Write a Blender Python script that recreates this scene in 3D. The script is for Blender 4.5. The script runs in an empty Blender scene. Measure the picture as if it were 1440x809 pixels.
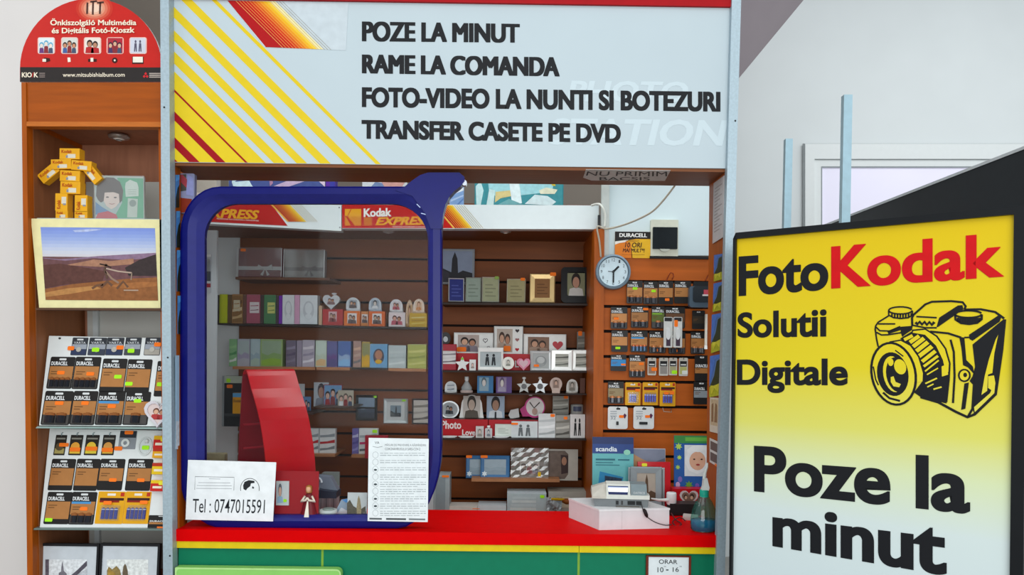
import bpy, math, random
from mathutils import Vector, Matrix
SC = bpy.context.scene
COL = SC.collection
# ---------------------------------------------------------------- camera, world, lights, exposure
F, CX, CY, ZE = 1080.0, 720.0, 488.0, 1.62      # focal length and principal point for a 1440x809 frame, eye height
ROLL = math.radians(0.67)
ca, sa = math.cos(ROLL), math.sin(ROLL)
cam = bpy.data.cameras.new('camera'); cam.sensor_width = 36; cam.lens = F / 1440 * 36
cam.shift_y = (CY - 404.5) / 1440; cam.clip_start = 0.05
camo = bpy.data.objects.new('camera', cam); COL.objects.link(camo)
camo.matrix_world = Matrix(((ca, -sa, 0, 0), (0, 0, -1, 0), (sa, ca, 0, ZE), (0, 0, 0, 1)))
SC.camera = camo
SC.view_settings.view_transform = 'Standard'; SC.view_settings.look = 'None'
SC.view_settings.gamma = 1; SC.view_settings.use_curve_mapping = False
SC.view_settings.exposure = 0.0
W = bpy.data.worlds.new('hall_daylight'); SC.world = W; W.use_nodes = True
W.node_tree.nodes['Background'].inputs[0].default_value = (0.90, 0.965, 1.0, 1)
W.node_tree.nodes['Background'].inputs[1].default_value = 0.74
def area(name, loc, rot, sx, sy, power, col=(1, 1, 1)):
    l = bpy.data.lights.new(name, 'AREA'); l.shape = 'RECTANGLE'; l.size = sx; l.size_y = sy; l.energy = power; l.color = col
    o = bpy.data.objects.new(name, l); COL.objects.link(o); o.location = loc; o.rotation_euler = rot; return o
area('ceiling_lamp_hall', (0.2, -0.2, 4.0), (math.radians(28), 0, 0), 3.6, 2.0, 34, (0.97, 1.0, 1.0))
area('added_front_fill', (0.3, -3.2, 1.9), (math.radians(90), 0, 0), 5.0, 2.4, 158, (0.95, 0.99, 1.0))  # added fill behind the camera to brighten the shelves, not a known window
area('added_left_wall_fill', (-3.3, .9, 3.7), (math.radians(22), math.radians(12), 0), 1.6, 1.6, 17, (1.0, .96, .93))  # added fill that brightens the left wall, no known lamp
area('added_far_wall_fill', (3.4, 3.6, 4.3), (math.radians(20), 0, 0), 2.4, 1.2, 40, (0.97, 1.0, 1.0))  # added fill that brightens the far wall, no known lamp
area('added_kiosk_fill', (-0.3, 3.08, 2.85), (math.radians(10), 0, 0), 2.3, 0.2, 10, (0.97, 1.0, 1.0))  # added fill above the header, brightens the shelves inside the kiosk
# ---------------------------------------------------------------- helpers
def P(px, py, Y):
    dx = (px - CX) / F; dy = -(py - CY) / F
    return Vector((Y * (dx * ca - dy * sa), Y, ZE + Y * (dx * sa + dy * ca)))
def lin(h):
    h = h.lstrip('#'); r = []
    for i in (0, 2, 4):
        c = int(h[i:i + 2], 16) / 255
        r.append(c / 12.92 if c <= .04045 else ((c + .055) / 1.055) ** 2.4)
    return tuple(r)
_m = {}
def M(h, rough=.5, metal=0.0, noise=.05, scale=30., alpha=None, emit=0.0, coat=0.0, spec=.2, kind=None):
    key = (h, rough, metal, noise, scale, alpha, emit, coat, spec, kind)
    if key in _m: return _m[key]
    m = bpy.data.materials.new('surface_' + h.lstrip('#')); m.use_nodes = True
    nt = m.node_tree; b = nt.nodes['Principled BSDF']; c = lin(h)
    b.inputs['Roughness'].default_value = rough; b.inputs['Metallic'].default_value = metal
    b.inputs['Specular IOR Level'].default_value = spec
    b.inputs['Base Color'].default_value = (*c, 1)
    if coat: b.inputs['Coat Weight'].default_value = coat; b.inputs['Coat Roughness'].default_value = .12
    if emit:
        b.inputs['Emission Color'].default_value = (*c, 1); b.inputs['Emission Strength'].default_value = emit
    if alpha is not None: b.inputs['Alpha'].default_value = alpha
    if kind or noise:
        tc = nt.nodes.new('ShaderNodeTexCoord'); mp = nt.nodes.new('ShaderNodeMapping'); nz = nt.nodes.new('ShaderNodeTexNoise')
        nt.links.new(tc.outputs['Object'], mp.inputs[0]); nt.links.new(mp.outputs[0], nz.inputs['Vector'])
        nz.inputs['Scale'].default_value = scale
        if kind == 'woodv': mp.inputs['Scale'].default_value = (6, 6, .7); nz.inputs['Detail'].default_value = 5
        if kind == 'woodh': mp.inputs['Scale'].default_value = (.5, 6, 6); nz.inputs['Detail'].default_value = 5
        cr = nt.nodes.new('ShaderNodeValToRGB')
        k = noise
        cr.color_ramp.elements[0].position = .3; cr.color_ramp.elements[1].position = .7
        cr.color_ramp.elements[0].color = (*[x * (1 - k) for x in c], 1); cr.color_ramp.elements[1].color = (*[min(1, x * (1 + k)) for x in c], 1)
        nt.links.new(nz.outputs['Fac'], cr.inputs[0]); nt.links.new(cr.outputs[0], b.inputs['Base Color'])
    _m[key] = m; return m
def clear(name, tint, haze, hazecol, gloss=.06, rough=.03):
    """clear film or pane: mostly transparent, a little milky, with a sheen"""
    m = bpy.data.materials.new(name); m.use_nodes = True; nt = m.node_tree; nt.nodes.clear()
    o = nt.nodes.new('ShaderNodeOutputMaterial'); t = nt.nodes.new('ShaderNodeBsdfTransparent'); d = nt.nodes.new('ShaderNodeBsdfDiffuse'); g = nt.nodes.new('ShaderNodeBsdfGlossy')
    t.inputs[0].default_value = (*lin(tint), 1); d.inputs[0].default_value = (*lin(hazecol), 1); g.inputs['Roughness'].default_value = rough
    nz = nt.nodes.new('ShaderNodeTexNoise'); nz.inputs['Scale'].default_value = 3; tc = nt.nodes.new('ShaderNodeTexCoord'); nt.links.new(tc.outputs['Object'], nz.inputs['Vector'])
    mr = nt.nodes.new('ShaderNodeMapRange'); mr.inputs[3].default_value = haze * .7; mr.inputs[4].default_value = haze * 1.3; nt.links.new(nz.outputs[0], mr.inputs[0])
    a = nt.nodes.new('ShaderNodeMixShader'); nt.links.new(mr.outputs[0], a.inputs[0]); nt.links.new(t.outputs[0], a.inputs[1]); nt.links.new(d.outputs[0], a.inputs[2])
    b = nt.nodes.new('ShaderNodeMixShader'); b.inputs[0].default_value = gloss; nt.links.new(a.outputs[0], b.inputs[1]); nt.links.new(g.outputs[0], b.inputs[2])
    nt.links.new(b.outputs[0], o.inputs[0]); return m
BLACK, WHITE = '#16171a', '#e6eaec'
WOODV = M('#a65006', .45, noise=.14, scale=9, kind='woodv'); WOODH = M('#a24c04', .45, noise=.14, scale=9, kind='woodh')
DWOOD = M('#7d4a2a', .5, noise=.12, scale=9, kind='woodh')
SLAT = M('#7e4219', .5, noise=.12, scale=6, kind='woodh'); SLAT_LIT = M('#ba5c18', .5, noise=.12, scale=6, kind='woodh')  # slat wood in two tones: valance shade and brighter light put into the colour
GROOVE = M('#1c0f0a', .8)
ALU = M('#a9bac3', .42, .35, noise=.08, scale=120)
BLISTER = clear('clear_blister', '#fafbfb', .02, '#ffffff', .06, .15)
PLASTIC = clear('clear_bag', '#eef0ee', .12, '#ffffff', .12, .1)
_tx = {}
def textgeo(s, bold=0., shear=0., res=3):
    k = (s, bold, shear, res)
    if k in _tx: return _tx[k]
    cu = bpy.data.curves.new('lettering', 'FONT'); cu.body = s; cu.offset = bold; cu.shear = shear; cu.resolution_u = res
    ob = bpy.data.objects.new('lettering', cu); COL.objects.link(ob)
    dg = bpy.context.evaluated_depsgraph_get(); dg.update()
    me = bpy.data.meshes.new_from_object(ob.evaluated_get(dg))
    vs = [v.co.copy() for v in me.vertices]; fs = [tuple(p.vertices) for p in me.polygons]
    bpy.data.objects.remove(ob); bpy.data.curves.remove(cu); bpy.data.meshes.remove(me)
    x0 = min(v.x for v in vs); x1 = max(v.x for v in vs); y0 = min(v.y for v in vs); y1 = max(v.y for v in vs)
    g = ([((v.x - x0) / (x1 - x0), (v.y - y0) / (y1 - y0)) for v in vs], fs)
    _tx[k] = g; return g
_textgeo = textgeo
def textgeo(s, bold=0., shear=0., res=3):
    """bold lettering: the plain letters with close shifted overlays, each a hair above the last"""
    ofs = 0. if 'M' in s else min(bold * .6, .026)
    g, fs = _textgeo(s, ofs, shear, res)
    if bold <= .012: return [(x, y, 0.) for x, y in g], fs
    ln = max(len(s) * .55, 1); e = (bold - ofs) * 1.05 / ln; ey = (bold - ofs) * .5; n = len(g); V = []; FS = []
    for k, (dx, dy) in enumerate(((-e, -ey), (e, -ey), (-e, ey), (e, ey), (0, -ey), (0, ey), (-e, 0), (e, 0), (0, 0)) if len(s) > 8 or bold > .03 else ((-e, -ey), (e, -ey), (-e, ey), (e, ey), (0, 0))):
        V += [(x * (1 - 2 * e) + e + dx, y * (1 - 2 * ey) + ey + dy, k * .00008) for x, y in g]; FS += [tuple(i + k * n for i in q) for q in fs]
    return V, FS
class MB:
    def __init__(s): s.v = []; s.f = []; s.mi = []; s.mats = []; s.sm = []
    def add(s, vs, fs, mat, smooth=False):
        n = len(s.v); s.v += [tuple(v) for v in vs]
        if mat not in s.mats: s.mats.append(mat)
        k = s.mats.index(mat)
        for f in fs: s.f.append(tuple(i + n for i in f)); s.mi.append(k); s.sm.append(smooth)
        return s
    def box(s, u0, v0, w0, u1, v1, w1, mat): return s.prism([(u0, v0), (u1, v0), (u1, v1), (u0, v1)], w0, w1, mat)
    def prism(s, poly, w0, w1, mat, face=None):
        n = len(poly)
        s.add([(u, v, w0) for u, v in poly] + [(u, v, w1) for u, v in poly],
              [tuple(range(n - 1, -1, -1))] + [(i, (i + 1) % n, n + (i + 1) % n, n + i) for i in range(n)], mat)
        return s.add([(u, v, w1) for u, v in poly], [tuple(range(n))], face or mat)
    def poly(s, poly, w, mat): return s.add([(u, v, w) for u, v in poly], [tuple(range(len(poly)))], mat)
    def rect(s, u0, v0, u1, v1, w, mat): return s.poly([(u0, v0), (u1, v0), (u1, v1), (u0, v1)], w, mat)
    def ell(s, cu, cv, ru, rv, w, mat, n=20, rot=0.): return s.poly(ellp(cu, cv, ru, rv, n, rot), w, mat)
    def ring(s, A, B, wa, wb, mat, smooth=False):
        n = len(A)
        return s.add([(u, v, wa) for u, v in A] + [(u, v, wb) for u, v in B], [(i, (i + 1) % n, n + (i + 1) % n, n + i) for i in range(n)], mat, smooth)
    def frame(s, A, B, w0, w1, mat, mid=None):
        """a solid ring between outline A and opening B from depth w0 to w1"""
        s.ring(A, B, w1, w1, mat); s.ring(A, B, w0, w0, mat); s.ring(A, A, w0, w1, mat); return s.ring(B, B, w0, w1, mat)
    def lathe(s, prof, mat, cu=0., cw=0., n=20, sw=1.):
        vs = []; fs = []
        for r, v in prof:
            for i in range(n):
                a = 2 * math.pi * i / n; vs.append((cu + r * math.cos(a), v, cw + sw * r * math.sin(a)))
        for j in range(len(prof) - 1):
            for i in range(n): fs.append((j * n + i, j * n + (i + 1) % n, (j + 1) * n + (i + 1) % n, (j + 1) * n + i))
        fs.append(tuple(range(n))); fs.append(tuple((len(prof) - 1) * n + i for i in range(n)))
        return s.add(vs, fs, mat, True)
    def tube(s, pts, r, mat, n=8):
        pts = [Vector(p) for p in pts]; vs = []; fs = []
        for k, p in enumerate(pts):
            t = (pts[min(k + 1, len(pts) - 1)] - pts[max(k - 1, 0)]).normalized()
            a = t.orthogonal().normalized() if k == 0 else (a - t * a.dot(t)).normalized()
            b = t.cross(a); rr = r[k] if isinstance(r, (list, tuple)) else r
            for i in range(n):
                q = 2 * math.pi * i / n; vs.append(p + a * rr * math.cos(q) + b * rr * math.sin(q))
        for k in range(len(pts) - 1):
            for i in range(n): fs.append((k * n + i, k * n + (i + 1) % n, (k + 1) * n + (i + 1) % n, (k + 1) * n + i))
        fs.append(tuple(range(n))); fs.append(tuple((len(pts) - 1) * n + i for i in range(n)))
        return s.add(vs, fs, mat, True)
    def stroke(s, pts, wd, w, mat, closed=False):
        """an inked line of width wd printed at depth w"""
        pts = [Vector(p) for p in pts]
        if closed: pts = pts + [pts[0]]
        L = []; R = []
        for k, p in enumerate(pts):
            if closed and k in (0, len(pts) - 1): t = pts[1] - pts[-2]
            else: t = pts[min(k + 1, len(pts) - 1)] - pts[max(k - 1, 0)]
            t = t.normalized(); nn = Vector((-t.y, t.x)) * wd / 2; L.append(p + nn); R.append(p - nn)
        n = len(pts)
        return s.add([(p.x, p.y, w) for p in L + R], [(i, i + 1, n + i + 1, n + i) for i in range(n - 1)], mat)
    def text(s, t, u0, v0, u1, v1, w, mat, bold=0., shear=0., res=3):
        g, fs = textgeo(t, bold, shear, res)
        return s.add([(u0 + (u1 - u0) * a, v0 + (v1 - v0) * b, w + dw) for a, b, dw in g], fs, mat)
    def textq(s, t, q, w, mat, bold=0., shear=0., res=3):
        """lettering fitted to the four corners q = bottom-left, bottom-right, top-right, top-left"""
        g, fs = textgeo(t, bold, shear, res); vs = []
        for a, b, dw in g:
            x = [(1 - b) * ((1 - a) * q[0][i] + a * q[1][i]) + b * ((1 - a) * q[3][i] + a * q[2][i]) for i in (0, 1)]
            vs.append((x[0], x[1], w + dw))
        return s.add(vs, fs, mat)
    def build(s, name, parent=None, label=None):
        me = bpy.data.meshes.new(name); me.from_pydata(s.v, [], s.f)
        for m in s.mats: me.materials.append(m)
        me.polygons.foreach_set('material_index', s.mi); me.polygons.foreach_set('use_smooth', s.sm); me.update()
        o = bpy.data.objects.new(name, me); COL.objects.link(o)
        if parent is not None: o.parent = getattr(parent, 'root', parent)
        if label: o['label'] = label
        return o
def ellp(cu, cv, ru, rv, n=20, rot=0., a0=0., a1=360.):
    full = abs(a1 - a0) >= 360; r = []
    for i in range(n if full else n + 1):
        a = math.radians(a0 + (a1 - a0) * i / n); x = ru * math.cos(a); y = rv * math.sin(a); c, d = math.cos(math.radians(rot)), math.sin(math.radians(rot))
        r.append((cu + x * c - y * d, cv + x * d + y * c))
    return r
def rr(u0, v0, u1, v1, r, n=5):
    """rounded rectangle; r = radius or four (ru, rv) from bottom-left counter-clockwise"""
    if not isinstance(r, (list, tuple)): r = [(r, r)] * 4
    out = []
    for k, (cx, cy, a) in enumerate(((u0, v0, 180), (u1, v0, 270), (u1, v1, 0), (u0, v1, 90))):
        ru, rv = r[k]; sx = 1 if k in (0, 3) else -1; sy = 1 if k in (0, 1) else -1
        out += ellp(cx + sx * ru, cy + sy * rv, ru, rv, n, 0, a, a + 90)
    return out
def star(cu, cv, R, r, n=5, rot=90):
    return [(cu + (R if i % 2 == 0 else r) * math.cos(math.radians(rot + 180 * i / n)), cv + (R if i % 2 == 0 else r) * math.sin(math.radians(rot + 180 * i / n))) for i in range(2 * n)]
def heart(cu, cv, wd, n=24):
    r = []
    for i in range(n):
        t = 2 * math.pi * i / n
        r.append((cu + wd / 32 * 16 * math.sin(t) ** 3, cv + wd / 32 * (13 * math.cos(t) - 5 * math.cos(2 * t) - 2 * math.cos(3 * t) - math.cos(4 * t))))
    return r
RX90 = Matrix.Rotation(math.pi / 2, 4, 'X')
class It:
    """a thing with a local frame: u to the viewer's right, v up, w towards the viewer; hit() finds where a photo pixel meets its front plane"""
    def __init__(s, name, label, cat, rect=None, Y=None, plane=None, yaw=0, lean=0, group=None, mat=None, root=True):
        if mat is not None: s.mat = mat
        elif plane is not None:
            a = plane.hit(*(((rect[0] + rect[2]) / 2, rect[3]))); s.mat = plane.mat @ Matrix.Translation((a[0], a[1], .0006 if len(rect) < 5 else rect[4]))
        else:
            o = P((rect[0] + rect[2]) / 2, rect[3], Y)
            s.mat = Matrix.Translation(o) @ Matrix.Rotation(math.radians(yaw), 4, 'Z') @ RX90 @ Matrix.Rotation(math.radians(-lean), 4, 'X')
        s.inv = s.mat.inverted()
        if rect is not None:
            r = rect; my = (r[1] + r[3]) / 2; mx = (r[0] + r[2]) / 2
            s.W = s.hit(r[2], my)[0] - s.hit(r[0], my)[0]; s.H = s.hit(mx, r[1])[1]
            s.u0 = -s.W / 2; s.u1 = s.W / 2
        if root:
            o = bpy.data.objects.new(name, None); COL.objects.link(o); o.empty_display_size = .02; o.matrix_world = s.mat; s.root = o
            o['label'] = label; o['category'] = cat
            if group: o['group'] = group
    def hit(s, px, py, w=0.):
        e = s.inv @ Vector((0, 0, ZE)); q = s.inv @ P(px, py, 1.0); d = q - e; t = (w - e.z) / d.z; r = e + d * t
        return (r.x, r.y)
    def hits(s, pts, w=0.): return [s.hit(x, y, w) for x, y in pts]
    def fr(s, a, b): return (-s.W / 2 + a * s.W, b * s.H)
    def R(s, a0, b0, a1, b1): return (*s.fr(a0, b0), *s.fr(a1, b1))
def tag(o, label, cat, group=None):
    o['label'] = label; o['category'] = cat
    if group: o['group'] = group
    return o
def struct(o): o['kind'] = 'structure'; return o
def px_prism(mb, pts, Y0, Y1, mat, face=None):
    """world-space slab: its front outline given at depth Y0, running straight back to Y1"""
    a = [P(x, y, Y0) for x, y in pts]; n = len(a); dY = Y1 - Y0
    b = [Vector((p.x, p.y + dY, p.z)) for p in a]
    mb.add(a, [tuple(range(n))], face or mat); mb.add(a + b, [tuple(range(n, 2 * n))] + [(i, (i + 1) % n, n + (i + 1) % n, n + i) for i in range(n)], mat); return mb
# printed pictures
SK, SK2 = '#d9a98c', '#b98468'
def pic(mb, r, w, kind, c=('#9aa7b5', '#3a2c26', '#d9a98c', '#54606e'), e=.0003):
    u0, v0, u1, v1 = r; a = u1 - u0; b = v1 - v0; X = lambda t: u0 + a * t; Yv = lambda t: v0 + b * t
    def head(cx, cy, s, hair, skin, cloth, wid=.3):
        mb.poly([(X(max(0, cx - wid)), v0), (X(min(1, cx + wid)), v0), (X(min(1, cx + wid * .85)), Yv(cy - s * .75)), (X(cx), Yv(cy - s * .55)), (X(max(0, cx - wid * .85)), Yv(cy - s * .75))], w + e, M(cloth))
        mb.ell(X(cx), Yv(cy + s * .12), a * s * .62, b * s * .8, w + 2 * e, M(hair)); mb.ell(X(cx), Yv(cy - s * .08), a * s * .45, b * s * .58, w + 3 * e, M(skin))
    mb.rect(u0, v0, u1, v1, w, M(c[0]))
    if kind == 'portrait': head(.5, .62, .42, c[1], c[2], c[3], .42)
    elif kind == 'couple': head(.32, .6, .3, c[1], c[2], c[3], .28); head(.68, .54, .28, c[1], SK2, c[3], .28)
    elif kind == 'land':
        mb.poly([(u0, v0), (u1, v0), (u1, Yv(.45)), (X(.6), Yv(.52)), (X(.3), Yv(.4)), (u0, Yv(.5))], w + e, M(c[1])); mb.poly([(u0, v0), (u1, v0), (u1, Yv(.25)), (X(.5), Yv(.3)), (u0, Yv(.2))], w + 2 * e, M(c[3]))
    elif kind == 'tower':
        mb.poly([(u0, v0), (u1, v0), (u1, Yv(.3)), (X(.75), Yv(.38)), (X(.62), Yv(.3)), (X(.6), Yv(.75)), (X(.53), Yv(.97)), (X(.46), Yv(.75)), (X(.44), Yv(.32)), (X(.2), Yv(.45)), (u0, Yv(.55))], w + e, M(c[1]))
        mb.poly([(u0, v0), (X(.42), v0), (X(.38), Yv(.3)), (X(.15), Yv(.42)), (u0, Yv(.4))], w + 2 * e, M(c[3]))
    elif kind == 'people':
        for k in range(3): head(.2 + .3 * k, .5 + .12 * (k % 2), .24, c[1], c[2], (c[3], '#8a2f35', '#44506a')[k], .15)
    elif kind == 'bands':
        for k in range(3): mb.poly([(u0, Yv(.1 + .28 * k)), (u1, Yv(.18 + .26 * k)), (u1, Yv(.32 + .26 * k)), (X(.5), Yv(.22 + .28 * k)), (u0, Yv(.2 + .28 * k))], w + e, M(c[1 + k % 3]))
    elif kind == 'lines':
        for k in range(4): mb.rect(X(.15), Yv(.2 + .16 * k), X(.85 - .2 * (k % 2)), Yv(.2 + .16 * k + .05), w + e, M(c[1]))
    elif kind == 'oval': mb.ell(X(.5), Yv(.48), a * .36, b * .36, w + e, M(c[1])); mb.ell(X(.5), Yv(.55), a * .24, b * .22, w + 2 * e, M(c[2])); mb.ell(X(.5), Yv(.24), a * .22, b * .1, w + 3 * e, M(c[3]))
    elif kind == 'heart': mb.poly(heart(X(.5), Yv(.5), a * .7), w + e, M(c[1]))
    elif kind == 'figures':
        for cx in (.34, .64):
            mb.poly([(X(cx - .1), Yv(.1)), (X(cx - .02), Yv(.1)), (X(cx), Yv(.4)), (X(cx + .03), Yv(.1)), (X(cx + .1), Yv(.1)), (X(cx + .07), Yv(.65)), (X(cx - .07), Yv(.65))], w + e, M(c[1])); mb.ell(X(cx), Yv(.76), a * .06, b * .1, w + e, M(c[1]))
    return mb
OR, LM, YS = '#ff7a1e', '#a8ee22', '#e8e23a'
def sticker(it, mb_r, col, w=.002):
    u0, v0, u1, v1 = mb_r; m = MB(); m.prism(rr(u0, v0, u1, v1, min(u1 - u0, v1 - v0) * .25, 3), w - .0008, w, M(col, .6)); return m.build('price_sticker', it, {OR: 'orange price sticker', LM: 'lime green price sticker'}.get(col, 'yellow price sticker'))
def clip(poly, quad):
    """convex clip of poly by quad (both pixel outlines, quad clockwise on screen)"""
    out = list(poly)
    for i in range(len(quad)):
        a, b = quad[i], quad[(i + 1) % len(quad)]; src, out = out, []
        ins = lambda p: (b[0] - a[0]) * (p[1] - a[1]) - (b[1] - a[1]) * (p[0] - a[0]) >= -1e-9
        for k in range(len(src)):
            p, q = src[k], src[(k + 1) % len(src)]
            if ins(p): out.append(p)
            if ins(p) != ins(q):
                d1 = (b[0] - a[0]) * (p[1] - a[1]) - (b[1] - a[1]) * (p[0] - a[0]); d2 = (b[0] - a[0]) * (q[1] - a[1]) - (b[1] - a[1]) * (q[0] - a[0])
                t = d1 / (d1 - d2); out.append((p[0] + (q[0] - p[0]) * t, p[1] + (q[1] - p[1]) * t))
    return out
# ================================================================ the setting
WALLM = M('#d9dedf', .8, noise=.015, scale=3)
b = MB(); b.add([(-6, -5, 0), (7, -5, 0), (7, 7, 0), (-6, 7, 0)], [(0, 1, 2, 3)], M('#8f8d88', .35, noise=.1, scale=4)); struct(b.build('floor'))
b = MB(); px_prism(b, [(930, 242), (1045, 103), (1130, 0), (1240, -133), (2000, -133), (2000, 800), (930, 800)], 6.0, 6.1, WALLM); struct(b.build('wall_back'))
b = MB(); A0, B0 = P(925, 248, 6.0), P(1250, -145, 6.0); D = Vector((-2.2, -4, 2.2))
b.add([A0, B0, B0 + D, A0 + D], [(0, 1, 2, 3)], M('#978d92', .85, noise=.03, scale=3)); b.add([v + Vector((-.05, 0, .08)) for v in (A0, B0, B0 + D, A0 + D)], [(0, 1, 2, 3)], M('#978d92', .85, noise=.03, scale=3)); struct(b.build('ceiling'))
b = MB(); b.box(-3.2, 4.6, 0, 1.26, 4.7, 4.6, M('#8d8379', .8, noise=.04, scale=3)); struct(b.build('wall_rear'))
b = MB(); b.add([(-6, 3.2, 0), (-1.79, 3.2, 0), (-1.79, 3.2, 4.6), (-6, 3.2, 4.6), (-6, 3.3, 0), (-1.79, 3.3, 0), (-1.79, 3.3, 4.6), (-6, 3.3, 4.6)], [(0, 1, 2, 3), (4, 5, 6, 7), (1, 5, 6, 2), (0, 4, 7, 3), (3, 2, 6, 7)], M('#e0dbd8', .8, noise=.015, scale=3)); struct(b.build('wall_left'))
# door in the far wall
FRM = M('#dfe3e3', .4, noise=.01)
b = MB(); T = It('x', '', '', mat=Matrix.Translation(P(1130, 900, 5.99)) @ RX90, root=False)
q = lambda x0, y0, x1, y1: [*T.hits([(x0, y1), (x1, y1), (x1, y0), (x0, y0)])]
b.frame(q(1130, 204, 1600, 900), q(1143, 225, 1587, 900), 0, .035, FRM)
b.ring(q(1128, 202.5, 1602, 900), q(1130, 204, 1600, 900), .012, .035, M('#aab0b2', .6)); d = b.build('door_frame', None)  # grey ring paints the shading line around the casing
d.matrix_world = T.mat; struct(d)
b = MB(); b.frame(q(1143, 225, 1587, 900), q(1155, 236, 1575, 880), .004, .016, FRM); b.ring(q(1141.5, 223.8, 1588, 900), q(1143, 225.5, 1587, 900), .018, .018, M('#8d9497', .6))
b.ring(q(1153.6, 234.8, 1576, 881), q(1155, 236.5, 1575, 880), .018, .018, M('#8d9497', .6)); o = b.build('door_1'); o.matrix_world = T.mat; struct(o)  # grey rings paint the shading lines around leaf and glass
g = MB(); g.add([(x, y, .006) for x, y in q(1155, 236, 1575, 880)], [(0, 1, 2, 3)], M('#eeeafc', .15, emit=.06, noise=.03, scale=1.5)); g.build('pane', o)  # pane glows faintly in place of daylight from beyond
# ================================================================ kiosk shell
def slab(name, pts, Y0, Y1, mat, label, cat, group=None, extra=None):
    b = MB(); px_prism(b, pts, Y0, Y1, mat)
    if extra: extra(b)
    return tag(b.build(name), label, cat, group)
def screws(pts, Y):
    def f(b):
        for x, y in pts:
            c = P(x, y, Y); b.add([(c.x + .0035 * math.cos(i), c.y - .001, c.z + .0035 * math.sin(i)) for i in [k * math.pi / 4 for k in range(8)]], [tuple(range(8))], M('#2c3134'))
    return f
slab('metal_post', [(225, -60), (237, -60), (245, 1136), (231, 1136)], 2.66, 2.70, ALU, 'grey metal corner post between the wooden cabinet and the green counter', 'post', None, screws([(231, 151), (236, 503), (239, 782)], 2.66))
slab('metal_post', [(1031, -60), (1044, -60), (1010, 1136), (998, 1136)], 2.675, 2.705, ALU, 'bluish grey metal corner post at the sign end beside the yellow lightbox', 'post', None, screws([(1034, 170)], 2.675))
slab('metal_post', [(1187, 133), (1199, 133), (1183, 1010), (1171, 1010)], 3.4, 3.43, M('#b4d3e0', .35, .3), 'tall square pale metal upright rising behind the yellow lightbox', 'post')
slab('metal_post', [(1105, 195), (1115, 195), (1099, 950), (1089, 950)], 3.9, 3.93, M('#b4d3e0', .35, .3), 'shorter square pale metal upright standing near the far door casing', 'post')
ZC = .967
xl, xr = P(247, 750, 2.69).x, P(1019, 750, 2.69).x
def wbox(b, x0, x1, y0, y1, z0, z1, mat): return b.add([(x, y, z) for z in (z0, z1) for y in (y0, y1) for x in (x0, x1)], [(0, 1, 3, 2), (4, 5, 7, 6), (0, 1, 5, 4), (2, 3, 7, 6), (0, 2, 6, 4), (1, 3, 7, 5)], mat)
ct = bpy.data.objects.new('counter', None); COL.objects.link(ct); ct.location = (0, 2.7, 0); tag(ct, 'long service counter with red top, yellow edge strip and green front', 'counter')
CTI = Matrix.Translation((0, -2.7, 0))
def cpart(name, *a, **k):
    b = MB(); wbox(b, *a); b.v = [(x, y - 2.7, z) for x, y, z in b.v]; return b.build(name, ct)
RED = M('#da0003', .5, noise=.03, spec=.04)
cpart('countertop', xl, xr, 2.69, 3.06, ZC - .042, ZC, RED)
sx = [xl, P(453, 780, 2.7).x, P(814, 780, 2.7).x, xr]
for i in range(3):
    cpart('front_panel', sx[i] + .004, sx[i + 1] - .004, 2.705, 2.73, .08, ZC - .066, M('#027655', .5, noise=.03))
for i in (1, 2): cpart('seam_strip', sx[i] - .004, sx[i] + .004, 2.704, 2.73, .08, ZC - .066, M('#7fa83a', .5))
cpart('edge_strip', xl, sx[2] - .0008, 2.694, 2.74, ZC - .066, ZC - .0425, M('#e2c412', .4)); cpart('edge_strip', sx[2] + .0008, xr, 2.694, 2.74, ZC - .066, ZC - .0425, M('#e2c412', .4))
cpart('plinth', xl, xr, 2.73, 3.0, 0, .08, M('#2a2a2a')); cpart('carcass', xl, xr, 2.75, 3.0, .08, ZC - .043, M('#5a3a22'))
slab('side_panel', [(1020, 238), (1026, 238), (1021, 753), (1015, 753)], 2.705, 2.925, WOODV, 'orange wood end panel carrying leaflets beside the bluish metal post', 'panel')
slab('side_panel', [(239, 232), (245, 232), (252, 746), (246, 746)], 2.705, 2.755, WOODV, 'narrow orange wood end panel between grey post and blue window', 'panel')
zs = P(720, 240, 2.72).z
b = MB(); wbox(b, P(238, 240, 2.705).x, P(1026, 240, 2.705).x, 2.705, 2.94, zs, zs + .011, DWOOD); tag(b.build('header_board'), 'brown wooden board under the big white sign', 'board')
# ---------------------------------------------------------------- the big sign
quad = [(237.5, -45), (1031, -45), (1027, 237), (240.5, 228.3)]
S = It('shop_sign', 'large white overhead sign with yellow stripes and four black text lines', 'sign', mat=Matrix.Translation(P(240.5, 228.3, 2.70)) @ RX90)
SIGNW = M('#bfccd2', .45, noise=.012, scale=4)
b = MB(); b.prism(S.hits([quad[3], quad[2], quad[1], quad[0]]), -.1, 0, SIGNW); SP = b.build('panel', S)
b = MB(); b.prism(S.hits([(237.5, -1), (1030.8, 11.5), (1031, -45), (237.5, -45)]), .0002, .012, M('#a8020f', .6, spec=.2)); b.build('top_band', S)
sq = [(237.8, -1), (1030.8, 11.5), (1027, 236.5), (240.5, 227.8)]
b = MB()
def stripe(c0, c1, col, w, q=sq, k=1.0):
    p = clip([(c0 - 60 * k, -60), (c1 - 60 * k, -60), (c1 + 300 * k, 300), (c0 + 300 * k, 300)], q)
    if len(p) > 2: b.poly(S.hits(p), w, M(col, .4, noise=.02))
Yl = '#e2c51f'
for c0, c1 in ((297.5, 304.5), (255, 270), (220, 235), (187.5, 202), (155.5, 172.5), (-300, 144.5)): stripe(c0, c1, Yl, .0005)
for c0, c1 in ((116, 119.5), (76, 88.5), (38, 52.5), (-40, 22)): stripe(c0, c1, '#9c0010', .0009)
b.build('stripe_print', SP)
pq = [(320, 1.2), (464, 3.5), (463, 69), (372.5, 66)]
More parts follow.
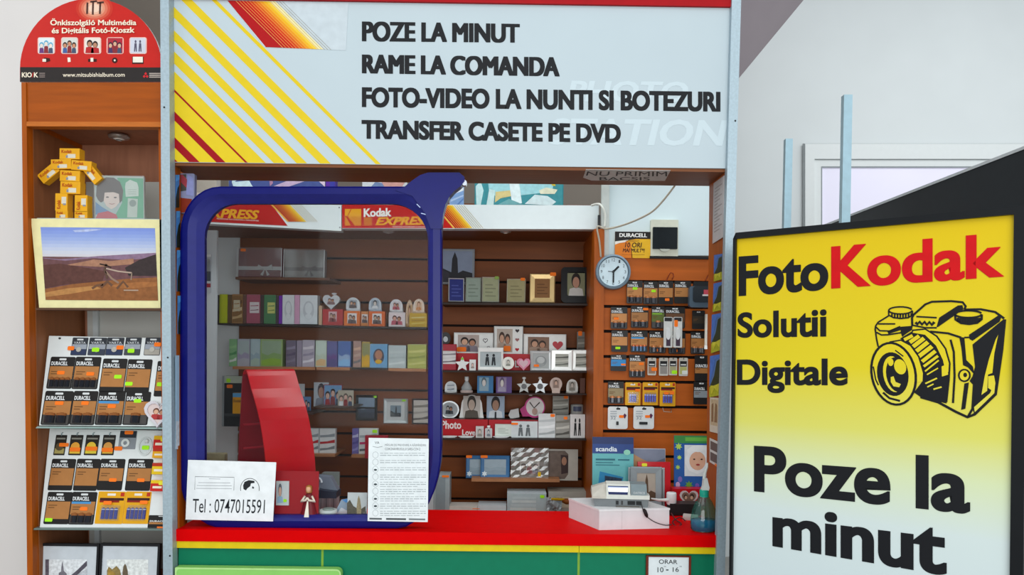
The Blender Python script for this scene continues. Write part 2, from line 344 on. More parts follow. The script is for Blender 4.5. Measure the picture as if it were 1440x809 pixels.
b = MB(); b.prism(S.hits([(320, 1), (490, 4), (486.5, 71), (372, 66.5)]), .0004, .0012, M('#c6d0d6', .4)); qq = [(320, 1), (490, 4), (486.5, 71), (374, 66.5)]
cols = ['#b5040c', '#bf0a0c', '#c4140c', '#cb220c', '#d2400d', '#da5f10', '#e37c12', '#e99a14', '#edb518', '#efcb3a']
stripe(300, 330, '#b0030c', .0016, qq)
for i, c in enumerate(cols): stripe(331 + i * 4.6, 334.9 + i * 4.6, c, .0016, qq)
stripe(329.6, 331, '#e9a85a', .0015, qq); stripe(331, 377, '#f0b24e', .0014, qq)
for i in range(5): stripe(378 + i * 4.2, 378.8 + i * 4.2, ('#c9a23c', '#b79a58', '#9b8a5c', '#8f8568', '#8f8a7c')[i], .0016, qq)
stripe(377, 385, '#efe3a8', .0014, qq); b.build('sticker_patch', S)
TXT = M('#17181c', .5, noise=0)
def sline(t, x0, yt0, yb0, x1, yt1, yb1):
    b = MB(); b.textq(t, S.hits([(x0, yb0), (x1, yb1), (x1, yt1), (x0, yt0)]), .0008, TXT, .052, 0, 7); b.build('lettering', SP)
sline('POZE LA MINUT', 509, 30, 58.5, 731, 33.5, 60.5)
sline('RAME LA COMANDA', 509, 76.5, 103.5, 787, 80.5, 108)
sline('FOTO-VIDEO LA NUNTI SI BOTEZURI', 509, 122.5, 151, 1013, 129, 157.5)
sline('TRANSFER CASETE PE DVD', 508.5, 168.5, 195.5, 873, 174.5, 201.5)
b = MB(); G = M('#cad8de', .45, noise=.01)
b.textq('PHOTO', S.hits([(797, 143), (968, 145), (968, 115), (797, 113)]), .0004, G, .03, .2); b.textq('STATION', S.hits([(770, 204), (1024, 206), (1024, 169), (770, 166)]), .0004, G, .03, .2); b.build('faint_lettering', SP)
# the note on the underside of the header board
n = It('paper_note', 'white hand lettered strip stuck under the brown header board', 'note', mat=Matrix.Translation(P(822, 250, 2.83)) @ Matrix.Rotation(math.radians(180), 4, 'X'), root=False)
zz = zs - .0012; toz = lambda px, py: (lambda d: (d.x * (zz - ZE) / (d.z - ZE), d.y * (zz - ZE) / (d.z - ZE)))(P(px, py, 1.0))
b = MB(); pp = [toz(*p) for p in [(820, 250), (832, 254), (935, 254.5), (943, 240), (824, 238.5)]]
b.add([(x, y, zz) for x, y in pp] + [(x, y, zz + .001) for x, y in pp], [(0, 1, 2, 3, 4), (5, 6, 7, 8, 9)] + [(i, (i + 1) % 5, 5 + (i + 1) % 5, 5 + i) for i in range(5)], M('#cfd0cc', .6))
def ztext(t, q):
    g, fs = textgeo(t, .01); Q = [toz(*p) for p in q]
    vs = [tuple((1 - v) * ((1 - u) * Q[0][i] + u * Q[1][i]) + v * ((1 - u) * Q[3][i] + u * Q[2][i]) for i in (0, 1)) + (zz - .0006 - dw,) for u, v, dw in g]
    b.add(vs, fs, M(BLACK))
ztext('NU PRIMIM', [(824, 247), (938, 248), (938, 241.5), (826, 241)]); ztext('BACSIS', [(843, 253.5), (914, 253.8), (914, 249), (843, 249)])
tag(b.build('paper_note'), 'white hand lettered strip stuck under the brown header board', 'note')
c = It('mounting_clip', 'small pale metal clip under the header board near the strip note', 'clip', (963, 238, 972, 253), 2.86); b = MB(); b.prism([(-.012, 0), (.012, 0), (.012, .04), (-.012, .04)], -.004, .004, M('#c9b7a4', .5)); b.ell(0, .014, .004, .004, .005, M('#7a4a30')); b.build('plate', c)
# ---------------------------------------------------------------- blue window frame on the counter
BL = M('#080d66', .3, noise=.04, coat=.05); BL2 = M('#272a78', .35, noise=.05, coat=.1)
B = It('counter_screen', 'big blue rounded frame with clear pane and curved top arm standing on counter', 'screen', mat=Matrix.Translation(P(437, 744, 2.725)) @ RX90)
def pr(x0, y0, x1, y1, r): return B.hits(rr(x0, y1, x1, y0, [(a, -c_) for a, c_ in r], 8))
O_ = pr(253, 262, 621, 743.5, [(62, 70), (62, 118), (30, 40), (56, 66)]); O2 = pr(256, 264.5, 619, 741, [(60, 68), (60, 115), (28, 38), (54, 63)])
Mi = pr(264, 273, 609, 733, [(52, 56), (54, 100), (38, 44), (48, 52)]); Mo = pr(274, 278, 603.5, 730, [(46, 48), (48, 88), (46, 50), (42, 46)]); I_ = pr(283, 284.5, 600.5, 727, [(40, 40), (44, 80), (52, 52), (46, 48)])
b = MB(); b.ring(O_, O2, -.004, 0, BL, True); b.ring(O2, Mi, 0, .002, BL); b.ring(O_, O_, -.05, -.004, BL, True); b.ring(O_, I_, -.05, -.05, BL)
b.ring(Mi, Mo, .002, -.012, BL2, True); b.ring(Mo, I_, -.012, -.03, BL2, True); b.ring(I_, I_, -.03, -.05, BL); b.build('frame', B)
arm = [(556, 268), (569, 263), (580, 254), (591, 246.5), (602, 243), (646, 243), (653, 249), (653.5, 255), (648, 262), (639, 269), (632, 277), (627, 287), (623.5, 300), (621, 322), (606, 322), (598, 300), (580, 276)]
b = MB(); b.prism(B.hits(arm[::-1]), -.045, .004, BL); b.build('top_arm', B)
b = MB(); b.prism(B.hits(ellp(653, 257, 3.5, 4, 12)), -.03, .0, M('#c8ccd8', .2, .6)); b.build('end_bolt', B)
b = MB(); b.prism(I_, -.040, -.036, clear('clear_pane', '#f9fafa', .009, '#a3a6a8', .003)); b.build('pane', B, 'clear slightly milky pane')
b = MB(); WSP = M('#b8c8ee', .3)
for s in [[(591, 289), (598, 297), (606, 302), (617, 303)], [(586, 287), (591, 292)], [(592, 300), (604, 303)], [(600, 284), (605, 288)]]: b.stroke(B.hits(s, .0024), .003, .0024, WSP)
b.build('pale_strokes', B)  # pale blue strokes drawn on the upper frame corner
# papers taped on the pane
t = It('phone_notice', 'white card with a phone number taped low on the blue framed pane', 'notice', mat=Matrix.Translation(P(261, 731, 2.715)) @ RX90)
b = MB(); b.prism(t.hits([(261, 731), (384, 733.5), (388.5, 650.5), (264.5, 647)]), -.0012, .0006, M('#eef1f3', .5)); sh = b.build('sheet', t)
b = MB(); b.textq('Tel : 0747015591', t.hits([(270.5, 721), (372, 722.5), (373, 703), (271.5, 701.5)]), .0009, M('#26292e'), .004); b.build('lettering', sh)
b = MB(); K = M('#3a3d42'); b.stroke(t.hits([(274, 689), (274.5, 670.5), (329.5, 671.5), (329, 690)]), .0014, .0009, K)
for y, x0, x1 in ((673.5, 294, 310), (679, 279, 324), (683, 277, 326), (687, 276, 326)): b.stroke(t.hits([(x0, y), (x1, y + .4)]), .0022, .0009, M('#b4b8bc'))
b.build('printed_box', sh)
b = MB(); b.stroke(t.hits(ellp(351.5, 687.5, 13.2, -14.5, 18, 0, -12, 192)), .002, .0009, K); b.poly(t.hits([(342, 683), (344, 678), (350, 675.5), (358, 676.5), (358, 679.5), (353, 680), (352, 684), (348, 687), (346, 690), (342.5, 688)]), .0009, M('#24262a'))
b.poly(t.hits([(355, 684), (357.5, 685.5), (357, 687.5), (354.5, 687)]), .0009, K); b.build('printed_emblem', sh)
t = It('rules_notice', 'white printed rules sheet with round pictograms taped on the pane', 'notice', mat=Matrix.Translation(P(517, 733, 2.715)) @ RX90)
b = MB(); b.prism(t.hits([(517, 733), (601.5, 734.5), (603, 617.5), (518.5, 616)]), -.0012, .0006, M('#e9eff1', .5)); sh = b.build('sheet', t)
b = MB(); b.textq('MĂSURI DE PREVENIRE A RĂSPÂNDIRII', t.hits([(541.5, 627.5), (599, 627.8), (599, 623.8), (541.5, 623.5)]), .0009, M('#6d7275'), .01); b.textq('CORONAVIRUSULUI SARS-COV-2', t.hits([(541.5, 633.3), (591, 633.6), (591, 630), (541.5, 629.7)]), .0009, M('#6d7275'), .01)
b.textq('VA', t.hits([(527, 624.5), (533.5, 624.5), (533.5, 621), (527, 621)]), .0009, M('#42474a')); b.build('lettering', sh)
b = MB(); b.stroke(t.hits([(524, 628), (531, 629.5), (538, 628)]), .0016, .0009, M('#8b9092')); rnd = random.Random(3)
for k in range(9):
    y = 640 + k * 10.2; b.stroke(t.hits(ellp(528, y, 4, -4.4, 14)), .0009, .0009, M('#8f979a'), True)
    if k in (2, 4, 6, 7): b.poly(t.hits(ellp(528, y + .6, 2.4, -1.4, 10)), .0009, M('#3f4a4e'))
    for j in range(2 + (k > 2)):
        x = 534.5; yy = y - 2.4 + j * 3
        while x < 598:
            l = rnd.uniform(3, 9); x2 = min(x + l, 599); b.stroke(t.hits([(x, yy), (x2, yy)]), .0026, .0009, M(('#b9c0c3', '#a9b1b4')[j % 2])); x = x2 + 1.2
            if j == 2 and x > 582: break
b.stroke(t.hits([(519.5, 729.6), (537, 730)]), .006, .0009, M('#5b6265')); b.stroke(t.hits([(543, 730), (571, 730.4)]), .006, .0009, M('#4a5154')); b.stroke(t.hits([(575, 730.4), (598, 730.8)]), .006, .0009, M('#7d8588')); b.build('printed_rules', sh)
# front of the counter
t = It('hours_sign', 'small brown framed opening hours card on the green counter front', 'sign', (908, 782, 971, 842), 2.695)
b = MB(); b.frame([(t.u0, 0), (t.u1, 0), (t.u1, t.H), (t.u0, t.H)], [(t.u0 + .008, .008), (t.u1 - .008, .008), (t.u1 - .008, t.H - .004), (t.u0 + .008, t.H - .004)], -.008, .003, M('#6e2615', .4)); b.build('frame', t)
b = MB(); b.rect(t.u0 + .007, .007, t.u1 - .007, t.H - .003, .0005, M('#dfe6e8')); sh = b.build('sheet', t)
b = MB(); b.textq('ORAR', t.hits([(926.5, 793.2), (952.5, 793.5), (952.5, 787.5), (926.5, 787)]), .001, M('#24292c'), .012); b.textq('10', t.hits([(924.5, 805), (933, 805), (933, 798), (924.5, 798)]), .001, M('#33393c'), .008); b.textq('16', t.hits([(946, 804.5), (954.5, 804.5), (954.5, 798), (946, 798)]), .001, M('#33393c'), .008)
b.stroke(t.hits([(936.5, 801.8), (940, 801.8)]), .004, .001, M('#33393c')); b.textq('00', t.hits([(933.5, 797.8), (936.5, 797.8), (936.5, 796), (933.5, 796)]), .001, M('#6d7477')); b.textq('00', t.hits([(955.5, 797.8), (958.5, 797.8), (958.5, 796), (955.5, 796)]), .001, M('#6d7477')); b.build('lettering', sh)
b = MB(); T = It('x', '', '', (245, 799.5, 478.5, 905), 2.662, root=False); b.prism(rr(T.u0, 0, T.u1, T.H, [(.01, .01)] * 2 + [(.018, .018), (.003, .003)]), -.03, 0, M('#8fd06a', .4, noise=.03)); b.ring(rr(T.u0, 0, T.u1, T.H, [(.01, .01)] * 2 + [(.018, .018), (.003, .003)]), rr(T.u0 + .006, .006, T.u1 - .006, T.H - .006, .01), .001, .001, M('#b4e08f', .4)); o = b.build('light_green_board'); o.matrix_world = T.mat; tag(o, 'light green rounded board leaning at the foot of the green counter', 'board')
# ================================================================ yellow lightbox standing at the end of the counter
o = P(1029, 1000, 2.42); d = Vector((1.148, -1, 0)).normalized(); yawS = math.degrees(math.atan2(d.y, d.x))
L = It('lightbox_sign', 'big black framed yellow and white lightbox with a line drawing of a camera', 'sign', mat=Matrix.Translation((o.x, o.y, .35)) @ Matrix.Rotation(math.radians(yawS), 4, 'Z') @ RX90)
def gradm():
    m = M('#e8cf10', .35, noise=.0001, coat=.1).copy(); nt = m.node_tree; bs = nt.nodes['Principled BSDF']
    for n_ in [x for x in nt.nodes if x.type not in ('BSDF_PRINCIPLED', 'OUTPUT_MATERIAL')]: nt.nodes.remove(n_)
    tc = nt.nodes.new('ShaderNodeTexCoord'); tc.object = L.root; sp = nt.nodes.new('ShaderNodeSeparateXYZ'); mr = nt.nodes.new('ShaderNodeMapRange'); cr = nt.nodes.new('ShaderNodeValToRGB')
    v0, v1 = L.hit(1033, 800)[1], L.hit(1033, 337)[1]; mr.inputs[1].default_value = v0; mr.inputs[2].default_value = v1
    nt.links.new(tc.outputs['Object'], sp.inputs[0]); nt.links.new(sp.outputs[1], mr.inputs[0]); nt.links.new(mr.outputs[0], cr.inputs[0]); nt.links.new(cr.outputs[0], bs.inputs['Base Color'])
    E = cr.color_ramp.elements; E[0].position = 0; E[0].color = (*lin('#d0dde0'), 1); E[1].position = 1; E[1].color = (*lin('#e0be08'), 1)
    for p, c_ in ((.2, '#d4e0de'), (.34, '#d8e2b4'), (.45, '#dcd868'), (.62, '#e0cc24')):
        e = E.new(p); e.color = (*lin(c_), 1)
    return m
YG = gradm(); BK = M('#15171a', .35, noise=.03)
vt = L.hit(1026, 329)[1]; uw = L.hit(1446, 279)[0]; fq = L.hits([(1033, 1050), (1033, 337)]) + L.hits([(1427, 290)])
u0, u1, vtop = fq[1][0], fq[2][0], fq[1][1]
b = MB(); b.frame([(0, 0), (uw, 0), (uw, vt), (0, vt)], [(u0, .04), (u1, .04), (u1, vtop), (u0, vtop)], -.09, .012, BK); b.build('case', L)
b = MB(); b.rect(0.001, 0.001, uw - .001, vt - .001, -.088, BK); b.build('back_panel', L)
b = MB(); b.rect(u0, .04, u1, vtop, 0, YG); LP = b.build('face_panel', L)
for u in (.08, uw - .1):
    b = MB(); b.box(u, -.35, -.07, u + .03, .0, -.03, BK); b.box(u - .01, -.35, -.2, u + .04, -.33, .1, BK); b.build('leg', L)
b = MB(); b.textq('Foto', L.hits([(1039, 417.5), (1165, 408), (1165, 352), (1039, 361)]), .001, TXT, .036, 0, 10); b.build('lettering', LP)
b = MB(); b.textq('Kodak', L.hits([(1169, 407), (1412, 390), (1412, 327), (1169, 347)]), .001, M('#cf0a12', .4), .032, 0, 10); b.build('lettering', LP, 'red lettering')
b = MB(); b.textq('Solutii', L.hits([(1037.5, 475.5), (1162.5, 474), (1162.5, 432), (1037.5, 440)]), .001, TXT, .036, 0, 10); b.build('lettering', LP)
b = MB(); b.textq('Digitale', L.hits([(1036.5, 552.5), (1192.5, 554), (1192.5, 504), (1036.5, 506)]), .001, TXT, .036, 0, 10); b.build('lettering', LP)
b = MB(); b.textq('Poze la', L.hits([(1060.5, 692), (1364.5, 724), (1364.5, 644), (1060.5, 627)]), .001, TXT, .036, 0, 10); b.build('lettering', LP)
b = MB(); b.textq('minut', L.hits([(1086.5, 769), (1331.5, 811), (1331.5, 737), (1086.5, 712)]), .001, TXT, .036, 0, 10); b.build('lettering', LP)
# the printed camera drawing
b = MB(); z = lambda pts: L.hits([(1210 + x / 4.374, 415 + y / 4.374) for x, y in pts])
LW = .0042
def st(pts, k=1.): b.stroke(z(pts), LW * k, .0016, TXT)
def fl(pts, w=.0012, m=TXT): b.poly(z(pts), w, m)
fl([(250, 195), (322, 190), (318, 215), (280, 240), (258, 258), (248, 230)])
fl([(485, 140), (600, 65), (628, 62), (634, 88), (480, 196), (468, 200)])
fl([(668, 245), (850, 125), (866, 140), (856, 165), (690, 282), (672, 272)])
fl([(690, 305), (880, 150), (888, 160), (870, 330), (838, 590), (822, 612), (700, 728), (690, 700), (702, 500), (705, 440)])
fl([(848, 245), (832, 275), (790, 400), (765, 500), (745, 615), (780, 590), (785, 490), (812, 480), (824, 360)], .0015, YG)
fl([(822, 495), (786, 500), (786, 572), (806, 585), (798, 604), (700, 690), (704, 722), (826, 602), (832, 550)], .0015, YG)
fl([(608, 258), (640, 262), (652, 400), (692, 440), (702, 490), (662, 446), (632, 432), (622, 330)]); fl([(640, 545), (668, 538), (646, 700), (620, 707)]); fl([(690, 500), (706, 440), (700, 560), (672, 530)])
st([(110, 318), (100, 270), (92, 210), (95, 190), (110, 168), (175, 128)]); st(ellp(247, 95, 72, 22, 24)); st([(175, 98), (175, 124), (205, 140), (250, 145), (295, 140), (320, 124), (320, 98)])
for x in range(195, 315, 17): st([(x, 112 + 6 * math.sin((x - 175) / 145 * 3.14)), (x, 130 + 10 * math.sin((x - 175) / 145 * 3.14))])
st([(110, 178), (215, 178)]); st([(95, 196), (120, 220), (180, 222), (246, 194)]); st([(100, 230), (130, 246), (170, 245), (252, 232)]); st([(170, 232), (252, 205)], 2)
st([(320, 190), (318, 140), (330, 120), (400, 58), (440, 42), (560, 38), (630, 45), (648, 70), (640, 90)], 1.3); st([(320, 186), (400, 202), (470, 202)]); st([(345, 133), (470, 140)]); st([(340, 168), (352, 180), (365, 165), (380, 182), (395, 165), (410, 184), (425, 166), (440, 184), (455, 166)], 1.8)
st(ellp(665, 118, 82, 22, 24), 1.2); st([(583, 120), (585, 152), (620, 174), (670, 180), (720, 172), (747, 150), (747, 120)], 1.2)
for x in range(600, 745, 15): st([(x, 138 + 6 * math.sin((x - 583) / 165 * 3.14)), (x, 160 + 14 * math.sin((x - 583) / 165 * 3.14))], 1.3)
st([(640, 90), (740, 88), (830, 105), (885, 145)], 1.3); st([(430, 225), (540, 236), (620, 262)], 1.3); st([(555, 275), (575, 350), (580, 500), (570, 665)], 1.2); st([(640, 262), (700, 260)])
st([(370, 628), (480, 660), (590, 720), (660, 752), (702, 735), (832, 610), (838, 560), (870, 340), (888, 150)], 1.6); st([(700, 545), (690, 700), (662, 750)], 1.3)
fl(ellp(640, 495, 34, 36, 18), .0014, YG); st(ellp(640, 495, 34, 36, 18) + [(674, 495)]); fl(ellp(645, 492, 12, 14, 12), .0018)
# barrel and lens
fl([(245, 268), (320, 222), (400, 232), (470, 290), (522, 390), (545, 480), (530, 668), (480, 655), (370, 628), (330, 600), (390, 520), (380, 440), (330, 330)])
fl([(330, 215), (400, 212), (470, 255), (522, 330), (548, 420), (548, 475), (524, 472), (508, 400), (466, 312), (398, 245), (322, 232)], .0014, YG); st([(318, 218), (400, 210), (470, 254), (524, 330), (550, 420), (545, 520), (530, 660)])
fl([(500, 440), (536, 425), (540, 490), (502, 502)], .0015, YG)
for (x0, y0), (x1, y1), k in (((270, 276), (322, 250), 2.6), ((305, 292), (362, 252), 3), ((325, 318), (392, 266), 3.2), ((345, 346), (416, 290), 3.2), ((360, 378), (441, 316), 3.2), ((380, 410), (462, 345), 2.8), ((390, 440), (478, 375), 2), ((398, 470), (482, 402), 1.2), ((410, 490), (478, 450), 1), ((400, 545), (472, 512), 1.2), ((412, 566), (450, 548), 1), ((450, 580), (500, 566), 1.2)):
    b.stroke(z([(x0, y0), (x1, y1)]), LW * k * .8, .0015, YG)
fl([(180, 290), (250, 278), (310, 310), (360, 380), (390, 480), (385, 530), (335, 540), (300, 420)], .0015, YG); st([(180, 290), (250, 278), (310, 310), (360, 380), (390, 480), (388, 530)])
fl(ellp(205, 485, 134, 192, 32, -12), .0017, YG); b.stroke(z(ellp(205, 485, 134, 192, 32, -12)), LW * 1.5, .0019, TXT, True)
fl(ellp(200, 487, 96, 136, 28, -10), .0020); fl(ellp(204, 487, 62, 112, 24, -10), .0022, YG); fl(ellp(226, 490, 66, 108, 24, -10), .0024); fl(ellp(188, 414, 17, 23), .0026, YG); fl(ellp(246, 442, 36, 48, 18, -20), .0026, YG)
fl([(188, 505), (205, 500), (218, 535), (250, 548), (240, 568), (205, 562), (188, 535)], .0026, YG); b.stroke(z([(140, 600), (180, 635), (245, 652)]), LW * 1.4, .0021, TXT); b.stroke(z([(215, 340), (265, 378)]), LW * .8, .0021, TXT); b.stroke(z([(80, 440), (95, 520), (112, 555)]), LW * .9, .0021, TXT)
b.build('camera_drawing', LP)
# tall dark panel behind the lightbox, running away from the viewer
b = MB(); X = 1.845; v = [(X, 2.75), (X, 4.55), (X + .04, 4.55), (X + .04, 2.75)]; zt = P(1440, 208, 2.80).z
b.add([(x, y, 0) for x, y in v] + [(x, y, zt) for x, y in v], [(0, 1, 5, 4), (1, 2, 6, 5), (2, 3, 7, 6), (3, 0, 4, 7)], M('#2a2d30', .5, noise=.04)); b.add([(x, y, zt) for x, y in v], [(0, 1, 2, 3)], M('#c9ced0')); b.add([(X - .004, y, z_) for y, z_ in ((2.75, zt - .012), (4.55, zt - .012), (4.55, zt), (2.75, zt))], [(0, 1, 2, 3)], M('#c9ced0'))
tag(b.build('dark_partition_panel'), 'tall dark grey panel with pale top edge behind the yellow lightbox', 'panel')
# ================================================================ wooden display cabinet on the wall side
cab = bpy.data.objects.new('display_cabinet', None); COL.objects.link(cab); cab.location = (-1.45, 2.9, 0)
tag(cab, 'tall orange wood display cabinet holding battery boards beside the white wall', 'cabinet')
def cabp(name, pts, Y0, Y1, mat, label=None):
    b = MB(); px_prism(b, pts, Y0, Y1, mat); o = b.build(name, cab, label); o.matrix_parent_inverse = Matrix.Translation((1.45, -2.9, 0)); return o
CWD = M('#a26c52', .5, noise=.1, scale=8, kind='woodv')
cabp('side', [(30, 116), (36.5, 116), (51, 1136), (42, 1136)], 2.70, 3.05, WOODV)
cabp('side', [(222, 116), (229, 116), (241, 1136), (234, 1136)], 2.72, 2.88, WOODV)
cabp('side_shade_sheet', [(45.4, 179), (46.6, 179), (61, 1136), (59.8, 1136)], 2.735, 3.05, M('#8a5534', .5, noise=.1, scale=8, kind='woodv'), 'brown sheet painting the inner shade')  # added brown sheet, paints the dimness of the cabinet's inner side
cabp('fascia', [(36.5, 116), (226, 116), (227, 178), (37.5, 177)], 2.705, 2.725, WOODH)
cabp('fascia_lip', [(37, 171), (227, 171.5), (227, 178.5), (37.5, 177.5)], 2.70, 2.74, M('#c06a26', .4, noise=.1, kind='woodh'))
cabp('top', [(36.5, 165), (226, 165), (226, 171), (37.5, 171)], 2.73, 3.05, CWD)
o = cabp('back', [(36, 116), (236, 116), (236, 1100), (50, 1100)], 3.05, 3.06, CWD)
cabp('back_pane', [(121, 256), (252, 256), (254, 800), (126, 800)], 3.035, 3.045, M('#c2c1bb', .35, noise=.05, scale=3), 'dull grey pane at the back')
cabp('painted_reflection', [(130, 400), (137, 400), (140, 800), (133, 800)], 3.02, 3.032, M('#c9cfd0', .4))  # pale strip painted in place of a reflection in the back pane
b = MB(); lp = P(166, 186, 2.88); o = None
c_ = It('cabinet_spotlight', 'small round metal spotlight set under the wooden cabinet top', 'light', (147, 181, 176, 193), 2.86)
b.lathe([(.02, 0), (.036, .004), (.038, .012), (.03, .018)], M('#a59a92', .3, .6), 0, -.03); b.build('ring', c_); b = MB(); b.lathe([(.012, -.003), (.02, 0), (.02, .004)], M('#d8d2ca', .2), 0, -.03); b.build('bulb', c_)
# red arch board on the cabinet
A = It('arched_header_board', 'red arched board with five small photos above the wooden cabinet', 'sign', mat=Matrix.Translation(P(128, 115.5, 2.705)) @ RX90)
arc = [(28, 115)] + [(128 + 100 * math.cos(math.radians(a)), 97 - 99 * math.sin(math.radians(a))) for a in range(180, -1, -6)] + [(228, 115.5)]
b = MB(); b.prism(A.hits(arc[::-1]), -.012, 0, M('#d9d5d0', .5), M('#c62018', .4, noise=.03)); AB = b.build('board', A)
b = MB()
for i, (r, cl) in enumerate(((1., '#cb3425'), (.86, '#d3523c'), (.72, '#db745a'), (.58, '#e3977a'), (.44, '#ebb79c'), (.3, '#f0cdb6'))): b.poly(A.hits(clip(ellp(133, 12, 26 * r, 20 * r, 24)[::-1] if False else ellp(133, 12, 26 * r, 20 * r, 24), [(20, -2), (240, -2), (240, 100), (20, 100)])), .0005 + i * .0003, M(cl, .5, noise=0))
for s in ([(123.5, 4), (123, 20)], [(127.5, 3), (137, 2)], [(131.5, 3), (131, 21)], [(137, 4.5), (146.5, 3.5)], [(141.5, 4), (141, 20)]): b.stroke(A.hits(s), .006, .003, M('#4a2a24'))
b.build('stick_letters', AB)
CRM = M('#f4e6cf', .5, noise=0)
b = MB(); b.textq('Önkiszolgáló Multimédia', A.hits([(71.5, 38.8), (192.5, 38.2), (192.5, 27), (71.5, 26.5)]), .0034, CRM, .03); b.build('lettering', AB)
b = MB(); b.textq('és Digitális Fotó-Kioszk', A.hits([(73.5, 50), (190, 49), (190, 38.8), (73.5, 40)]), .0034, CRM, .03); b.build('lettering', AB)
for i, (x0, x1, k, c) in enumerate(((53, 77.5, 'people', ('#dfe6ea', '#5aa7c9', '#e8d8cc', '#6a3a7a')), (86, 110, 'people', ('#d6d6ce', '#3a2c26', '#c98a6a', '#44609a')), (118, 142.5, 'couple', ('#e9ddd2', '#2a1c18', '#b98468', '#b8272a')), (150, 174, 'people', ('#b02a38', '#3a2438', '#d9a98c', '#4a3560')), (182, 206.5, 'figures', ('#cfd0dc', '#5a5568', '#d9a98c', '#54606e')))):
    b = MB(); b.poly(A.hits(rr(x0, 76, x1, 52.5, [(3, -3)] * 4, 4)), .0006, M('#eebbb0')); r0 = A.hit(x0 + 1.4, 74.8); r1 = A.hit(x1 - 1.4, 53.7); pic(b, (*r0, *r1), .001, k, c); b.build('printed_photo', AB)
b = MB(); IK = M('#3a1714'); IW = M('#efe8d8')
b.poly(A.hits([(62, 81), (70, 82), (71, 86), (64, 88)]), .0006, IK); b.poly(A.hits([(60, 83), (65, 83), (65, 87), (60, 87)]), .001, IW); b.poly(A.hits([(95, 81), (99, 81), (99.5, 87), (95.5, 87.5)]), .0006, IW); b.poly(A.hits([(124, 83), (136, 83), (136, 87), (124, 87)]), .0006, IK); b.poly(A.hits([(127.5, 81.5), (131.5, 81.5), (131.5, 87), (127.5, 87)]), .001, IW)
b.poly(A.hits(ellp(161.5, 85, 4, 4, 14)), .0006, IK); b.poly(A.hits(ellp(161.5, 85, 1.4, 1.4, 10)), .001, IW); b.poly(A.hits([(186, 80), (202, 80), (202, 90), (186, 90)]), .0006, IK); b.poly(A.hits([(187, 80), (201, 80), (201, 88), (187, 88)]), .001, IW); b.build('printed_icons', AB)
b = MB(); b.poly(A.hits([(28.2, 115), (227.8, 115.3), (227.8, 95), (28.6, 94.5)]), .0006, M('#2b2524', .5)); BB = b.build('black_band', A)
b = MB(); b.textq('www.mitsubishialbum.com', A.hits([(88.5, 108.3), (175.5, 108), (175.5, 102.3), (88.5, 102.5)]), .001, CRM, .012); b.textq('KIO', A.hits([(31, 109), (45, 109), (45, 102), (31, 102)]), .001, CRM, .03); b.textq('/', A.hits([(45, 109), (47.5, 109), (47.5, 102), (45, 102)]), .001, M('#c62018'), .03); b.textq('K', A.hits([(48, 109), (54, 109), (54, 102), (48, 102)]), .001, CRM, .03)
for y in (103.2, 105.8, 108.4): b.stroke(A.hits([(55.5, y), (63.5, y)]), .0022, .001, M('#a08f88'))
for cx, cy in ((205, 103.8), (203, 107.6), (207, 107.6)): b.poly(A.hits([(cx, cy - 2.2), (cx + 2, cy), (cx, cy + 2.2), (cx - 2, cy)]), .001, M('#d3242a'))
for y in (103.5, 106, 108.6): b.stroke(A.hits([(210, y), (226, y)]), .0036, .001, M('#b5a79d'))
b.build('band_lettering', BB)
# ---------------------------------------------------------------- film box figure
Kf = M('#e6a61a', .45); RFIG = 2.765
fg = It('film_box_figure', 'little robot figure made of yellow film boxes standing in the wooden cabinet', 'figure', mat=Matrix.Translation(P(103, 308, RFIG)) @ RX90)
for cx, cy, w, h, a in ((100.5, 217.5, 28, 15, 0), (88.5, 232, 28, 13.5, 2), (117, 234, 28, 13.5, -4), (69.5, 244, 29, 15, 40), (130.5, 244.5, 29, 14, -50), (101, 248.5, 28, 15, -2), (101.5, 265, 28, 17, -1), (89, 285, 17, 24, 0), (89.5, 302.5, 17, 11, 0), (116.5, 287, 17.5, 23, 0), (116.5, 303, 18, 10, 0)):
    u, v = fg.hit(cx, cy); s = RFIG / F; w *= s; h *= s; b = MB(); b.box(-w / 2, -h / 2, -.022, w / 2, h / 2, .012, Kf)
    if h < w or True:
        ww, hh = max(w, h), min(w, h); t = MB(); t.textq('Kodak', [(-ww * .4, hh * .06), (ww * .12, hh * .06), (ww * .12, hh * .36), (-ww * .4, hh * .36)], .0126, M('#b23a10'), .02); t.rect(-ww * .1, -hh * .4, ww * .3, -hh * .02, .0124, M('#d9d2c0')); t.rect(-ww * .18, -hh * .38, -ww * .08, -hh * .15, .0126, M('#8a8f9a'))
        if h > w: t.v = [(-y, x, z_) for x, y, z_ in t.v]
        for f, mi in zip(t.f, t.mi): pass
        b.add(t.v, [f for f, mi in zip(t.f, t.mi) if mi == 0], t.mats[0]); b.add(t.v, [f for f, mi in zip(t.f, t.mi) if mi == 1], t.mats[1]); b.add(t.v, [f for f, mi in zip(t.f, t.mi) if mi == 2], t.mats[2])
    o = b.build('film_box', fg); o.location = (u, v, -.005 if abs(a) > 10 else 0); o.rotation_euler = (0, 0, math.radians(a))
slab('glass_shelf', [(42, 306.5), (232, 308), (232, 310), (42, 308.5)], 2.75, 3.03, M('#b9c6c2', .15), 'glass shelf under the film box figure in the wooden cabinet', 'shelf')
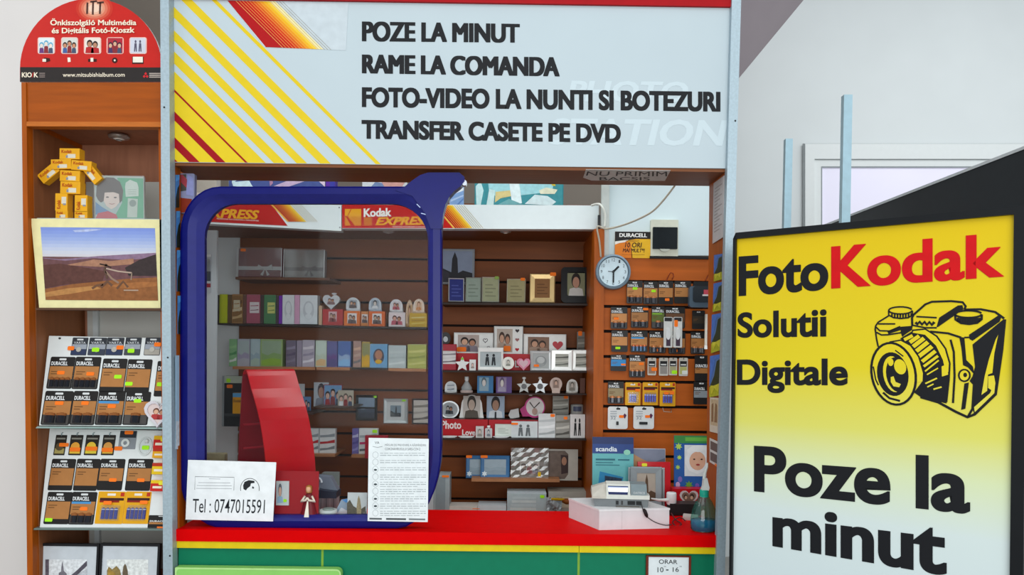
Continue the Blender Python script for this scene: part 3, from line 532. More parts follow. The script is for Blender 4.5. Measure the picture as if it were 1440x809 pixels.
# child portrait packet
t = It('photo_packet', 'green clear-sleeved packet with a portrait of a bowl-haired child in the cabinet', 'packet', mat=Matrix.Translation(P(168, 308, 2.775)) @ RX90)
b = MB(); b.prism(t.hits([(134, 308), (203, 308), (202, 248.5), (132.5, 247)]), -.012, 0, M('#b9c4bf', .4)); b.build('card', t)
b = MB(); b.poly(t.hits([(159, 307), (202, 307), (201.5, 251), (159, 250)]), .0004, M('#4fae86')); b.poly(t.hits([(134.5, 307), (160, 307), (172, 285), (165, 250), (134, 249)]), .0006, M('#aebfc0'))
b.poly(t.hits([(134.5, 307.5), (166, 307.5), (164, 302), (152, 297), (138, 300)]), .0012, M('#c33148')); b.poly(t.hits([(134.5, 302), (134.5, 284), (143, 291), (157, 299), (151, 301)]), .001, M('#4a86b8'))
b.poly(t.hits([(135.5, 276), (136, 263), (141, 254), (150, 249.5), (160, 250), (169, 256), (173.5, 268), (172, 282), (168.5, 286), (167.5, 273), (160, 270.5), (147.5, 271), (146, 283), (142, 285), (138, 281)]), .0016, M('#4a3f3c')); b.poly(t.hits([(145.5, 269), (168, 271), (168.5, 284), (163.5, 291), (157, 294.5), (150, 290), (145.5, 282)]), .0014, M('#e3cfc8'))
for x, y in ((151.5, 277.5), (162.5, 278)): b.poly(t.hits(ellp(x, y, 2.2, 1, 10)), .0018, M('#4a3f3c'))
b.stroke(t.hits([(154, 286.5), (158, 287.5), (161.5, 286.5)]), .002, .0018, M('#a85a5a')); b.poly(t.hits([(176, 263), (177, 257), (183, 253), (193, 257), (195, 264), (195, 276), (177, 277)]), .001, M('#cfdcd4'))
for y in (267, 270, 273): b.stroke(t.hits([(180, y), (192, y)]), .0016, .0013, M('#8fa89c'))
b.poly(t.hits([(180, 279), (194, 280), (193, 306), (179, 306)]), .001, M('#c3cfc6')); b.poly(t.hits(ellp(187, 286, 5, 5, 12)), .0014, M('#8a9a94')); b.build('cover_print', t)
b = MB(); b.poly(t.hits([(133, 308), (204, 308), (203.5, 247.5), (132, 246.5)]), .003, PLASTIC); b.build('sleeve', t)
# landscape photo
t = It('landscape_photo', 'cream mounted photo of a fallen tree on a moor under blue sky', 'photo', mat=Matrix.Translation(P(140, 433, 2.72)) @ RX90)
b = MB(); b.prism(t.hits([(55, 433), (235, 433.5), (235, 309), (43.5, 307.5)]), -.006, 0, M('#e9e0a8', .6)); b.build('mount', t)
b = MB(); n = 9
def lerp(a, c, k): return tuple(a[i] + (c[i] - a[i]) * k for i in (0, 1))
TL, TR, BR, BLc = (57, 319.5), (218, 321), (222.5, 423), (64.5, 422); sky = ['#7f93d6', '#869ad8', '#8fa2d9', '#9aabdb', '#a6b4dc', '#b3bedd', '#bfc6dc', '#c9cbd8', '#cdc9d0']
def ph(u, v): return lerp(lerp(TL, TR, u), lerp(BLc, BR, u), v)
for i in range(n): b.poly(t.hits([ph(0, i * .046), ph(1, i * .046), ph(1, i * .046 + .05), ph(0, i * .046 + .05)]), .0003 + i * .00003, M(sky[i], .4, noise=.02))
def pp(pts, c, w): b.poly(t.hits([ph(*p) for p in pts]), w, M(c, .4, noise=.15, scale=60))
pp([(0, .405), (1, .405), (1, 1), (0, 1)], '#6d4a4c', .0006); pp([(.28, .04), (.45, .02), (.55, .025), (.4, .06), (.3, .065)], '#b5bfe2', .0007); pp([(0, .42), (.15, .44), (.3, .42), (.5, .39), (.7, .37), (1, .34), (1, .6), (0, .6)], '#8a6f86', .0007); pp([(0, .43), (.2, .46), (.45, .42), (.7, .44), (1, .42), (1, .7), (0, .75)], '#6d4a4c', .001)
pp([(.2, .52), (.45, .44), (.6, .46), (.8, .42), (.8, .5), (.5, .54)], '#a5775f', .0012); pp([(.72, .55), (.85, .44), (1, .36), (1, .66), (.75, .66)], '#3b3030', .0014); pp([(0, .52), (.15, .5), (.4, .56), (.55, .6), (.5, .8), (.2, .78), (0, .84)], '#5c3a34', .0014)
pp([(0, .85), (.25, .78), (.5, .74), (.75, .7), (1, .68), (1, 1), (0, 1)], '#8f5a33', .0016); pp([(0, .9), (.2, .84), (.45, .8), (.5, .84), (.2, .92), (0, .96)], '#b5804a', .0018); pp([(.55, .8), (.8, .75), (1, .74), (1, .8), (.75, .84)], '#a3683a', .0018)
for s, c, wd in (([(.56, .5), (.54, .58), (.56, .7)], '#5d4438', .008), ([(.55, .56), (.66, .6), (.78, .62)], '#b39c8c', .005), ([(.55, .6), (.6, .7), (.66, .76)], '#8f7464', .007), ([(.5, .5), (.56, .52), (.6, .55)], '#3a2a26', .005), ([(.78, .62), (.77, .72)], '#94806e', .004), ([(.7, .86), (.83, .86)], '#b09a88', .004), ([(.42, .84), (.46, .8), (.52, .78)], '#6f4d38', .008), ([(.5, .82), (.56, .74), (.6, .8)], '#6a4a38', .01), ([(.64, .84), (.7, .74), (.74, .82)], '#6a4a36', .008)): b.stroke(t.hits([ph(*p) for p in s]), wd, .0022, M(c))
b.build('print', t)
slab('photo_ledge', [(50, 433.5), (233, 434), (233, 437), (50, 436)], 2.705, 2.76, M('#5d4030', .5), 'thin ledge carrying the landscape photo in the wooden cabinet', 'shelf')
# ---------------------------------------------------------------- battery boards
DUR = 'DURACELL'; COP = '#b07844'
def bcard(label, rect, Y=None, plane=None, n=4, st=None, scol=OR, body=COP, cat='battery card', group='battery cards', big=False, long=False, top=.3, txt=DUR, name='battery_card', stripe=None, yaw=0, batt='#34373f'):
    it = It(name, label, cat, rect, Y, plane, group=group, yaw=yaw); W_, H_ = it.W, it.H
    b = MB(); b.prism(rr(it.u0, 0, it.u1, H_, min(W_, H_) * .06, 3), -.001, .0008, M('#22201f', .35)); b.rect(*it.R(.03, .3 if not long else .16, .97, 1 - top), .001, M(body, .35, .15))
    b.poly(rr(*it.R(.36, .89, .64, .95), H_ * .02, 3), .0012, M('#d5d8d8'))
    if stripe: b.rect(*it.R(.04, 1 - top - .07, .8, 1 - top), .0012, M(stripe))
    for k in range(2): b.rect(*it.R(.1, .52 - .07 * k + (.05 if long else 0), .45 - .1 * k, .545 - .07 * k + (.05 if long else 0)), .0013, M('#6b4726'))
    bc = b.build('backing_card', it)
    if txt:
        b = MB(); b.text(txt, *it.R(.06, 1 - top + .03, .72 if W_ / H_ > .6 else .92, 1 - top + .15), .0014, M('#e8eaea'), .03, 0, 2); b.build('lettering', bc)
    if n:
        r = W_ * (.38 / max(n, 2)) * (1 if not big else 1.15); bw = W_ / (n + .3); b = MB(); b.rect(*it.R(.05, .03, .95, .3), .0011, M('#4b4846', .4)); b.build('cell_window', it)
        for k in range(n):
            u = (k - (n - 1) / 2) * bw * .92; b = MB(); rr_ = min(r, bw * .40); b.lathe([(rr_, H_ * .06), (rr_, H_ * .27)], M(batt, .22, .35, spec=.6), u, .003, 10, .7); b.lathe([(rr_, H_ * .27), (rr_, H_ * .34), (rr_ * .4, H_ * .345), (rr_ * .4, H_ * .36)], M('#a5683c' if batt == '#34373f' else '#b05a30', .25, .2), u, .003, 10, .7); b.build('battery', it)
    if st: sticker(it, it.R(st[0] - .15, st[1] - .055, st[0] + .15, st[1] + .055), scol)
    return it
def boardplane(xb, yb, Y, lean):
    return It('x', '', '', mat=Matrix.Translation(P(xb, yb, Y)) @ RX90 @ Matrix.Rotation(math.radians(-lean), 4, 'X'), root=False)
BRD = M('#dfe3e2', .5, noise=.02)
UP = boardplane(140, 599, 2.72, 14); LO = boardplane(140, 742.5, 2.72, 14)
for pl, q_, lab, ex in ((UP, [(55, 598.5), (246, 600), (240, 476), (69, 472.5)], 'white leaning display board with battery cards on the glass shelf', [(84, 476, 1.2)]), (LO, [(56, 742), (246, 742.5), (242, 606), (70, 603)], 'white leaning display board with battery cards near the cabinet foot', [])):
    it = It('display_board', lab, 'board', mat=pl.mat); b = MB(); b.prism(it.hits(q_), -.004, 0, BRD)
    for x, y, r in ex: b.poly(it.hits(ellp(x, y, 2, 1.6, 8)), .0004, M('#3a3a3a'))
    b.build('board', it)
slab('glass_shelf', [(52, 600), (232, 601.5), (232, 604), (50, 602.5)], 2.705, 3.03, M('#8fa5a0', .12), 'glass shelf edge between the two battery boards in the cabinet', 'shelf')
slab('glass_shelf', [(48, 743), (234, 744), (234, 746.5), (47, 745.5)], 2.705, 3.03, M('#6d7d79', .12), 'glass shelf edge under the second battery board in the cabinet', 'shelf')
# small button cell packs along the top edge
for i, (x0, x1, lab, c) in enumerate(((99, 121, 'small button cell card with orange sticker, first from the punched corner of its board', OR), (123, 147.5, 'small button cell card with lime sticker, second along the board top', LM), (148, 172, 'small button cell card with orange sticker, third along the board top', OR), (174, 196.5, 'small button cell card with lime sticker, fourth along the board top', LM), (202, 224.5, 'small silvery button cell card with orange sticker beside the grey post', OR))):
    it = It('button_cell_card', lab, 'battery card', (x0, 475, x1, 500), plane=UP, group='button cell cards'); b = MB(); b.prism(rr(it.u0, 0, it.u1, it.H, .003, 3), -.0006, .0008, M('#33363c', .4)); b.rect(*it.R(.03, .35, .97, .62), .001, M('#9aa0aa')); b.rect(*it.R(.03, .03, .97, .34), .001, M(('#2f3a58', '#3a4150', '#2f3a58', '#44484e', '#a8a49a')[i]));
    b.poly(rr(*it.R(.3, .84, .7, .93), .001, 2), .0012, M('#d5d8d8')); b.build('backing_card', it); b = MB(); b.text('VARTA', *it.R(.12, .64, .88, .77), .0013, M('#cfd3d6'), .01, 0, 2); b.build('lettering', it)
    b = MB(); b.ell(*it.fr(.5, .32), it.W * .16, it.W * .16, .003, M('#b8b4aa', .3, .6), 14); b.build('button_cell', it)
    s = ((-.03, .38), (.42, .3), (.8, .43), (.42, .24), (.78, .6))[i]; sticker(it, it.R(s[0] - .18, s[1] - .11, s[0] + .24, s[1] + .12), c, .0034)
T_ = 'copper and black battery card '
bcard(T_ + 'with four cells, at the cabinet side', (65, 502, 100, 547), plane=UP, n=4, st=(.5, .5))
bcard(T_ + 'with four slim cells, second in the upper board\'s second row', (100.5, 502, 136.5, 547.5), plane=UP, n=4, st=(.66, .47))
bcard(T_ + 'with no cells showing and lime sticker on upper board', (139, 504.5, 173.5, 552), plane=UP, n=0, st=(.7, .46), scol=LM, long=True)
bcard(T_ + 'with one slim cell drawing and lime sticker at its edge', (174.5, 505.5, 209, 552.5), plane=UP, n=0, st=(.16, .26), scol=LM, long=True)
bcard(T_ + 'half hidden by the grey post on the upper board', (216, 508, 250, 558), plane=UP, n=0, st=(.24, .34), scol=LM, long=True)
bcard(T_ + 'with two fat cells at the upper board\'s bottom corner', (57, 550, 97, 598), plane=UP, n=2, st=(.55, .64), big=True)
bcard(T_ + 'with two medium cells, beside the fat cell card', (97.5, 550, 132, 598), plane=UP, n=2, st=(.52, .64))
bcard(T_ + 'with blue line and orange sticker above the glass shelf', (133, 550, 171, 598), plane=UP, n=2, st=(.55, .55), stripe='#4a8fc4')
bcard(T_ + 'with single block cell and lime sticker beside the heart dish', (172, 551, 207, 598), plane=UP, n=1, st=(.5, .72), scol=LM)
h = It('heart_photo_dish', 'clear heart shaped photo dish with a couple beside the grey post', 'photo frame', (204, 565, 246, 600, .02), plane=UP)
b = MB(); hp = heart(0, h.H * .55, h.W * 1.02); b.frame(hp, heart(0, h.H * .55, h.W * .8), -.012, .004, M('#cfc9cf', .1, coat=.5)); b.build('rim', h); b = MB(); b.poly(heart(0, h.H * .55, h.W * .82), .0, M('#d9c6c2')); pic(b, h.R(.22, .25, .78, .8), .0004, 'couple', ('#d9c6c2', '#6a4436', '#d9a98c', '#b03a3a')); b.build('couple_photo', h)
# second board
for i, (x0, x1, lab, sc) in enumerate(((75, 90.5, 'slim black battery strip hung at the slanted board edge with orange sticker', None), (96, 113.5, 'slim black and yellow pack with orange sticker, second along lower board top', 1), (118, 136.5, 'slim black and yellow pack with lime and orange stickers along lower board top', 1), (142, 159.5, 'slim black and amber pack beside the grey tape pack', 1))):
    it = It('slim_battery_pack', lab, 'battery pack', (x0, 612, x1, 640.5), plane=LO, group='slim packs along the lower board'); b = MB(); b.prism(rr(it.u0, 0, it.u1, it.H, .002, 2), -.0006, .001, M('#2a2622', .4)); b.rect(*it.R(.08, .08, .92, .34), .0013, M(('#a89a5a', '#e0b83a', '#d8c23a', '#d9ab3a')[i])); b.rect(*it.R(.1, .78, .9, .86), .0013, M('#8c8a80')); b.build('backing_card', it)
    b = MB(); b.tube([(0, it.H * .95, .001), (0, it.H * 1.08, .004), (.004, it.H * 1.12, .002)], .0016, M('#8fa3a6', .3, .6)); b.build('hook_tab', it); b = MB(); b.ell(0, it.H * .42, it.W * .36, it.W * .36, .003, M(('#5a4c34', '#e8a43a', '#ecc43a', '#d99a4a')[i], .3), 14); b.build('bubble', it)
    sticker(it, it.R((.45, .1, .1, .05)[i], (.42, .18, .22, .16)[i], (1.3, .95, 1., .95)[i], (.6, .38, .42, .36)[i]), OR, .0042)
it = It('tape_pack', 'grey hang pack with a round tape and two orange stickers on lower board', 'tape pack', (166, 606, 190, 632), plane=LO); b = MB(); b.prism(rr(it.u0, 0, it.u1, it.H, .003, 3), -.0006, .001, M('#8b9096', .4)); b.rect(*it.R(.02, .62, .98, .98), .0013, M('#2b2f36')); b.build('backing_card', it); b = MB(); b.frame(ellp(*it.fr(.42, .33), .015, .015, 18), ellp(*it.fr(.42, .33), .007, .007, 18), .001, .006, M('#d9dcd8', .3)); b.build('tape', it); sticker(it, it.R(.28, .8, .78, 1.0), OR); sticker(it, it.R(-.2, -.08, .26, .14), OR)
it = It('oval_blister_pack', 'clear oval blister with lime sticker hung on the lower board', 'blister pack', (193, 612, 213, 641), plane=LO); b = MB(); b.frame(ellp(0, it.H * .45, it.W * .5, it.H * .46, 20), ellp(0, it.H * .45, it.W * .4, it.H * .38, 20), .0004, .004, M('#cfd4d2', .2)); b.poly(ellp(0, it.H * .45, it.W * .42, it.H * .4, 20), .002, BLISTER); b.build('blister', it); b = MB(); b.lathe([(.006, it.H * .6), (.007, it.H * .72), (.004, it.H * .8)], M('#e3e6e4', .3), .004, .003, 10); b.build('dial', it); sticker(it, it.R(.3, .28, .8, .48), LM, .0045)
FB = [((218, 614, 246, 632), '#c8231d', 'red film box topmost by the grey post on lower board', '#e6b31a'), ((217, 632, 246, 645), '#e6a61a', 'amber film box directly under the red film box', '#b8321a'), ((216, 652, 246, 668), '#e8c21e', 'lone yellow film box halfway down the lower board', '#b8321a'), ((214, 676, 246, 691.5), '#c8231d', 'low red film box with yellow top on the lower board', '#e8c21e')]
for r, c, lab, c2 in FB:
    it = It('film_box', lab, 'film box', r, plane=LO, group='film boxes on the lower board'); b = MB(); b.box(it.u0, 0, 0, it.u1, it.H, .018, M(c, .4)); b.rect(*it.R(0, .7, 1, 1), .0184, M(c2)); b.rect(*it.R(.1, .25, .5, .45), .0184, M('#efe6d0')); b.build('carton', it)
    if lab.startswith(('red', 'low')): sticker(it, it.R(.35, .55, .75, .9), YS, .019)
bcard(T_ + 'without sticker, first in lower board\'s middle row', (67, 645.5, 101, 690), plane=LO, n=0, long=True)
bcard(T_ + 'with barcode foot, middle row of lower board', (102.5, 645.5, 135.5, 690.5), plane=LO, n=0, long=True)
bcard(T_ + 'with wide black foot above a four-cell yellow card', (136, 645.5, 171, 690), plane=LO, n=0, st=(.6, .33))
bcard(T_ + 'with wide black foot beside the film boxes', (175.5, 645.5, 210.5, 690.5), plane=LO, n=0, st=(.6, .33))
bcard(T_ + 'with lime sticker, bottom corner of lower board', (61, 692, 96, 737.5), plane=LO, n=0, st=(.2, .13), scol=LM, long=True)
bcard(T_ + 'with blue line and three cells on the lower board', (95.5, 692, 131, 738), plane=LO, n=3, st=(.55, .48), stripe='#4a8fc4')
def ycard(label, rect, Y=None, plane=None, n=4, st=(.5, .6)):
    it = It('yellow_battery_card', label, 'battery card', rect, Y, plane, group='yellow battery cards'); b = MB(); b.prism(rr(it.u0, 0, it.u1, it.H, .003, 3), -.001, .0008, M('#e0a216', .4)); b.rect(*it.R(.08, .72, .96, .8), .0012, M('#3a1c16')); b.rect(*it.R(.08, .66, .8, .72), .0012, M('#8a1d16')); b.poly(rr(*it.R(.34, .87, .64, .94), .001, 2), .0012, M('#e8e4d8')); b.rect(*it.R(.82, .85, .96, .97), .0012, M('#b8321a'))
    b.rect(*it.R(.2, .12, .85, .55), .0012, M('#c9962a')); b.build('backing_card', it)
    for k in range(n):
        r = it.W * .07; u = (k - (n - 1) / 2) * it.W * .155; b = MB(); b.lathe([(r, it.H * .15), (r, it.H * .48), (r * .4, it.H * .48), (r * .4, it.H * .5)], M('#3f4aa8', .25, .3), u, .002, 10, .7); b.lathe([(r * 1.02, it.H * .43), (r * 1.02, it.H * .46)], M('#c9cbd8', .3), u, .002, 10, .7); b.build('battery', it)
    b = MB(); b.prism(rr(*it.R(.18, .1, .87, .57), .003, 3), .001, .009, BLISTER); b.build('blister', it)
    if st: sticker(it, it.R(st[0] - .15, st[1] - .05, st[0] + .15, st[1] + .06), OR, .0095)
    return it
ycard('yellow card of four blue batteries beside the blue-lined battery card on board', (133, 691.5, 171.5, 737), plane=LO, n=4, st=(.42, .64))
ycard('yellow card of five larger blue batteries on the lower board by the film boxes', (172, 691.5, 208, 737), plane=LO, n=5, st=(.78, .66))
bcard('black battery card with its lower part cut off by the shelf edge near post', (207.5, 725, 246, 743), plane=LO, n=0, top=.55, st=(.5, .06))
# pictures on the cabinet bottom
for x0, x1, lab, k, c in ((52, 133.5, 'white matted old town print in black frame at the cabinet side', 'tower', ('#dcdfe2', '#4b4650', '#d9a98c', '#6d6a72')), (138.5, 219.5, 'white matted print of golden trees in black frame by the post', 'tower', ('#dfe2e0', '#6b5a3a', '#d9a98c', '#a58a4a'))):
    it = It('framed_print', lab, 'picture', (x0, 767, x1, 872), 2.74, lean=4, group='framed prints at the cabinet bottom'); b = MB(); b.frame([(it.u0 - .004, -.004), (it.u1 + .004, -.004), (it.u1 + .004, it.H + .006), (it.u0 - .004, it.H + .006)], [(it.u0 + .004, .004), (it.u1 - .004, .004), (it.u1 - .004, it.H - .003), (it.u0 + .004, it.H - .003)], -.012, .004, M('#1d1d20', .35)); b.build('frame', it)
    b = MB(); b.rect(it.u0, 0, it.u1, it.H, .0, M('#c8ced4', .5)); b.build('mat_board', it); b = MB(); X0 = x0 + 12; X1 = x1 - 11
    pz = lambda pts, cl, w: b.poly(it.hits(pts), w, M(cl, .5, noise=.2, scale=90))
    pz([(X0, 858), (X1, 858), (X1, 787), (X0, 787)], c[0], .0006)
    if x0 < 100:
        pz([(X0, 858), (X0 + 5, 858), (X0 + 5, 787), (X0, 787)], '#5d5560', .0012); pz([(X0 + 5, 858), (X1, 858), (X1, 812), (108, 808), (X0 + 5, 814)], '#6d6a72', .0009)
        pz([(82, 830), (83, 806), (86, 804), (87, 794), (88, 789.5), (89, 794), (90, 803), (94, 807), (95, 830)], '#77747c', .0012); pz([(97, 812), (110, 801), (122, 789), (X1, 790), (X1, 796), (112, 806), (102, 815)], '#55505a', .0015); pz([(98, 830), (98, 814), (X1, 800), (X1, 830)], '#b9bcc2', .0011)
    else:
        pz([(X0, 858), (X0, 803), (153, 797), (158, 801), (164, 796), (169, 802), (171, 812), (178, 808), (X1, 815), (X1, 858)], '#8f7a4a', .0009); pz([(172, 858), (172.5, 804), (174, 796), (176, 793), (178, 796), (180, 804), (181, 858)], '#6a5c48', .0012); pz([(X0, 830), (X0 + 2, 800), (156, 803), (162, 806), (166, 830)], '#a5843c', .0012)
    b.build('print', it)
slab('cabinet_floor_shelf', [(46, 872), (236, 873), (236, 879), (46, 878)], 2.705, 3.03, WOODH, 'wooden shelf board under the framed prints in the cabinet', 'shelf')
# ================================================================ shelving inside the kiosk
def zat(y, Y): return P(720, y, Y).z
def slatwall(name, label, px0, px1, Y, grooves, ytop, ybot, mat, gh=.012):
    root = bpy.data.objects.new(name, None); COL.objects.link(root); x0 = P(px0, 480, Y).x; x1 = P(px1, 480, Y).x; root.location = (x0, Y, zat(ybot, Y)); tag(root, label, 'wall panel')
    b = MB(); ed = [zat(ybot, Y)] + sorted(zat(g, Y) for g in grooves) + [zat(ytop, Y)]
    for i in range(len(ed) - 1):
        wbox(b, x0, x1, Y, Y + .012, ed[i] + (gh / 2 if i else 0), ed[i + 1] - (gh / 2 if i < len(ed) - 2 else 0), mat)
    o = b.build('slat_panel', root); o.matrix_parent_inverse = Matrix.Translation(-root.location)
    b = MB(); wbox(b, x0, x1, Y + .0125, Y + .02, ed[0], ed[-1], GROOVE); o = b.build('backing', root); o.matrix_parent_inverse = Matrix.Translation(-root.location)
slatwall('slatwall', 'dark brown slatted display wall behind the frames and albums', 336, 832, 3.85, [335.5, 366.3, 397, 428, 459, 490, 520.5, 551, 582, 612.5, 643, 673, 702.5], 287, 735, SLAT)
slatwall('slatwall', 'orange brown slatted panel hung with battery cards under the clock', 848, 1010, 3.36, [394, 429.5, 464.5, 500, 535, 570, 605, 640, 675], 360.5, 740, SLAT_LIT, .013)
b = MB(); wbox(b, P(258, 480, 3.46).x, P(303, 480, 3.46).x, 3.46, 3.48, .5, 2.13, M('#d6dfe4', .7, noise=.02, scale=4)); struct(b.build('wall_partition'))
b = MB(); wbox(b, P(255, 480, 3.87).x, P(336.5, 480, 3.87).x, 3.87, 3.9, .5, 2.24, M('#e6eef2', .7, noise=.02, scale=4)); struct(b.build('wall_partition'))
slab('pillar_board', [(836, 322), (850, 322), (847, 730), (833, 730)], 3.33, 3.85, WOODV, 'orange wood divider board between brown slatted wall and battery panel', 'board')
b = MB(); wbox(b, P(255, 480, 3.5).x, P(834, 480, 3.5).x, 3.465, 3.84, 2.15, 2.235, DWOOD); tag(b.build('unit_top_board'), 'brown top board of the shelving behind the striped lightbox strip', 'board')
b = MB(); wbox(b, P(290, 480, 3.6).x, P(834, 480, 3.6).x, 3.5, 3.84, .05, .838, WOODH); wbox(b, P(840, 480, 3.2).x, P(1010, 480, 3.2).x, 3.12, 3.35, .05, .93, WOODH); tag(b.build('rear_base_unit'), 'low wooden base unit behind the red counter under the shelves', 'cabinet')
b = MB(); PWH = M('#d2e1e5', .45, noise=.015, scale=3); px_prism(b, [(852, 240), (1010, 240), (1010, 359.5), (851, 359.5)], 3.37, 3.40, PWH); struct(b.build('wall_panel'))
slab('dark_rail', [(914, 360), (998, 361), (998, 364.5), (914, 363.5)], 3.345, 3.37, M('#1c1b1d', .5), 'dark strip along the foot of the white wall panel', 'rail')
# striped lightbox strips over the shelves
VW = M('#dfe8e9', .35, noise=.012, coat=.15)
def strip(label, pts, Y0, Y1, draw):
    v = It('lightbox_strip', label, 'sign', mat=Matrix.Translation(P(*pts[3], Y0)) @ Matrix.Rotation(math.atan2(Y1 - Y0, P(*pts[2], Y1).x - P(*pts[3], Y0).x), 4, 'Z') @ RX90, group='striped lightbox strips')
    b = MB(); b.prism(v.hits([pts[3], pts[2], pts[1], pts[0]]), -.06, 0, VW); b.build('case', v); draw(v); return v
def vstr(b, v, q, x_top, x_bot, w_, c, w):
    y0, y1 = q[0][1], q[3][1]
    b.poly(v.hits(clip([(x_top, y0), (x_top + w_, y0), (x_bot + w_, y1 + 1), (x_bot, y1 + 1)], q)), w, M(c, .4, noise=0))
def rainbow(b, v, q, xt, xb, n=8):
    b.poly(v.hits(clip([(xt - 3, q[0][1]), (xt + 24, q[0][1]), (xb + 24, q[3][1] + 1), (xb - 3, q[3][1] + 1)], q)), .0008, M('#edb84a', .4))
    for i, c in enumerate(('#b8150f', '#bd2a10', '#c64010', '#d05d10', '#db7b12', '#e69a14', '#edb61a', '#efcf4a')): vstr(b, v, q, xt + i * 3, xb + i * 3, 2.4, c, .0014)
    for i in range(5): vstr(b, v, q, xt + 26 + i * 3.2, xb + 26 + i * 3.2, .7, '#b3a070', .0014)
SMK = M('#f0ddd2', .5, noise=0); YO = M('#e8a412', .4, noise=0)
def d1(v):
    q = [(270, 281), (477, 286), (477, 321.5), (270, 311)]
    b = MB(); b.poly(v.hits(clip([(270, 280), (376, 280), (410, 325), (270, 325)], q)), .0006, M('#b8140f', .35, noise=.03)); rainbow(b, v, q, 377, 407); b.build('stripe_print', v)
    b = MB(); b.textq('EXPRESS', v.hits([(285, 306), (363, 309), (365, 296), (286, 292.5)]), .0012, YO, .04, .18); b.build('lettering', v)
    b = MB(); b.textq('PROFESSIONAL PHOTOGRAPHERS & VIDEOGRAPHERS', v.hits([(305, 308.6), (364, 311.6), (364, 309.8), (305, 306.8)]), .0012, SMK, .0); b.build('small_print', v)
    b = MB()
    for x, y in ((477, 292), (478, 320)): b.poly(v.hits(ellp(x, y, 1, 1, 8)), .0012, M('#4a4d50'))
    b.build('screws', v)
strip('lightbox strip lettered over red at the kiosk partition end, white toward the middle', [(262, 280), (480, 286), (480, 325), (262, 313)], 3.36, 3.40, d1)
def d2(v):
    q = [(481, 288), (842, 290), (842, 321), (481, 321)]
    b = MB(); b.poly(v.hits(clip([(481, 280), (612, 280), (642, 326), (481, 326)], q)), .0006, M('#c0120c', .35, noise=.03)); rainbow(b, v, q, 612, 641); b.build('stripe_print', v)
    b = MB(); b.poly(v.hits([(485, 294), (493.5, 294), (488.5, 304), (485, 304)]), .0012, YO); b.poly(v.hits([(494.5, 294), (508, 294), (508, 305), (489, 305)]), .0012, YO)
    for i in range(6):
        y = 305.6 + i * 2.05; b.poly(v.hits([(485, y), (487 + i * 1.1, y), (488 + i * 1.1, y + 1.3), (485, y + 1.3)]), .0012, YO); b.poly(v.hits([(489.5 + i * 1.7, y), (508, y), (508, y + 1.3), (490.5 + i * 1.7, y + 1.3)]), .0012, YO)
    for i in range(6):
        y = 306.4 + i * 1.9; b.poly(v.hits([(512, y), (523, y), (523, y + 1.1), (512, y + 1.1)]), .0012, M('#d98a14'))
    b.build('printed_emblem', v)
    b = MB(); b.textq('Kodak', v.hits([(511.5, 305.5), (550.5, 304.5), (550.5, 292.5), (511.5, 293.5)]), .0014, M('#f1ece6', .4), .04); b.textq('EXPRESS', v.hits([(528, 317), (604, 316.5), (607, 304), (530, 306)]), .0013, YO, .04, .18); b.build('lettering', v)
    b = MB(); b.textq('PROFESSIONAL PHOTOGRAPHERS & VIDEOGRAPHERS', v.hits([(552, 320), (603, 320.4), (603, 318.4), (552, 318)]), .0012, SMK, .0); b.build('small_print', v)
strip('white lightbox strip with red lettered end above the frame shelves', [(481, 287), (842, 289), (842, 322.5), (481, 321.5)], 3.40, 3.40, d2)
for x0, x1, lab in ((704, 718, 'small round downlight under the white lightbox strip'), (536, 556, 'dim round downlight seen through the blue framed pane')):
    it = It('downlight', lab, 'light', (x0, 323.5, x1, 328), 3.5); b = MB(); b.lathe([(.012, 0), (.024, .003), (.026, .012)], M('#a9a29a', .3, .6)); b.build('ring', it); b = MB(); b.lathe([(.008, -.002), (.012, .001), (.012, .004)], M('#d8d0c4', .2)); b.build('bulb', it)
# pictures standing on top of the unit
ZT = 2.236
def topitem(label, rect, Y, draw, name='box', cat='box', depth=.05, col='#8f98a4'):
    y1 = CY - (ZT - ZE) * F / Y - (-(rect[0] + rect[2]) / 2 + CX) * 0.0117
    it = It(name, label, cat, (rect[0], rect[1], rect[2], y1), Y); b = MB(); b.box(it.u0, 0, -depth, it.u1, it.H, 0, M(col, .4)); b.build('body', it); b = MB(); draw(b, it); b.build('print', it); return it
def dr(b, it, *polys):
    for i, (pts, c) in enumerate(polys): b.poly(it.hits(pts), .0006 + i * .0003, M(c, .4, noise=.08, scale=50))
topitem('blue poster box with white and pink beams on top of the shelves', (321, 240, 457, 290), 3.6, lambda b, it: dr(b, it, ([(322, 290), (457, 290), (457, 247), (322, 241)], '#4a5a96'), ([(328, 262), (326, 256), (330, 246), (345, 245), (355, 262), (360, 264)], '#d3ecf2'), ([(330, 256), (350, 254), (365, 247), (345, 246)], '#56679a'), ([(385, 262), (405, 263), (432, 254), (446, 251), (456, 252), (457, 246), (430, 244)], '#c9b3d0'), ([(430, 246), (445, 252), (457, 263), (457, 246)], '#d9c9dc'), ([(349, 252), (352, 247), (372, 246), (360, 251)], '#c39bb4'), ([(378, 248), (382, 246), (384, 258), (380, 262)], '#b58aa8')), 'poster_box', 'box')
topitem('purple box beside the blue beam poster above the lightbox strip', (458, 244, 471, 290), 3.6, lambda b, it: dr(b, it, ([(458, 290), (464, 290), (464, 245), (458, 245)], '#5a2f9c'), ([(464, 290), (470, 290), (470, 246), (464, 246)], '#3a3f9c')), 'purple_box', 'box', .05, '#46389c')
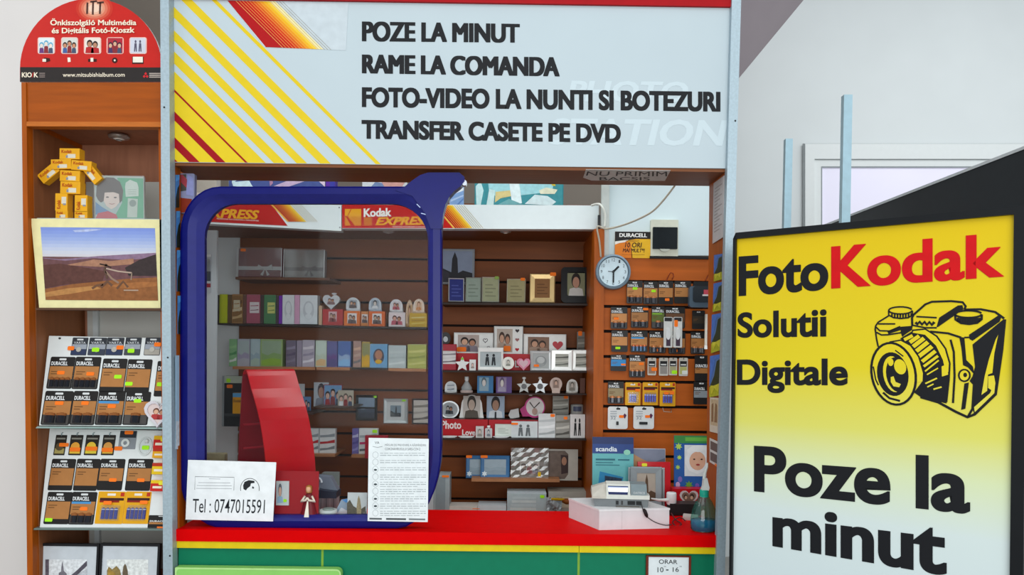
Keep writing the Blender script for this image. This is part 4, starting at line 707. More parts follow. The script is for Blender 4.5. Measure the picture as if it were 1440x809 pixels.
topitem('pink and blue photo calendar partly behind the blue arm', (509, 250, 572, 290), 3.6, lambda b, it: dr(b, it, ([(510, 290), (572, 290), (572, 252), (510, 250)], '#c9cfd2'), ([(519, 266), (528, 256), (540, 258), (548, 268)], '#6d82aa'), ([(536, 255), (570, 256), (566, 262), (558, 268), (546, 268), (540, 262)], '#c8988f')), 'photo_calendar', 'calendar', .012, '#c9cfd2')
topitem('blue checked picture pack just past the blue arm', (632, 250, 652, 290), 3.6, lambda b, it: dr(b, it, ([(633, 290), (652, 290), (652, 256), (633, 256)], '#7da0cf'), ([(634, 271), (652, 264), (652, 268), (634, 275)], '#dfe6ea'), ([(634, 281), (652, 274), (652, 276), (634, 284)], '#a9c1e0'), ([(640, 290), (652, 278), (652, 281), (643, 290)], '#5a7fb8')), 'picture_pack', 'pack', .02, '#9bb2d0')
topitem('wide teal and white marbled package on top of the shelves', (667, 252, 792, 290), 3.6, lambda b, it: dr(b, it, ([(668, 289), (791, 289), (791, 254), (668, 254)], '#3f8f98'), ([(686, 254), (780, 254), (776, 270), (740, 274), (700, 278), (688, 270)], '#9fd3da'), ([(670, 289), (669, 262), (676, 255), (680, 268), (676, 289)], '#bfe0e2'), ([(684, 289), (688, 266), (696, 268), (694, 289)], '#c9e4e4'), ([(696, 285), (697, 270), (726, 267), (724, 275), (704, 279)], '#d9c98a'), ([(716, 256), (730, 256), (734, 286), (720, 287)], '#dff0f2'), ([(738, 287), (752, 274), (770, 276), (782, 284), (776, 289)], '#cfe3e6'), ([(758, 268), (768, 264), (784, 267), (780, 273), (760, 273)], '#dfe0c4'), ([(774, 255), (780, 255), (781, 262), (776, 261)], '#d8c23a'), ([(700, 288), (716, 280), (736, 288)], '#6fa9ae')), 'wrapped_package', 'package', .08, '#2f7d86')
topitem('plain beige card box above the blue frame corner', (274, 244, 304, 290), 3.5, lambda b, it: dr(b, it, ([(275, 275), (290, 275), (290, 271), (275, 271)], '#d9cfc6')), 'beige_box', 'box', .05, '#b9b2a6')
it = It('flower_packet', 'packet printed with red and lilac flowers above the blue frame corner', 'packet', (250, 244, 273, 300), 2.76); b = MB(); b.prism(rr(it.u0, 0, it.u1, it.H, .006), -.02, 0, M('#8b8fb0', .4)); b.build('bag', it); b = MB()
dr(b, it, ([(250, 270), (262, 268), (262, 245), (252, 246)], '#4a4a44'), ([(249, 252), (256, 245), (263, 252), (264, 266), (256, 258)], '#a0404a'), ([(251, 278), (270, 280), (266, 298), (252, 300)], '#8a2f1a'), ([(264, 246), (272, 250), (272, 276), (262, 274)], '#8f93c4')); b.build('print', it)
it = It('hanging_strip', 'narrow pale hanging strip over the beige box below the header', 'strip', (279, 232, 285, 248), 2.95); b = MB(); b.prism([(-.004, 0), (.006, 0), (.006, it.H + .03), (-.004, it.H + .03)], -.002, .002, M('#a9aaa2')); b.build('strip', it)
# ---------------------------------------------------------------- shelf boards
LWD = '#a5704a'
def shelf(label, x0, y0, x1, y1, th, col, Y0=3.62, Y1=3.85, name='display_shelf', group='shelves on the brown slatted wall'): return slab(name, [(x0, y0), (x1, y1), (x1, y1 + th), (x0, y0 + th)], Y0, Y1, M(col, .45, noise=.08), label, 'shelf', group)
shelf('short wooden shelf under the two ribbon wrapped albums', 331, 389.5, 464, 391, 3.5, '#6d4a38')
shelf('long dark shelf under the coloured albums and dome ornaments behind the pane', 303, 454.5, 600, 460.5, 2.4, '#2f2420')
shelf('light wood shelf under the green and lilac albums', 327, 515.5, 443, 516.5, 4, LWD); shelf('short light wood shelf under the purple and blue albums', 445, 516.5, 492, 517, 4, LWD); shelf('dark shelf section under the oval portrait album', 493, 517, 545, 518, 2.4, '#2f2420'); shelf('light wood shelf under the pale grey and yellow albums', 546, 518, 599, 519, 4, LWD)
shelf('dark shelf under the metal photo frames at the clock side', 620, 425.5, 834, 427, 3, '#33221a'); shelf('dark shelf under the heart frames and silver frames', 618, 521.2, 834, 522.2, 2.4, '#2b1c16'); shelf('thin dark shelf under the small stars and domes', 618, 553.2, 834, 554, 1.8, '#2b1c16')
shelf('thin dark shelf under the portrait plaques and pink paddle', 618, 588.8, 834, 589.8, 1.6, '#2b1c16', 3.72); shelf('dark shelf under the red gift boxes', 617, 616.5, 834, 617.5, 2.4, '#2b1c16'); shelf('light wood shelf under blue frames and bagged photos', 663, 673, 787, 674, 4.5, LWD)
shelf('short shelf under the three-photo collage behind the pane', 441, 572, 498, 573, 2, '#4a3428'); shelf('small wood shelf under the two red and white packs', 434, 638.8, 471, 639.3, 3.5, LWD); shelf('small wood shelf under the purple pack by the notice', 494, 640, 545, 640.5, 4, LWD)
# ---------------------------------------------------------------- builders for shelf goods
def frame(label, rect, Y, col='#eceeeb', fw=.14, kind='portrait', c=('#9aa7b5', '#3a2c26', '#d9a98c', '#54606e'), group=None, yaw=0, lean=5, metal=0., mat=None, inner=None, name='framed_photo', st=None, sc=OR, extra=None, rough=.35):
    it = It(name, label, 'photo frame', rect, Y, yaw=yaw, lean=lean, group=group); t = min(it.W, it.H) * fw; u0, u1, H_ = it.u0, it.u1, it.H
    O1 = [(u0, 0), (u1, 0), (u1, H_), (u0, H_)]; I1 = inner and [it.fr(inner[0], inner[1]), it.fr(inner[2], inner[1]), it.fr(inner[2], inner[3]), it.fr(inner[0], inner[3])] or [(u0 + t, t), (u1 - t, t), (u1 - t, H_ - t), (u0 + t, H_ - t)]
    b = MB(); fm = M(col, rough, metal, noise=.04); e = min(t * .35, .004); O1i = [(u0 + e, e), (u1 - e, e), (u1 - e, H_ - e), (u0 + e, H_ - e)]
    b.ring(O1, O1i, -.003, 0, fm); b.ring(O1i, I1, 0, -.002, fm); b.ring(O1, O1, -.014, -.003, fm); b.ring(I1, I1, -.008, -.002, fm); b.poly(O1, -.014, M('#3a3230')); b.build('frame', it)
    b = MB(); r = (*I1[0], *I1[2])
    if mat: b.rect(*r, -.006, M(mat, .5)); d = min(r[2] - r[0], r[3] - r[1]) * .2; r = (r[0] + d, r[1] + d, r[2] - d, r[3] - d)
    pic(b, r, -.005, kind, c); b.build('print', it)
    if st: sticker(it, it.R(st[0] - .12, st[1] - .06, st[0] + .12, st[1] + .06), sc, .003)
    if extra: b = MB(); extra(b, it); b.build('ornament', it)
    return it
def book(label, rect, Y, col, group, kind=None, c=None, panel=None, pc='#e0e0d8', name='photo_album', yaw=0, lean=0, edge=None):
    it = It(name, label, 'album', rect, Y, yaw=yaw, lean=lean, group=group); b = MB(); d = .05
    b.prism([(it.u0, 0), (it.u1, 0), (it.u1, it.H), (it.u0, it.H)], -d, 0, M(col, .4, noise=.06)); b.build('cover', it)
    p = MB(); e = min(.003, it.W * .2); p.box(it.u0 + e, .002, -d + .002, it.u1 - e, it.H + .0006, -.004, M('#cdc8bc')); p.build('page_block', it)
    b = MB(); n_ = 0
    if kind: pic(b, it.R(.06, .05, .94, .95), .0006, kind, c); n_ = 1
    if panel: b.rect(*it.R(*panel), .0012, M(pc)); pic(b, it.R(panel[0] + .06, panel[1] + .05, panel[2] - .06, panel[3] - .05), .0014, 'bands', (pc, c[1] if c else '#8a7a70', pc, col)); n_ = 1
    if edge: b.rect(*it.R(0, 0, .22, 1), .0008, M(edge)); n_ = 1
    if n_: b.build('cover_print', it)
    return it
def carton(label, rect, Y, col, group=None, kind=None, c=None, r=(.12, .12, .88, .88), depth=.04, name='gift_box', cat='box', text=None, st=None, sc=OR, top=None, yaw=0):
    it = It(name, label, cat, rect, Y, group=group, yaw=yaw); b = MB(); b.prism([(it.u0, 0), (it.u1, 0), (it.u1, it.H), (it.u0, it.H)], -depth, 0, M(col, .4, noise=.04)); b.build('carton', it)
    if kind or top or text:
        b = MB()
        if kind == 'oval' or kind == 'heart': pass
        if kind: pic(b, it.R(*r), .0006, kind, c)
        if top: b.rect(*it.R(0, .8, 1, 1), .0006, M(top))
        if text:
            for t_, rr_, tc_ in text: b.text(t_, *it.R(*rr_), .0012, M(tc_), .03, 0, 2)
        b.build('print', it)
    if st: sticker(it, it.R(st[0] - .13, st[1] - .06, st[0] + .13, st[1] + .06), sc, .003)
    return it
def dome(label, rect, Y, col='#c9cdd2', kind='couple', c=('#9ea4ac', '#2a2422', '#d9a98c', '#6a5a5a'), group='photo dome ornaments', base=None):
    it = It('photo_dome', label, 'ornament', rect, Y, group=group); r = it.W / 2; b = MB(); b.lathe([(r * .98, 0), (r, it.H * .1), (r * .94, it.H * .2)], M(base or col, .3), 0, -r * .5, 18, .5); b.build('base', it)
    pt = [(-r * .95, it.H * .12)] + [(r * .95 * math.cos(math.radians(a)), it.H * (.45 + .53 * math.sin(math.radians(a)))) for a in range(180, -1, -18)] + [(r * .95, it.H * .12)]
    b = MB(); b.prism(pt[::-1], -r * .8, -.001, M(col, .15, noise=.04, coat=.5)); b.build('dome', it); b = MB(); pic(b, it.R(.22, .2, .78, .8), .0, kind, c); b.build('photo', it); return it
def plate_shape(label, rect, Y, outline, col, name, cat, pics=None, group=None, depth=.012, inner=None, ic='#e6e3e0', metal=0., lean=4):
    it = It(name, label, cat, rect, Y, group=group, lean=lean); b = MB(); b.prism(outline(it), -depth, 0, M(col, .3, metal, coat=.2)); b.build('plaque', it)
    if inner or pics:
        b = MB()
        if inner: b.poly(inner(it), .0008, M(ic, .4))
        if pics: pic(b, it.R(*pics[0]), .0014, *pics[1:])
        b.build('photo', it)
    return it
GRY = ('#b9bfc4', '#55585e', '#c9c4c0', '#7a7f86')
# ================================================================ goods on the shelves seen through the pane
YB, YF = 3.75, 3.66
for rect, col, rib, lab in (((335, 350, 396, 389.5), '#7a2f3a', '#d6d9de', 'maroon album wrapped in clear film with a white ribbon bow'), ((400, 352, 456, 390.5), '#8d8a8a', '#55504f', 'grey album wrapped in clear film with a dark ribbon bow')):
    it = It('wrapped_album', lab, 'album', rect, YF, lean=3, group='ribbon wrapped albums'); b = MB(); b.prism([(it.u0, 0), (it.u1, 0), (it.u1, it.H), (it.u0, it.H)], -.04, 0, M(col, .4, noise=.06)); b.build('cover', it)
    b = MB(); b.box(*it.R(0, .24, 1, .37)[:2], 0, *it.R(0, .24, 1, .37)[2:], .002, M(rib, .35)); b.build('ribbon', it); b = MB(); cx, cy = it.fr(.62, .3)
    for s in (-1, 1): b.prism([(cx, cy), (cx + s * .032, cy + .018), (cx + s * .036, cy - .01)][::s], .002, .01, M(rib, .3)); b.prism([(cx, cy), (cx + s * .01, cy - .035), (cx + s * .022, cy - .03)][::-s], .002, .005, M(rib, .3))
    b.ell(cx, cy, .008, .008, .012, M(rib, .3)); b.build('bow', it); b = MB(); b.poly([(it.u0 - .003, 0), (it.u1 + .003, 0), (it.u1 + .003, it.H + .004), (it.u0 - .003, it.H + .004)], .013, PLASTIC); b.rect(it.u0 - .003, 0, it.u0, it.H, .0135, M('#d9dde0', .2)); b.rect(it.u1, 0, it.u1 + .003, it.H, .0135, M('#d9dde0', .2)); b.build('clear_wrap', it)
    if col == '#7a2f3a': sticker(it, it.R(.06, .88, .18, .98), OR, .0145)
g = 'albums on the long dark shelf'
book('slim dark album at the end of the long shelf by the partition', (304.5, 415, 308, 454.5), YF, '#3a332c', g); book('bright lime yellow album spine on the long shelf', (308.5, 414, 319.5, 454.5), YF, '#c8d21c', g, edge='#aeb81a'); book('slim brown album beside the lime yellow spine', (320, 414.5, 325.5, 454.5), YF, '#6a5030', g)
book('beige and brown floral album with pale medallion', (326, 414, 341, 455), YF, '#a5784a', g, 'bands', ('#8a6438', '#c9a878', '#d6bf98', '#6a4626'), (.15, .42, .75, .8), '#cfc3a5'); book('slim brown album between the floral and pink albums', (341.5, 415, 346, 455), YF, '#6b4a3e', g); book('dusty pink album with a white picture panel', (346.5, 414.5, 365.5, 455), YF, '#a8566a', g, None, ('#fff', '#8a5a6a'), (.24, .36, .94, .74), '#dcd3d6'); book('slim dark album between the pink and green albums', (366, 415, 370.5, 455), YF, '#4a3c3a', g)
book('sage green album with a yellow picture panel', (371, 415, 387.5, 455.5), YF, '#4f8258', g, None, ('#fff', '#5f8a3a'), (.3, .36, .94, .74), '#cdd07a'); book('slim dark album before the purple spine', (388, 416, 391.5, 455.5), YF, '#4a3f44', g); book('thin bright purple album spine', (392, 416, 396.5, 455.5), YF, '#7a30b0', g); book('white album with a round emblem beside the purple spine', (397, 415, 413.5, 456), YF, '#dfe4e8', g, 'oval', ('#dfe4e8', '#c5cbd2', '#dfe4e8', '#dfe4e8')); book('soft pink album spine between two white albums', (414, 415, 421, 456), YF, '#d8a5c4', g); book('wider white album with a lime sticker and round emblem', (421.5, 415.5, 446, 456), YF, '#dde3e8', g, 'oval', ('#dde3e8', '#c5cbd2', '#dde3e8', '#dde3e8'))
book('slim beige album leaning beside the red heart box', (448, 430, 452.5, 457), YF, '#c9a98a', g)
g = 'boxes under the dome ornaments'
CC = ('#e6dedc', '#3a2a26', '#c9a590', '#6a5a5a')
carton('red gift box printed with a heart photo under the heart ornament', (453.5, 435, 482, 457.5), YF, '#b82a2e', g, 'couple', ('#d9b5b8', '#4a2a26', '#c9a590', '#8a4a4a'), (.3, .2, .7, .85)); carton('orange gift box under the first round dome', (483.5, 437.5, 506, 458.5), YF, '#e0701c', g, 'couple', CC, (.22, .15, .8, .85)); carton('narrow orange gift box between the two orange boxes', (507.5, 438, 517.5, 458.5), YF + .02, '#d98a4a', g, 'couple', CC, (.1, .2, .95, .8)); carton('orange gift box under the second round dome', (518.5, 438, 541, 459), YF, '#e0661c', g, 'couple', CC, (.22, .15, .8, .85)); carton('white and pink gift box under the couple dome', (546.5, 439.5, 569.5, 459.5), YF, '#e3d6d8', g, 'couple', ('#ead9dc', '#5a3a36', '#d9a090', '#c05a6a'), (.12, .12, .88, .88)); carton('gold patterned gift box at the end by the blue bar', (575.5, 440.5, 600, 460), YF, '#c9a21e', g, 'bands', ('#c9a21e', '#e0c860', '#a57a12', '#dfd08a'))
it = It('heart_ornament', 'clear heart shaped photo ornament on the red gift box', 'ornament', (453.5, 413.5, 477.5, 435), YF - .002, group='photo dome ornaments'); b = MB(); b.prism(heart(0, it.H * .52, it.W), -.025, 0, M('#cfd2d6', .12, coat=.5)); b.build('body', it); b = MB(); pic(b, it.R(.25, .3, .75, .78), .0006, 'couple', ('#c9ccd2', '#3a2c2a', '#cfa590', '#8a6a6a')); b.build('photo', it); b = MB(); b.lathe([(.004, it.H * .95), (.012, it.H), (.012, it.H * 1.06), (.004, it.H * 1.08)], M('#d9dadc', .3), .012, -.01, 12); b.build('cap', it)
dome('clear dome with couple on the first orange box', (486, 418, 506.5, 437.5), YF - .002); dome('clear dome with bride photo on the second orange box', (518, 418.5, 536.5, 438), YF - .002, '#a9b4c2', 'portrait', ('#8f9aa8', '#2a2a2e', '#d9cfc8', '#dfe2e6')); dome('clear dome with pink couple on the white and pink box', (547.5, 420.5, 566.5, 439.5), YF - .002, '#c9c5c9', 'couple', ('#c9c2c4', '#4a342e', '#d99a8a', '#c0606a')); dome('tan dome standing behind the gold box', (570, 421, 581.5, 460), YF + .02, '#b58a5a', 'portrait', ('#c9a070', '#6a4a2a', '#d9a98c', '#9a7a5a')); dome('clear dome with peach photo on the gold box', (580.5, 420, 597, 440.5), YF - .002, '#d3b8a0', 'portrait', ('#d9b898', '#8a5a3a', '#e0b090', '#d08a50'))
g = 'albums on the wood shelf behind the pane'
book('two-tone green slim album with a white band', (322, 477, 333, 515.3), YF, '#7fae7c', g, 'bands', ('#7fae7c', '#d0d6d0', '#4f8a56', '#8fbe86')); book('lilac grey album with faint figure, second on its shelf', (333.5, 477, 351, 515.5), YF, '#a9a9b8', g, 'land', ('#a5b3b4', '#9a95ae', '#fff', '#a9a9b4')); book('pale blue grey album before the wide green one', (352, 477, 365.5, 515.8), YF, '#9fb3b8', g, 'land', ('#a5b8be', '#8fa5b0', '#fff', '#a0b5a8')); book('wide green meadow album on the light wood shelf', (366, 477.5, 397, 516), YF, '#8fa86a', g, 'land', ('#8fa58a', '#7f9f62', '#fff', '#86ac3c')); book('purple grey album with dim print, after the green meadow album', (402, 479, 416, 516), YF, '#6d6478', g, 'bands', ('#6d6478', '#7d7488', '#5a5068', '#8a8298')); book('slim mauve album in the middle of the wood shelf', (417, 479, 424.5, 516), YF, '#8f8698', g); book('silver lilac album with a white swirl', (425, 478.5, 442, 516.2), YF, '#a9a3b2', g, 'bands', ('#a9a3b2', '#d0cdd8', '#8f889c', '#c9c3cc'))
book('pale celadon album with orange foot beside the purple album', (443.5, 479, 459, 516.5), YF, '#b5c4b4', g, 'land', ('#b9cac0', '#aebdac', '#fff', '#c9a878')); book('deep purple sunset album', (459.5, 480, 474, 516.5), YF, '#564a86', g, 'land', ('#5a5a92', '#5a3a80', '#fff', '#46407a')); book('blue mountain lake album', (475, 480, 493, 517), YF, '#4a68a8', g, 'land', ('#4a68a8', '#8aa5c9', '#fff', '#7fb0dc')); book('rosy brown album with grey figures', (496.5, 480, 507.5, 517), YF, '#a5857c', g, 'bands', ('#a5857c', '#6d6a6c', '#b59a8a', '#c9a48c')); book('golden yellow album behind the oval portrait album', (508.5, 481, 520, 517.2), YF, '#b0902a', g, 'land', ('#8a8a5a', '#c9a01e', '#fff', '#d9a512')); book('light blue album with an oval child portrait', (520, 484, 544.5, 517.8), YF, '#6a9fc9', g, 'oval', ('#6a9fc9', '#4a4650', '#b07a60', '#d9a92a')); book('pale grey album with a faint white bow', (546, 486, 570.5, 518), YF, '#b3c0c2', g, 'bands', ('#b3c0c2', '#c9d4d4', '#a9b5b8', '#bcc8c8')); book('yellow green album with a painted glare streak next to blue bar', (573, 484.5, 599, 518.8), YF, '#a9ae5a', g, 'bands', ('#a9ae5a', '#bfc070', '#8f9a4a', '#c9c878'))  # glare on the yellow green album is painted as cover bands
# collage, hanging frames, packs
PF = 'photos behind the pane'
carton('pale photo card of a man, back of the three-photo collage', (441, 538, 462, 572), 3.78, '#c9cfd4', PF, 'portrait', ('#c3ccd6', '#4a4048', '#b98a78', '#8a90a0'), (.04, .04, .96, .96), .004, 'photo_card', 'photo'); carton('red photo card of a family in front of the collage', (455, 541, 481, 572.5), 3.74, '#a02a30', PF, 'people', ('#6a9ccc', '#2a2024', '#d9b0a0', '#a01f2a'), (.03, .03, .97, .97), .004, 'photo_card', 'photo'); carton('beige photo card with children on the collage shelf edge', (475, 549, 497, 573), 3.70, '#b0aa9a', PF, 'people', ('#b5ae9c', '#4a3f3a', '#d9b0a0', '#dfe2e6'), (.03, .03, .97, .97), .004, 'photo_card', 'photo')
frame('black double frame with two blue town photos hung behind pane', (500, 556, 530, 592), 3.832, '#1a181a', .12, 'land', ('#8aa0b8', '#4a5568', '#fff', '#39404e'), 'frames hung behind the pane', 0, 0, extra=lambda b, it: (b.rect(*it.R(.1, .47, .9, .54), .001, M('#1a181a')), b.rect(*it.R(.84, .9, .98, .98), .0014, M(LM)))); frame('silver hanging frame with a small tower photo behind pane', (539, 561, 573, 596), 3.832, '#b3b9ba', .13, 'tower', ('#7f93a0', '#3a4248', '#fff', '#5a6264'), 'frames hung behind the pane', 0, 0, .3, '#cfd4d4', extra=lambda b, it: b.rect(*it.R(.76, .9, .92, .97), .0014, M(LM))); frame('dark hanging frame with black and white ship photo by blue bar', (579, 561, 606, 597), 3.832, '#3a3230', .08, 'bands', ('#c9c3ba', '#6d6862', '#a9a49c', '#8a847c'), 'frames hung behind the pane', 0, 0)
carton('white folded card peeking past the red arch display', (412, 540, 428, 580), 3.8, '#cfd4d8', PF, None, None, depth=.004, name='photo_card', cat='photo'); carton('small blue photo card peeking past the red arch display', (424, 558, 437, 581), 3.76, '#6a86b4', PF, 'people', ('#6a94c4', '#3a3a44', '#d9b0a0', '#8a3a4a'), (.05, .05, .95, .95), .004, 'photo_card', 'photo')
shelf('short shelf behind the red arch display', 405, 581, 440, 581.5, 2, '#4a3428')
for x0, x1, lab in ((433, 448, 'red and white product pack nearest the red arch on the small shelf'), (449, 471.5, 'wider red and white product pack on the small wood shelf')): carton(lab, (x0, 603, x1, 638.8), YF, '#cfd3d4', 'red and white packs', 'bands', ('#d3d7d8', '#7a8288', '#b02a30', '#8a9298'), (.04, .04, .96, .96), .03, 'product_pack', 'pack')
carton('slim purple and blue product pack on the shelf by the notice', (495, 603, 504, 640), YF, '#6a62a0', None, 'bands', ('#6a62a0', '#8a86c0', '#504a8a', '#b0aed0'), (.04, .04, .96, .96), .03, 'product_pack', 'pack'); carton('white product pack with grey swirls and lime sticker', (504.5, 603, 531, 640), YF, '#d0d4d4', None, 'bands', ('#d3d7d8', '#5a6268', '#c03a6a', '#a0a8ac'), (.04, .04, .96, .96), .03, 'product_pack', 'pack', st=(.84, .9), sc=LM); carton('red box mostly hidden behind the rules notice', (513, 613, 545, 645), 3.6, '#a3142a', None, None, None, depth=.03)
# partition goods
it = It('hanging_blister', 'white hanging blister pack on the pale partition inside blue bar', 'blister pack', (282, 357, 297, 412), 3.458); b = MB(); b.prism(rr(it.u0, 0, it.u1, it.H, .004), -.001, .001, M('#c3cbd2', .4)); b.rect(*it.R(.1, .92, .95, .99), .0014, M('#eef2f4', .2)); b.rect(*it.R(.1, .14, .95, .24), .0014, M('#a02a3a')); b.rect(*it.R(.3, .3, .95, .55), .0014, M('#4a525c')); b.build('card', it); b = MB(); b.prism(rr(*it.R(.15, .5, .9, .86), .006), .001, .012, BLISTER); b.build('blister', it)
it = It('clear_sleeve', 'empty milky plastic sleeve hanging on the pale partition', 'sleeve', (283, 548, 294, 625), 3.457); b = MB(); b.prism(rr(it.u0, 0, it.u1, it.H, .003), -.001, .002, M('#dce3e8', .25, coat=.4)); b.build('sleeve', it)
it = It('yellowed_packet', 'yellowed clear packet low against the partition behind the phone card', 'packet', (281, 638, 315, 724), 2.95); b = MB(); b.prism(rr(it.u0, 0, it.u1, it.H, .006), -.03, 0, M('#a39a78', .4, noise=.2)); b.build('bag', it)
it = It('film_canister_pack', 'black clear-boxed camera pack with yellow film box by red arch', 'pack', (312, 529, 341, 600), 3.7); b = MB(); b.prism(rr(it.u0, 0, it.u1, it.H, .005), -.05, 0, M('#23262a', .25)); b.rect(*it.R(0, .86, 1, 1), .0008, M('#b9c4b4', .3)); b.build('carton', it); b = MB(); b.rect(*it.R(0, 0, .1, 1), .0016, M('#8f989c')); b.rect(*it.R(.05, .2, 1, .26), .0012, M('#3a3f44')); b.build('print', it); sticker(it, it.R(.2, .87, .4, .95), LM); sticker(it, it.R(.22, .76, .5, .83), OR)
carton('small yellow film box with blue and white cap by the red arch', (327, 553, 341, 582), 3.669, '#d9980f', None, None, None, depth=.03, name='film_box', cat='film box', top='#5aa0d0', text=[('Kodak', (.1, .55, .9, .7), '#7a4a10')])
# ---------------------------------------------------------------- red arch display on the counter
AM = M('#b80012', .22, noise=.05, coat=.2); AM2 = M('#7d1220', .3, noise=.06)
th = math.radians(45); e_ = Vector((math.cos(th), math.sin(th), 0)); p_ = Vector((math.sin(th), -math.cos(th), 0)); o = P(331, 722, 2.95); o.z = ZC
ar = bpy.data.objects.new('arch_display', None); COL.objects.link(ar); ar.location = o; tag(ar, 'tall glossy red plastic arch display on the counter behind the pane', 'display stand')
Hh = P(340, 521, 2.93).z - ZC; wd = .20
back = [(0, .0), (.012, .12), (.028, .3), (.045, Hh - .04)]; topc = [(.052, Hh - .014), (.06, Hh - .003), (.07, Hh)]
front = [(.078 + q_ * .0035, Hh - h_ / 372) for h_, q_ in ((2, 0), (8, 3), (16, 6.5), (26, 11), (38, 17.5), (52, 24.5), (68, 31), (86, 36.5), (106, 41.5), (126, 45), (146, 47), (166, 47), (182, 44.5), (192, 42), (200, 38.5))]
def sheet(name, prof, wdt, mat, parent, thk=.004, off=0.):
    b = MB(); vs = []; n = len(prof)
    for k, (p, zz_) in enumerate(prof):
        a0 = prof[max(k - 1, 0)]; a1 = prof[min(k + 1, n - 1)]; t = Vector((a1[0] - a0[0], a1[1] - a0[1])).normalized(); nr = Vector((t.y, -t.x)) * -thk
        for pp_, qq_ in (((p, zz_)), (p + nr.x, zz_ + nr.y)):
            for s in (off, wdt): vs.append(e_ * s + p_ * pp_ + Vector((0, 0, qq_)))
    fs = []
    for k in range(n - 1):
        a = 4 * k; c = a + 4; fs += [(a, a + 1, c + 1, c), (a + 2, a + 3, c + 3, c + 2), (a, c, c + 2, a + 2), (a + 1, c + 1, c + 3, a + 3)]
    fs += [(0, 1, 3, 2), (4 * n - 4, 4 * n - 3, 4 * n - 1, 4 * n - 2)]
    b.add(vs, fs, mat, False); o_ = b.build(name, parent); bv = o_.modifiers.new("edge", "BEVEL"); bv.width = .0006; return o_
sheet('back_sheet', back + topc[:1], wd, AM2, ar); sheet('front_sheet', topc + front, wd, AM, ar)
for zz_ in (.16, .25, .34):
    b = MB(); b.add([e_ * s + p_ * (.034 + q_) + Vector((0, 0, zz_ + h_)) for h_ in (0, .008) for q_ in (0, .006) for s in (.01, wd - .01)], [(0, 1, 3, 2), (4, 5, 7, 6), (0, 1, 5, 4), (2, 3, 7, 6), (0, 2, 6, 4), (1, 3, 7, 5)], M('#a02030', .3)); b.build('inner_ledge', ar)
b = MB(); b.add([e_ * (wd * .5 + s) + p_ * .016 + Vector((0, 0, h_)) for s, h_ in ((-.003, .05), (.003, .05), (.003, Hh - .1), (-.003, Hh - .1))], [(0, 1, 2, 3)], M('#a02030', .3)); b.build('inner_rib', ar)
carton('flat red gift box standing before the red arch on the counter', (386, 663, 447.5, 730), 2.775, '#a81822', None, None, None, depth=.006)
carton('small white pack with baby photo and lime sticker on the red box', (388, 677, 406, 711), 2.768, '#d3d8d8', None, 'portrait', ('#cfd6da', '#6a6f78', '#e0b5a0', '#9fc0d8'), (.04, .1, .6, .9), .006, 'product_pack', 'pack', st=(.72, .2), sc=LM)
# angel figurine
it = It('angel_figurine', 'small angel figurine in dark red cloak on the counter by arch', 'figurine', (421, 683, 445, 728), 2.76); H_ = it.H; W_ = it.W
b = MB(); b.lathe([(W_ * .5, 0), (W_ * .46, H_ * .12), (W_ * .36, H_ * .35), (W_ * .24, H_ * .55), (W_ * .2, H_ * .66), (W_ * .12, H_ * .76)], M('#74121e', .35), 0, -.01, 18, .55); b.build('cloak', it)
b = MB(); b.poly([(-W_ * .16, .001), (W_ * .14, .001), (W_ * .04, H_ * .52), (-W_ * .03, H_ * .52)], .0175, M('#e6dfcf', .4)); b.v = [(x, y, .0195 - .022 * (y / H_)) for x, y, _ in b.v]; b.build('gown', it)
b = MB(); b.lathe([(W_ * .03, H_ * .76), (W_ * .13, H_ * .8), (W_ * .16, H_ * .87), (W_ * .13, H_ * .94), (W_ * .03, H_ * .97)], M('#d9a882', .5), 0, -.006, 14); b.build('head', it); b = MB(); b.lathe([(W_ * .17, H_ * .76), (W_ * .2, H_ * .86), (W_ * .18, H_ * .96), (W_ * .05, H_ * 1.0)], M('#a8702f', .5), 0, -.011, 14); b.build('hair', it)
b = MB()
for s in (-1, 1): b.tube([(s * W_ * .2, H_ * .66, -.006), (s * W_ * .36, H_ * .5, .0), (s * W_ * .08, H_ * .56, .012), (s * W_ * .01, H_ * .64, .013)], [.004, .006, .004, .003], M('#e3d9c6', .4), 8)
b.build('sleeves', it); b = MB()
for s in (-1, 1): b.prism([(s * W_ * .1, H_ * .6), (s * W_ * .5, H_ * .72), (s * W_ * .58, H_ * .9), (s * W_ * .4, H_ * .92)][::s], -.02, -.016, M('#a08a70', .4))
b.build('wings', it)
# small goods beside it
it = It('camera_case', 'open grey and dark blue camera case behind the angel figurine', 'case', (437, 690, 469, 701), 2.9); b = MB(); b.prism([(it.u0, 0), (it.u1 + .01, 0), (it.u1 + .01, .022), (it.u0 + .02, .034), (it.u0, .03)], -.08, 0, M('#23283a', .35)); b.build('body', it); b = MB(); b.prism([(it.u0, .034), (it.u1 + .008, .024), (it.u1 - .02, .075), (it.u0 + .01, .08)], -.07, -.03, M('#77808f', .35)); b.build('lid', it); b = MB(); b.tube([(it.u0 + .01 + .025 * math.cos(a), .055 + .022 * math.sin(a), -.022) for a in [k * .4 for k in range(9)]], .004, M('#c3c9d0', .3)); b.build('handle', it)
it = It('lidded_box', 'grey carton with lime sticker standing behind the camera case', 'box', (452, 666, 474, 703), 3.55); b = MB(); b.box(it.u0, -.06, -.05, it.u1, it.H, 0, M('#8f9694', .5)); b.build('carton', it); b = MB(); b.box(it.u0 + .02, it.H * .55, .0005, it.u1 + .012, it.H + .005, .012, M('#9aa29e', .5)); b.build('flap', it); sticker(it, it.R(.55, .8, .75, .94), LM, .0135)
it = It('album_stack_box', 'white ribbed paper block behind the white tape rolls', 'box', (446, 686, 473, 728), 2.99); b = MB(); b.box(it.u0, 0, -.05, it.u1, it.H, 0, M('#a3a7ac', .5))
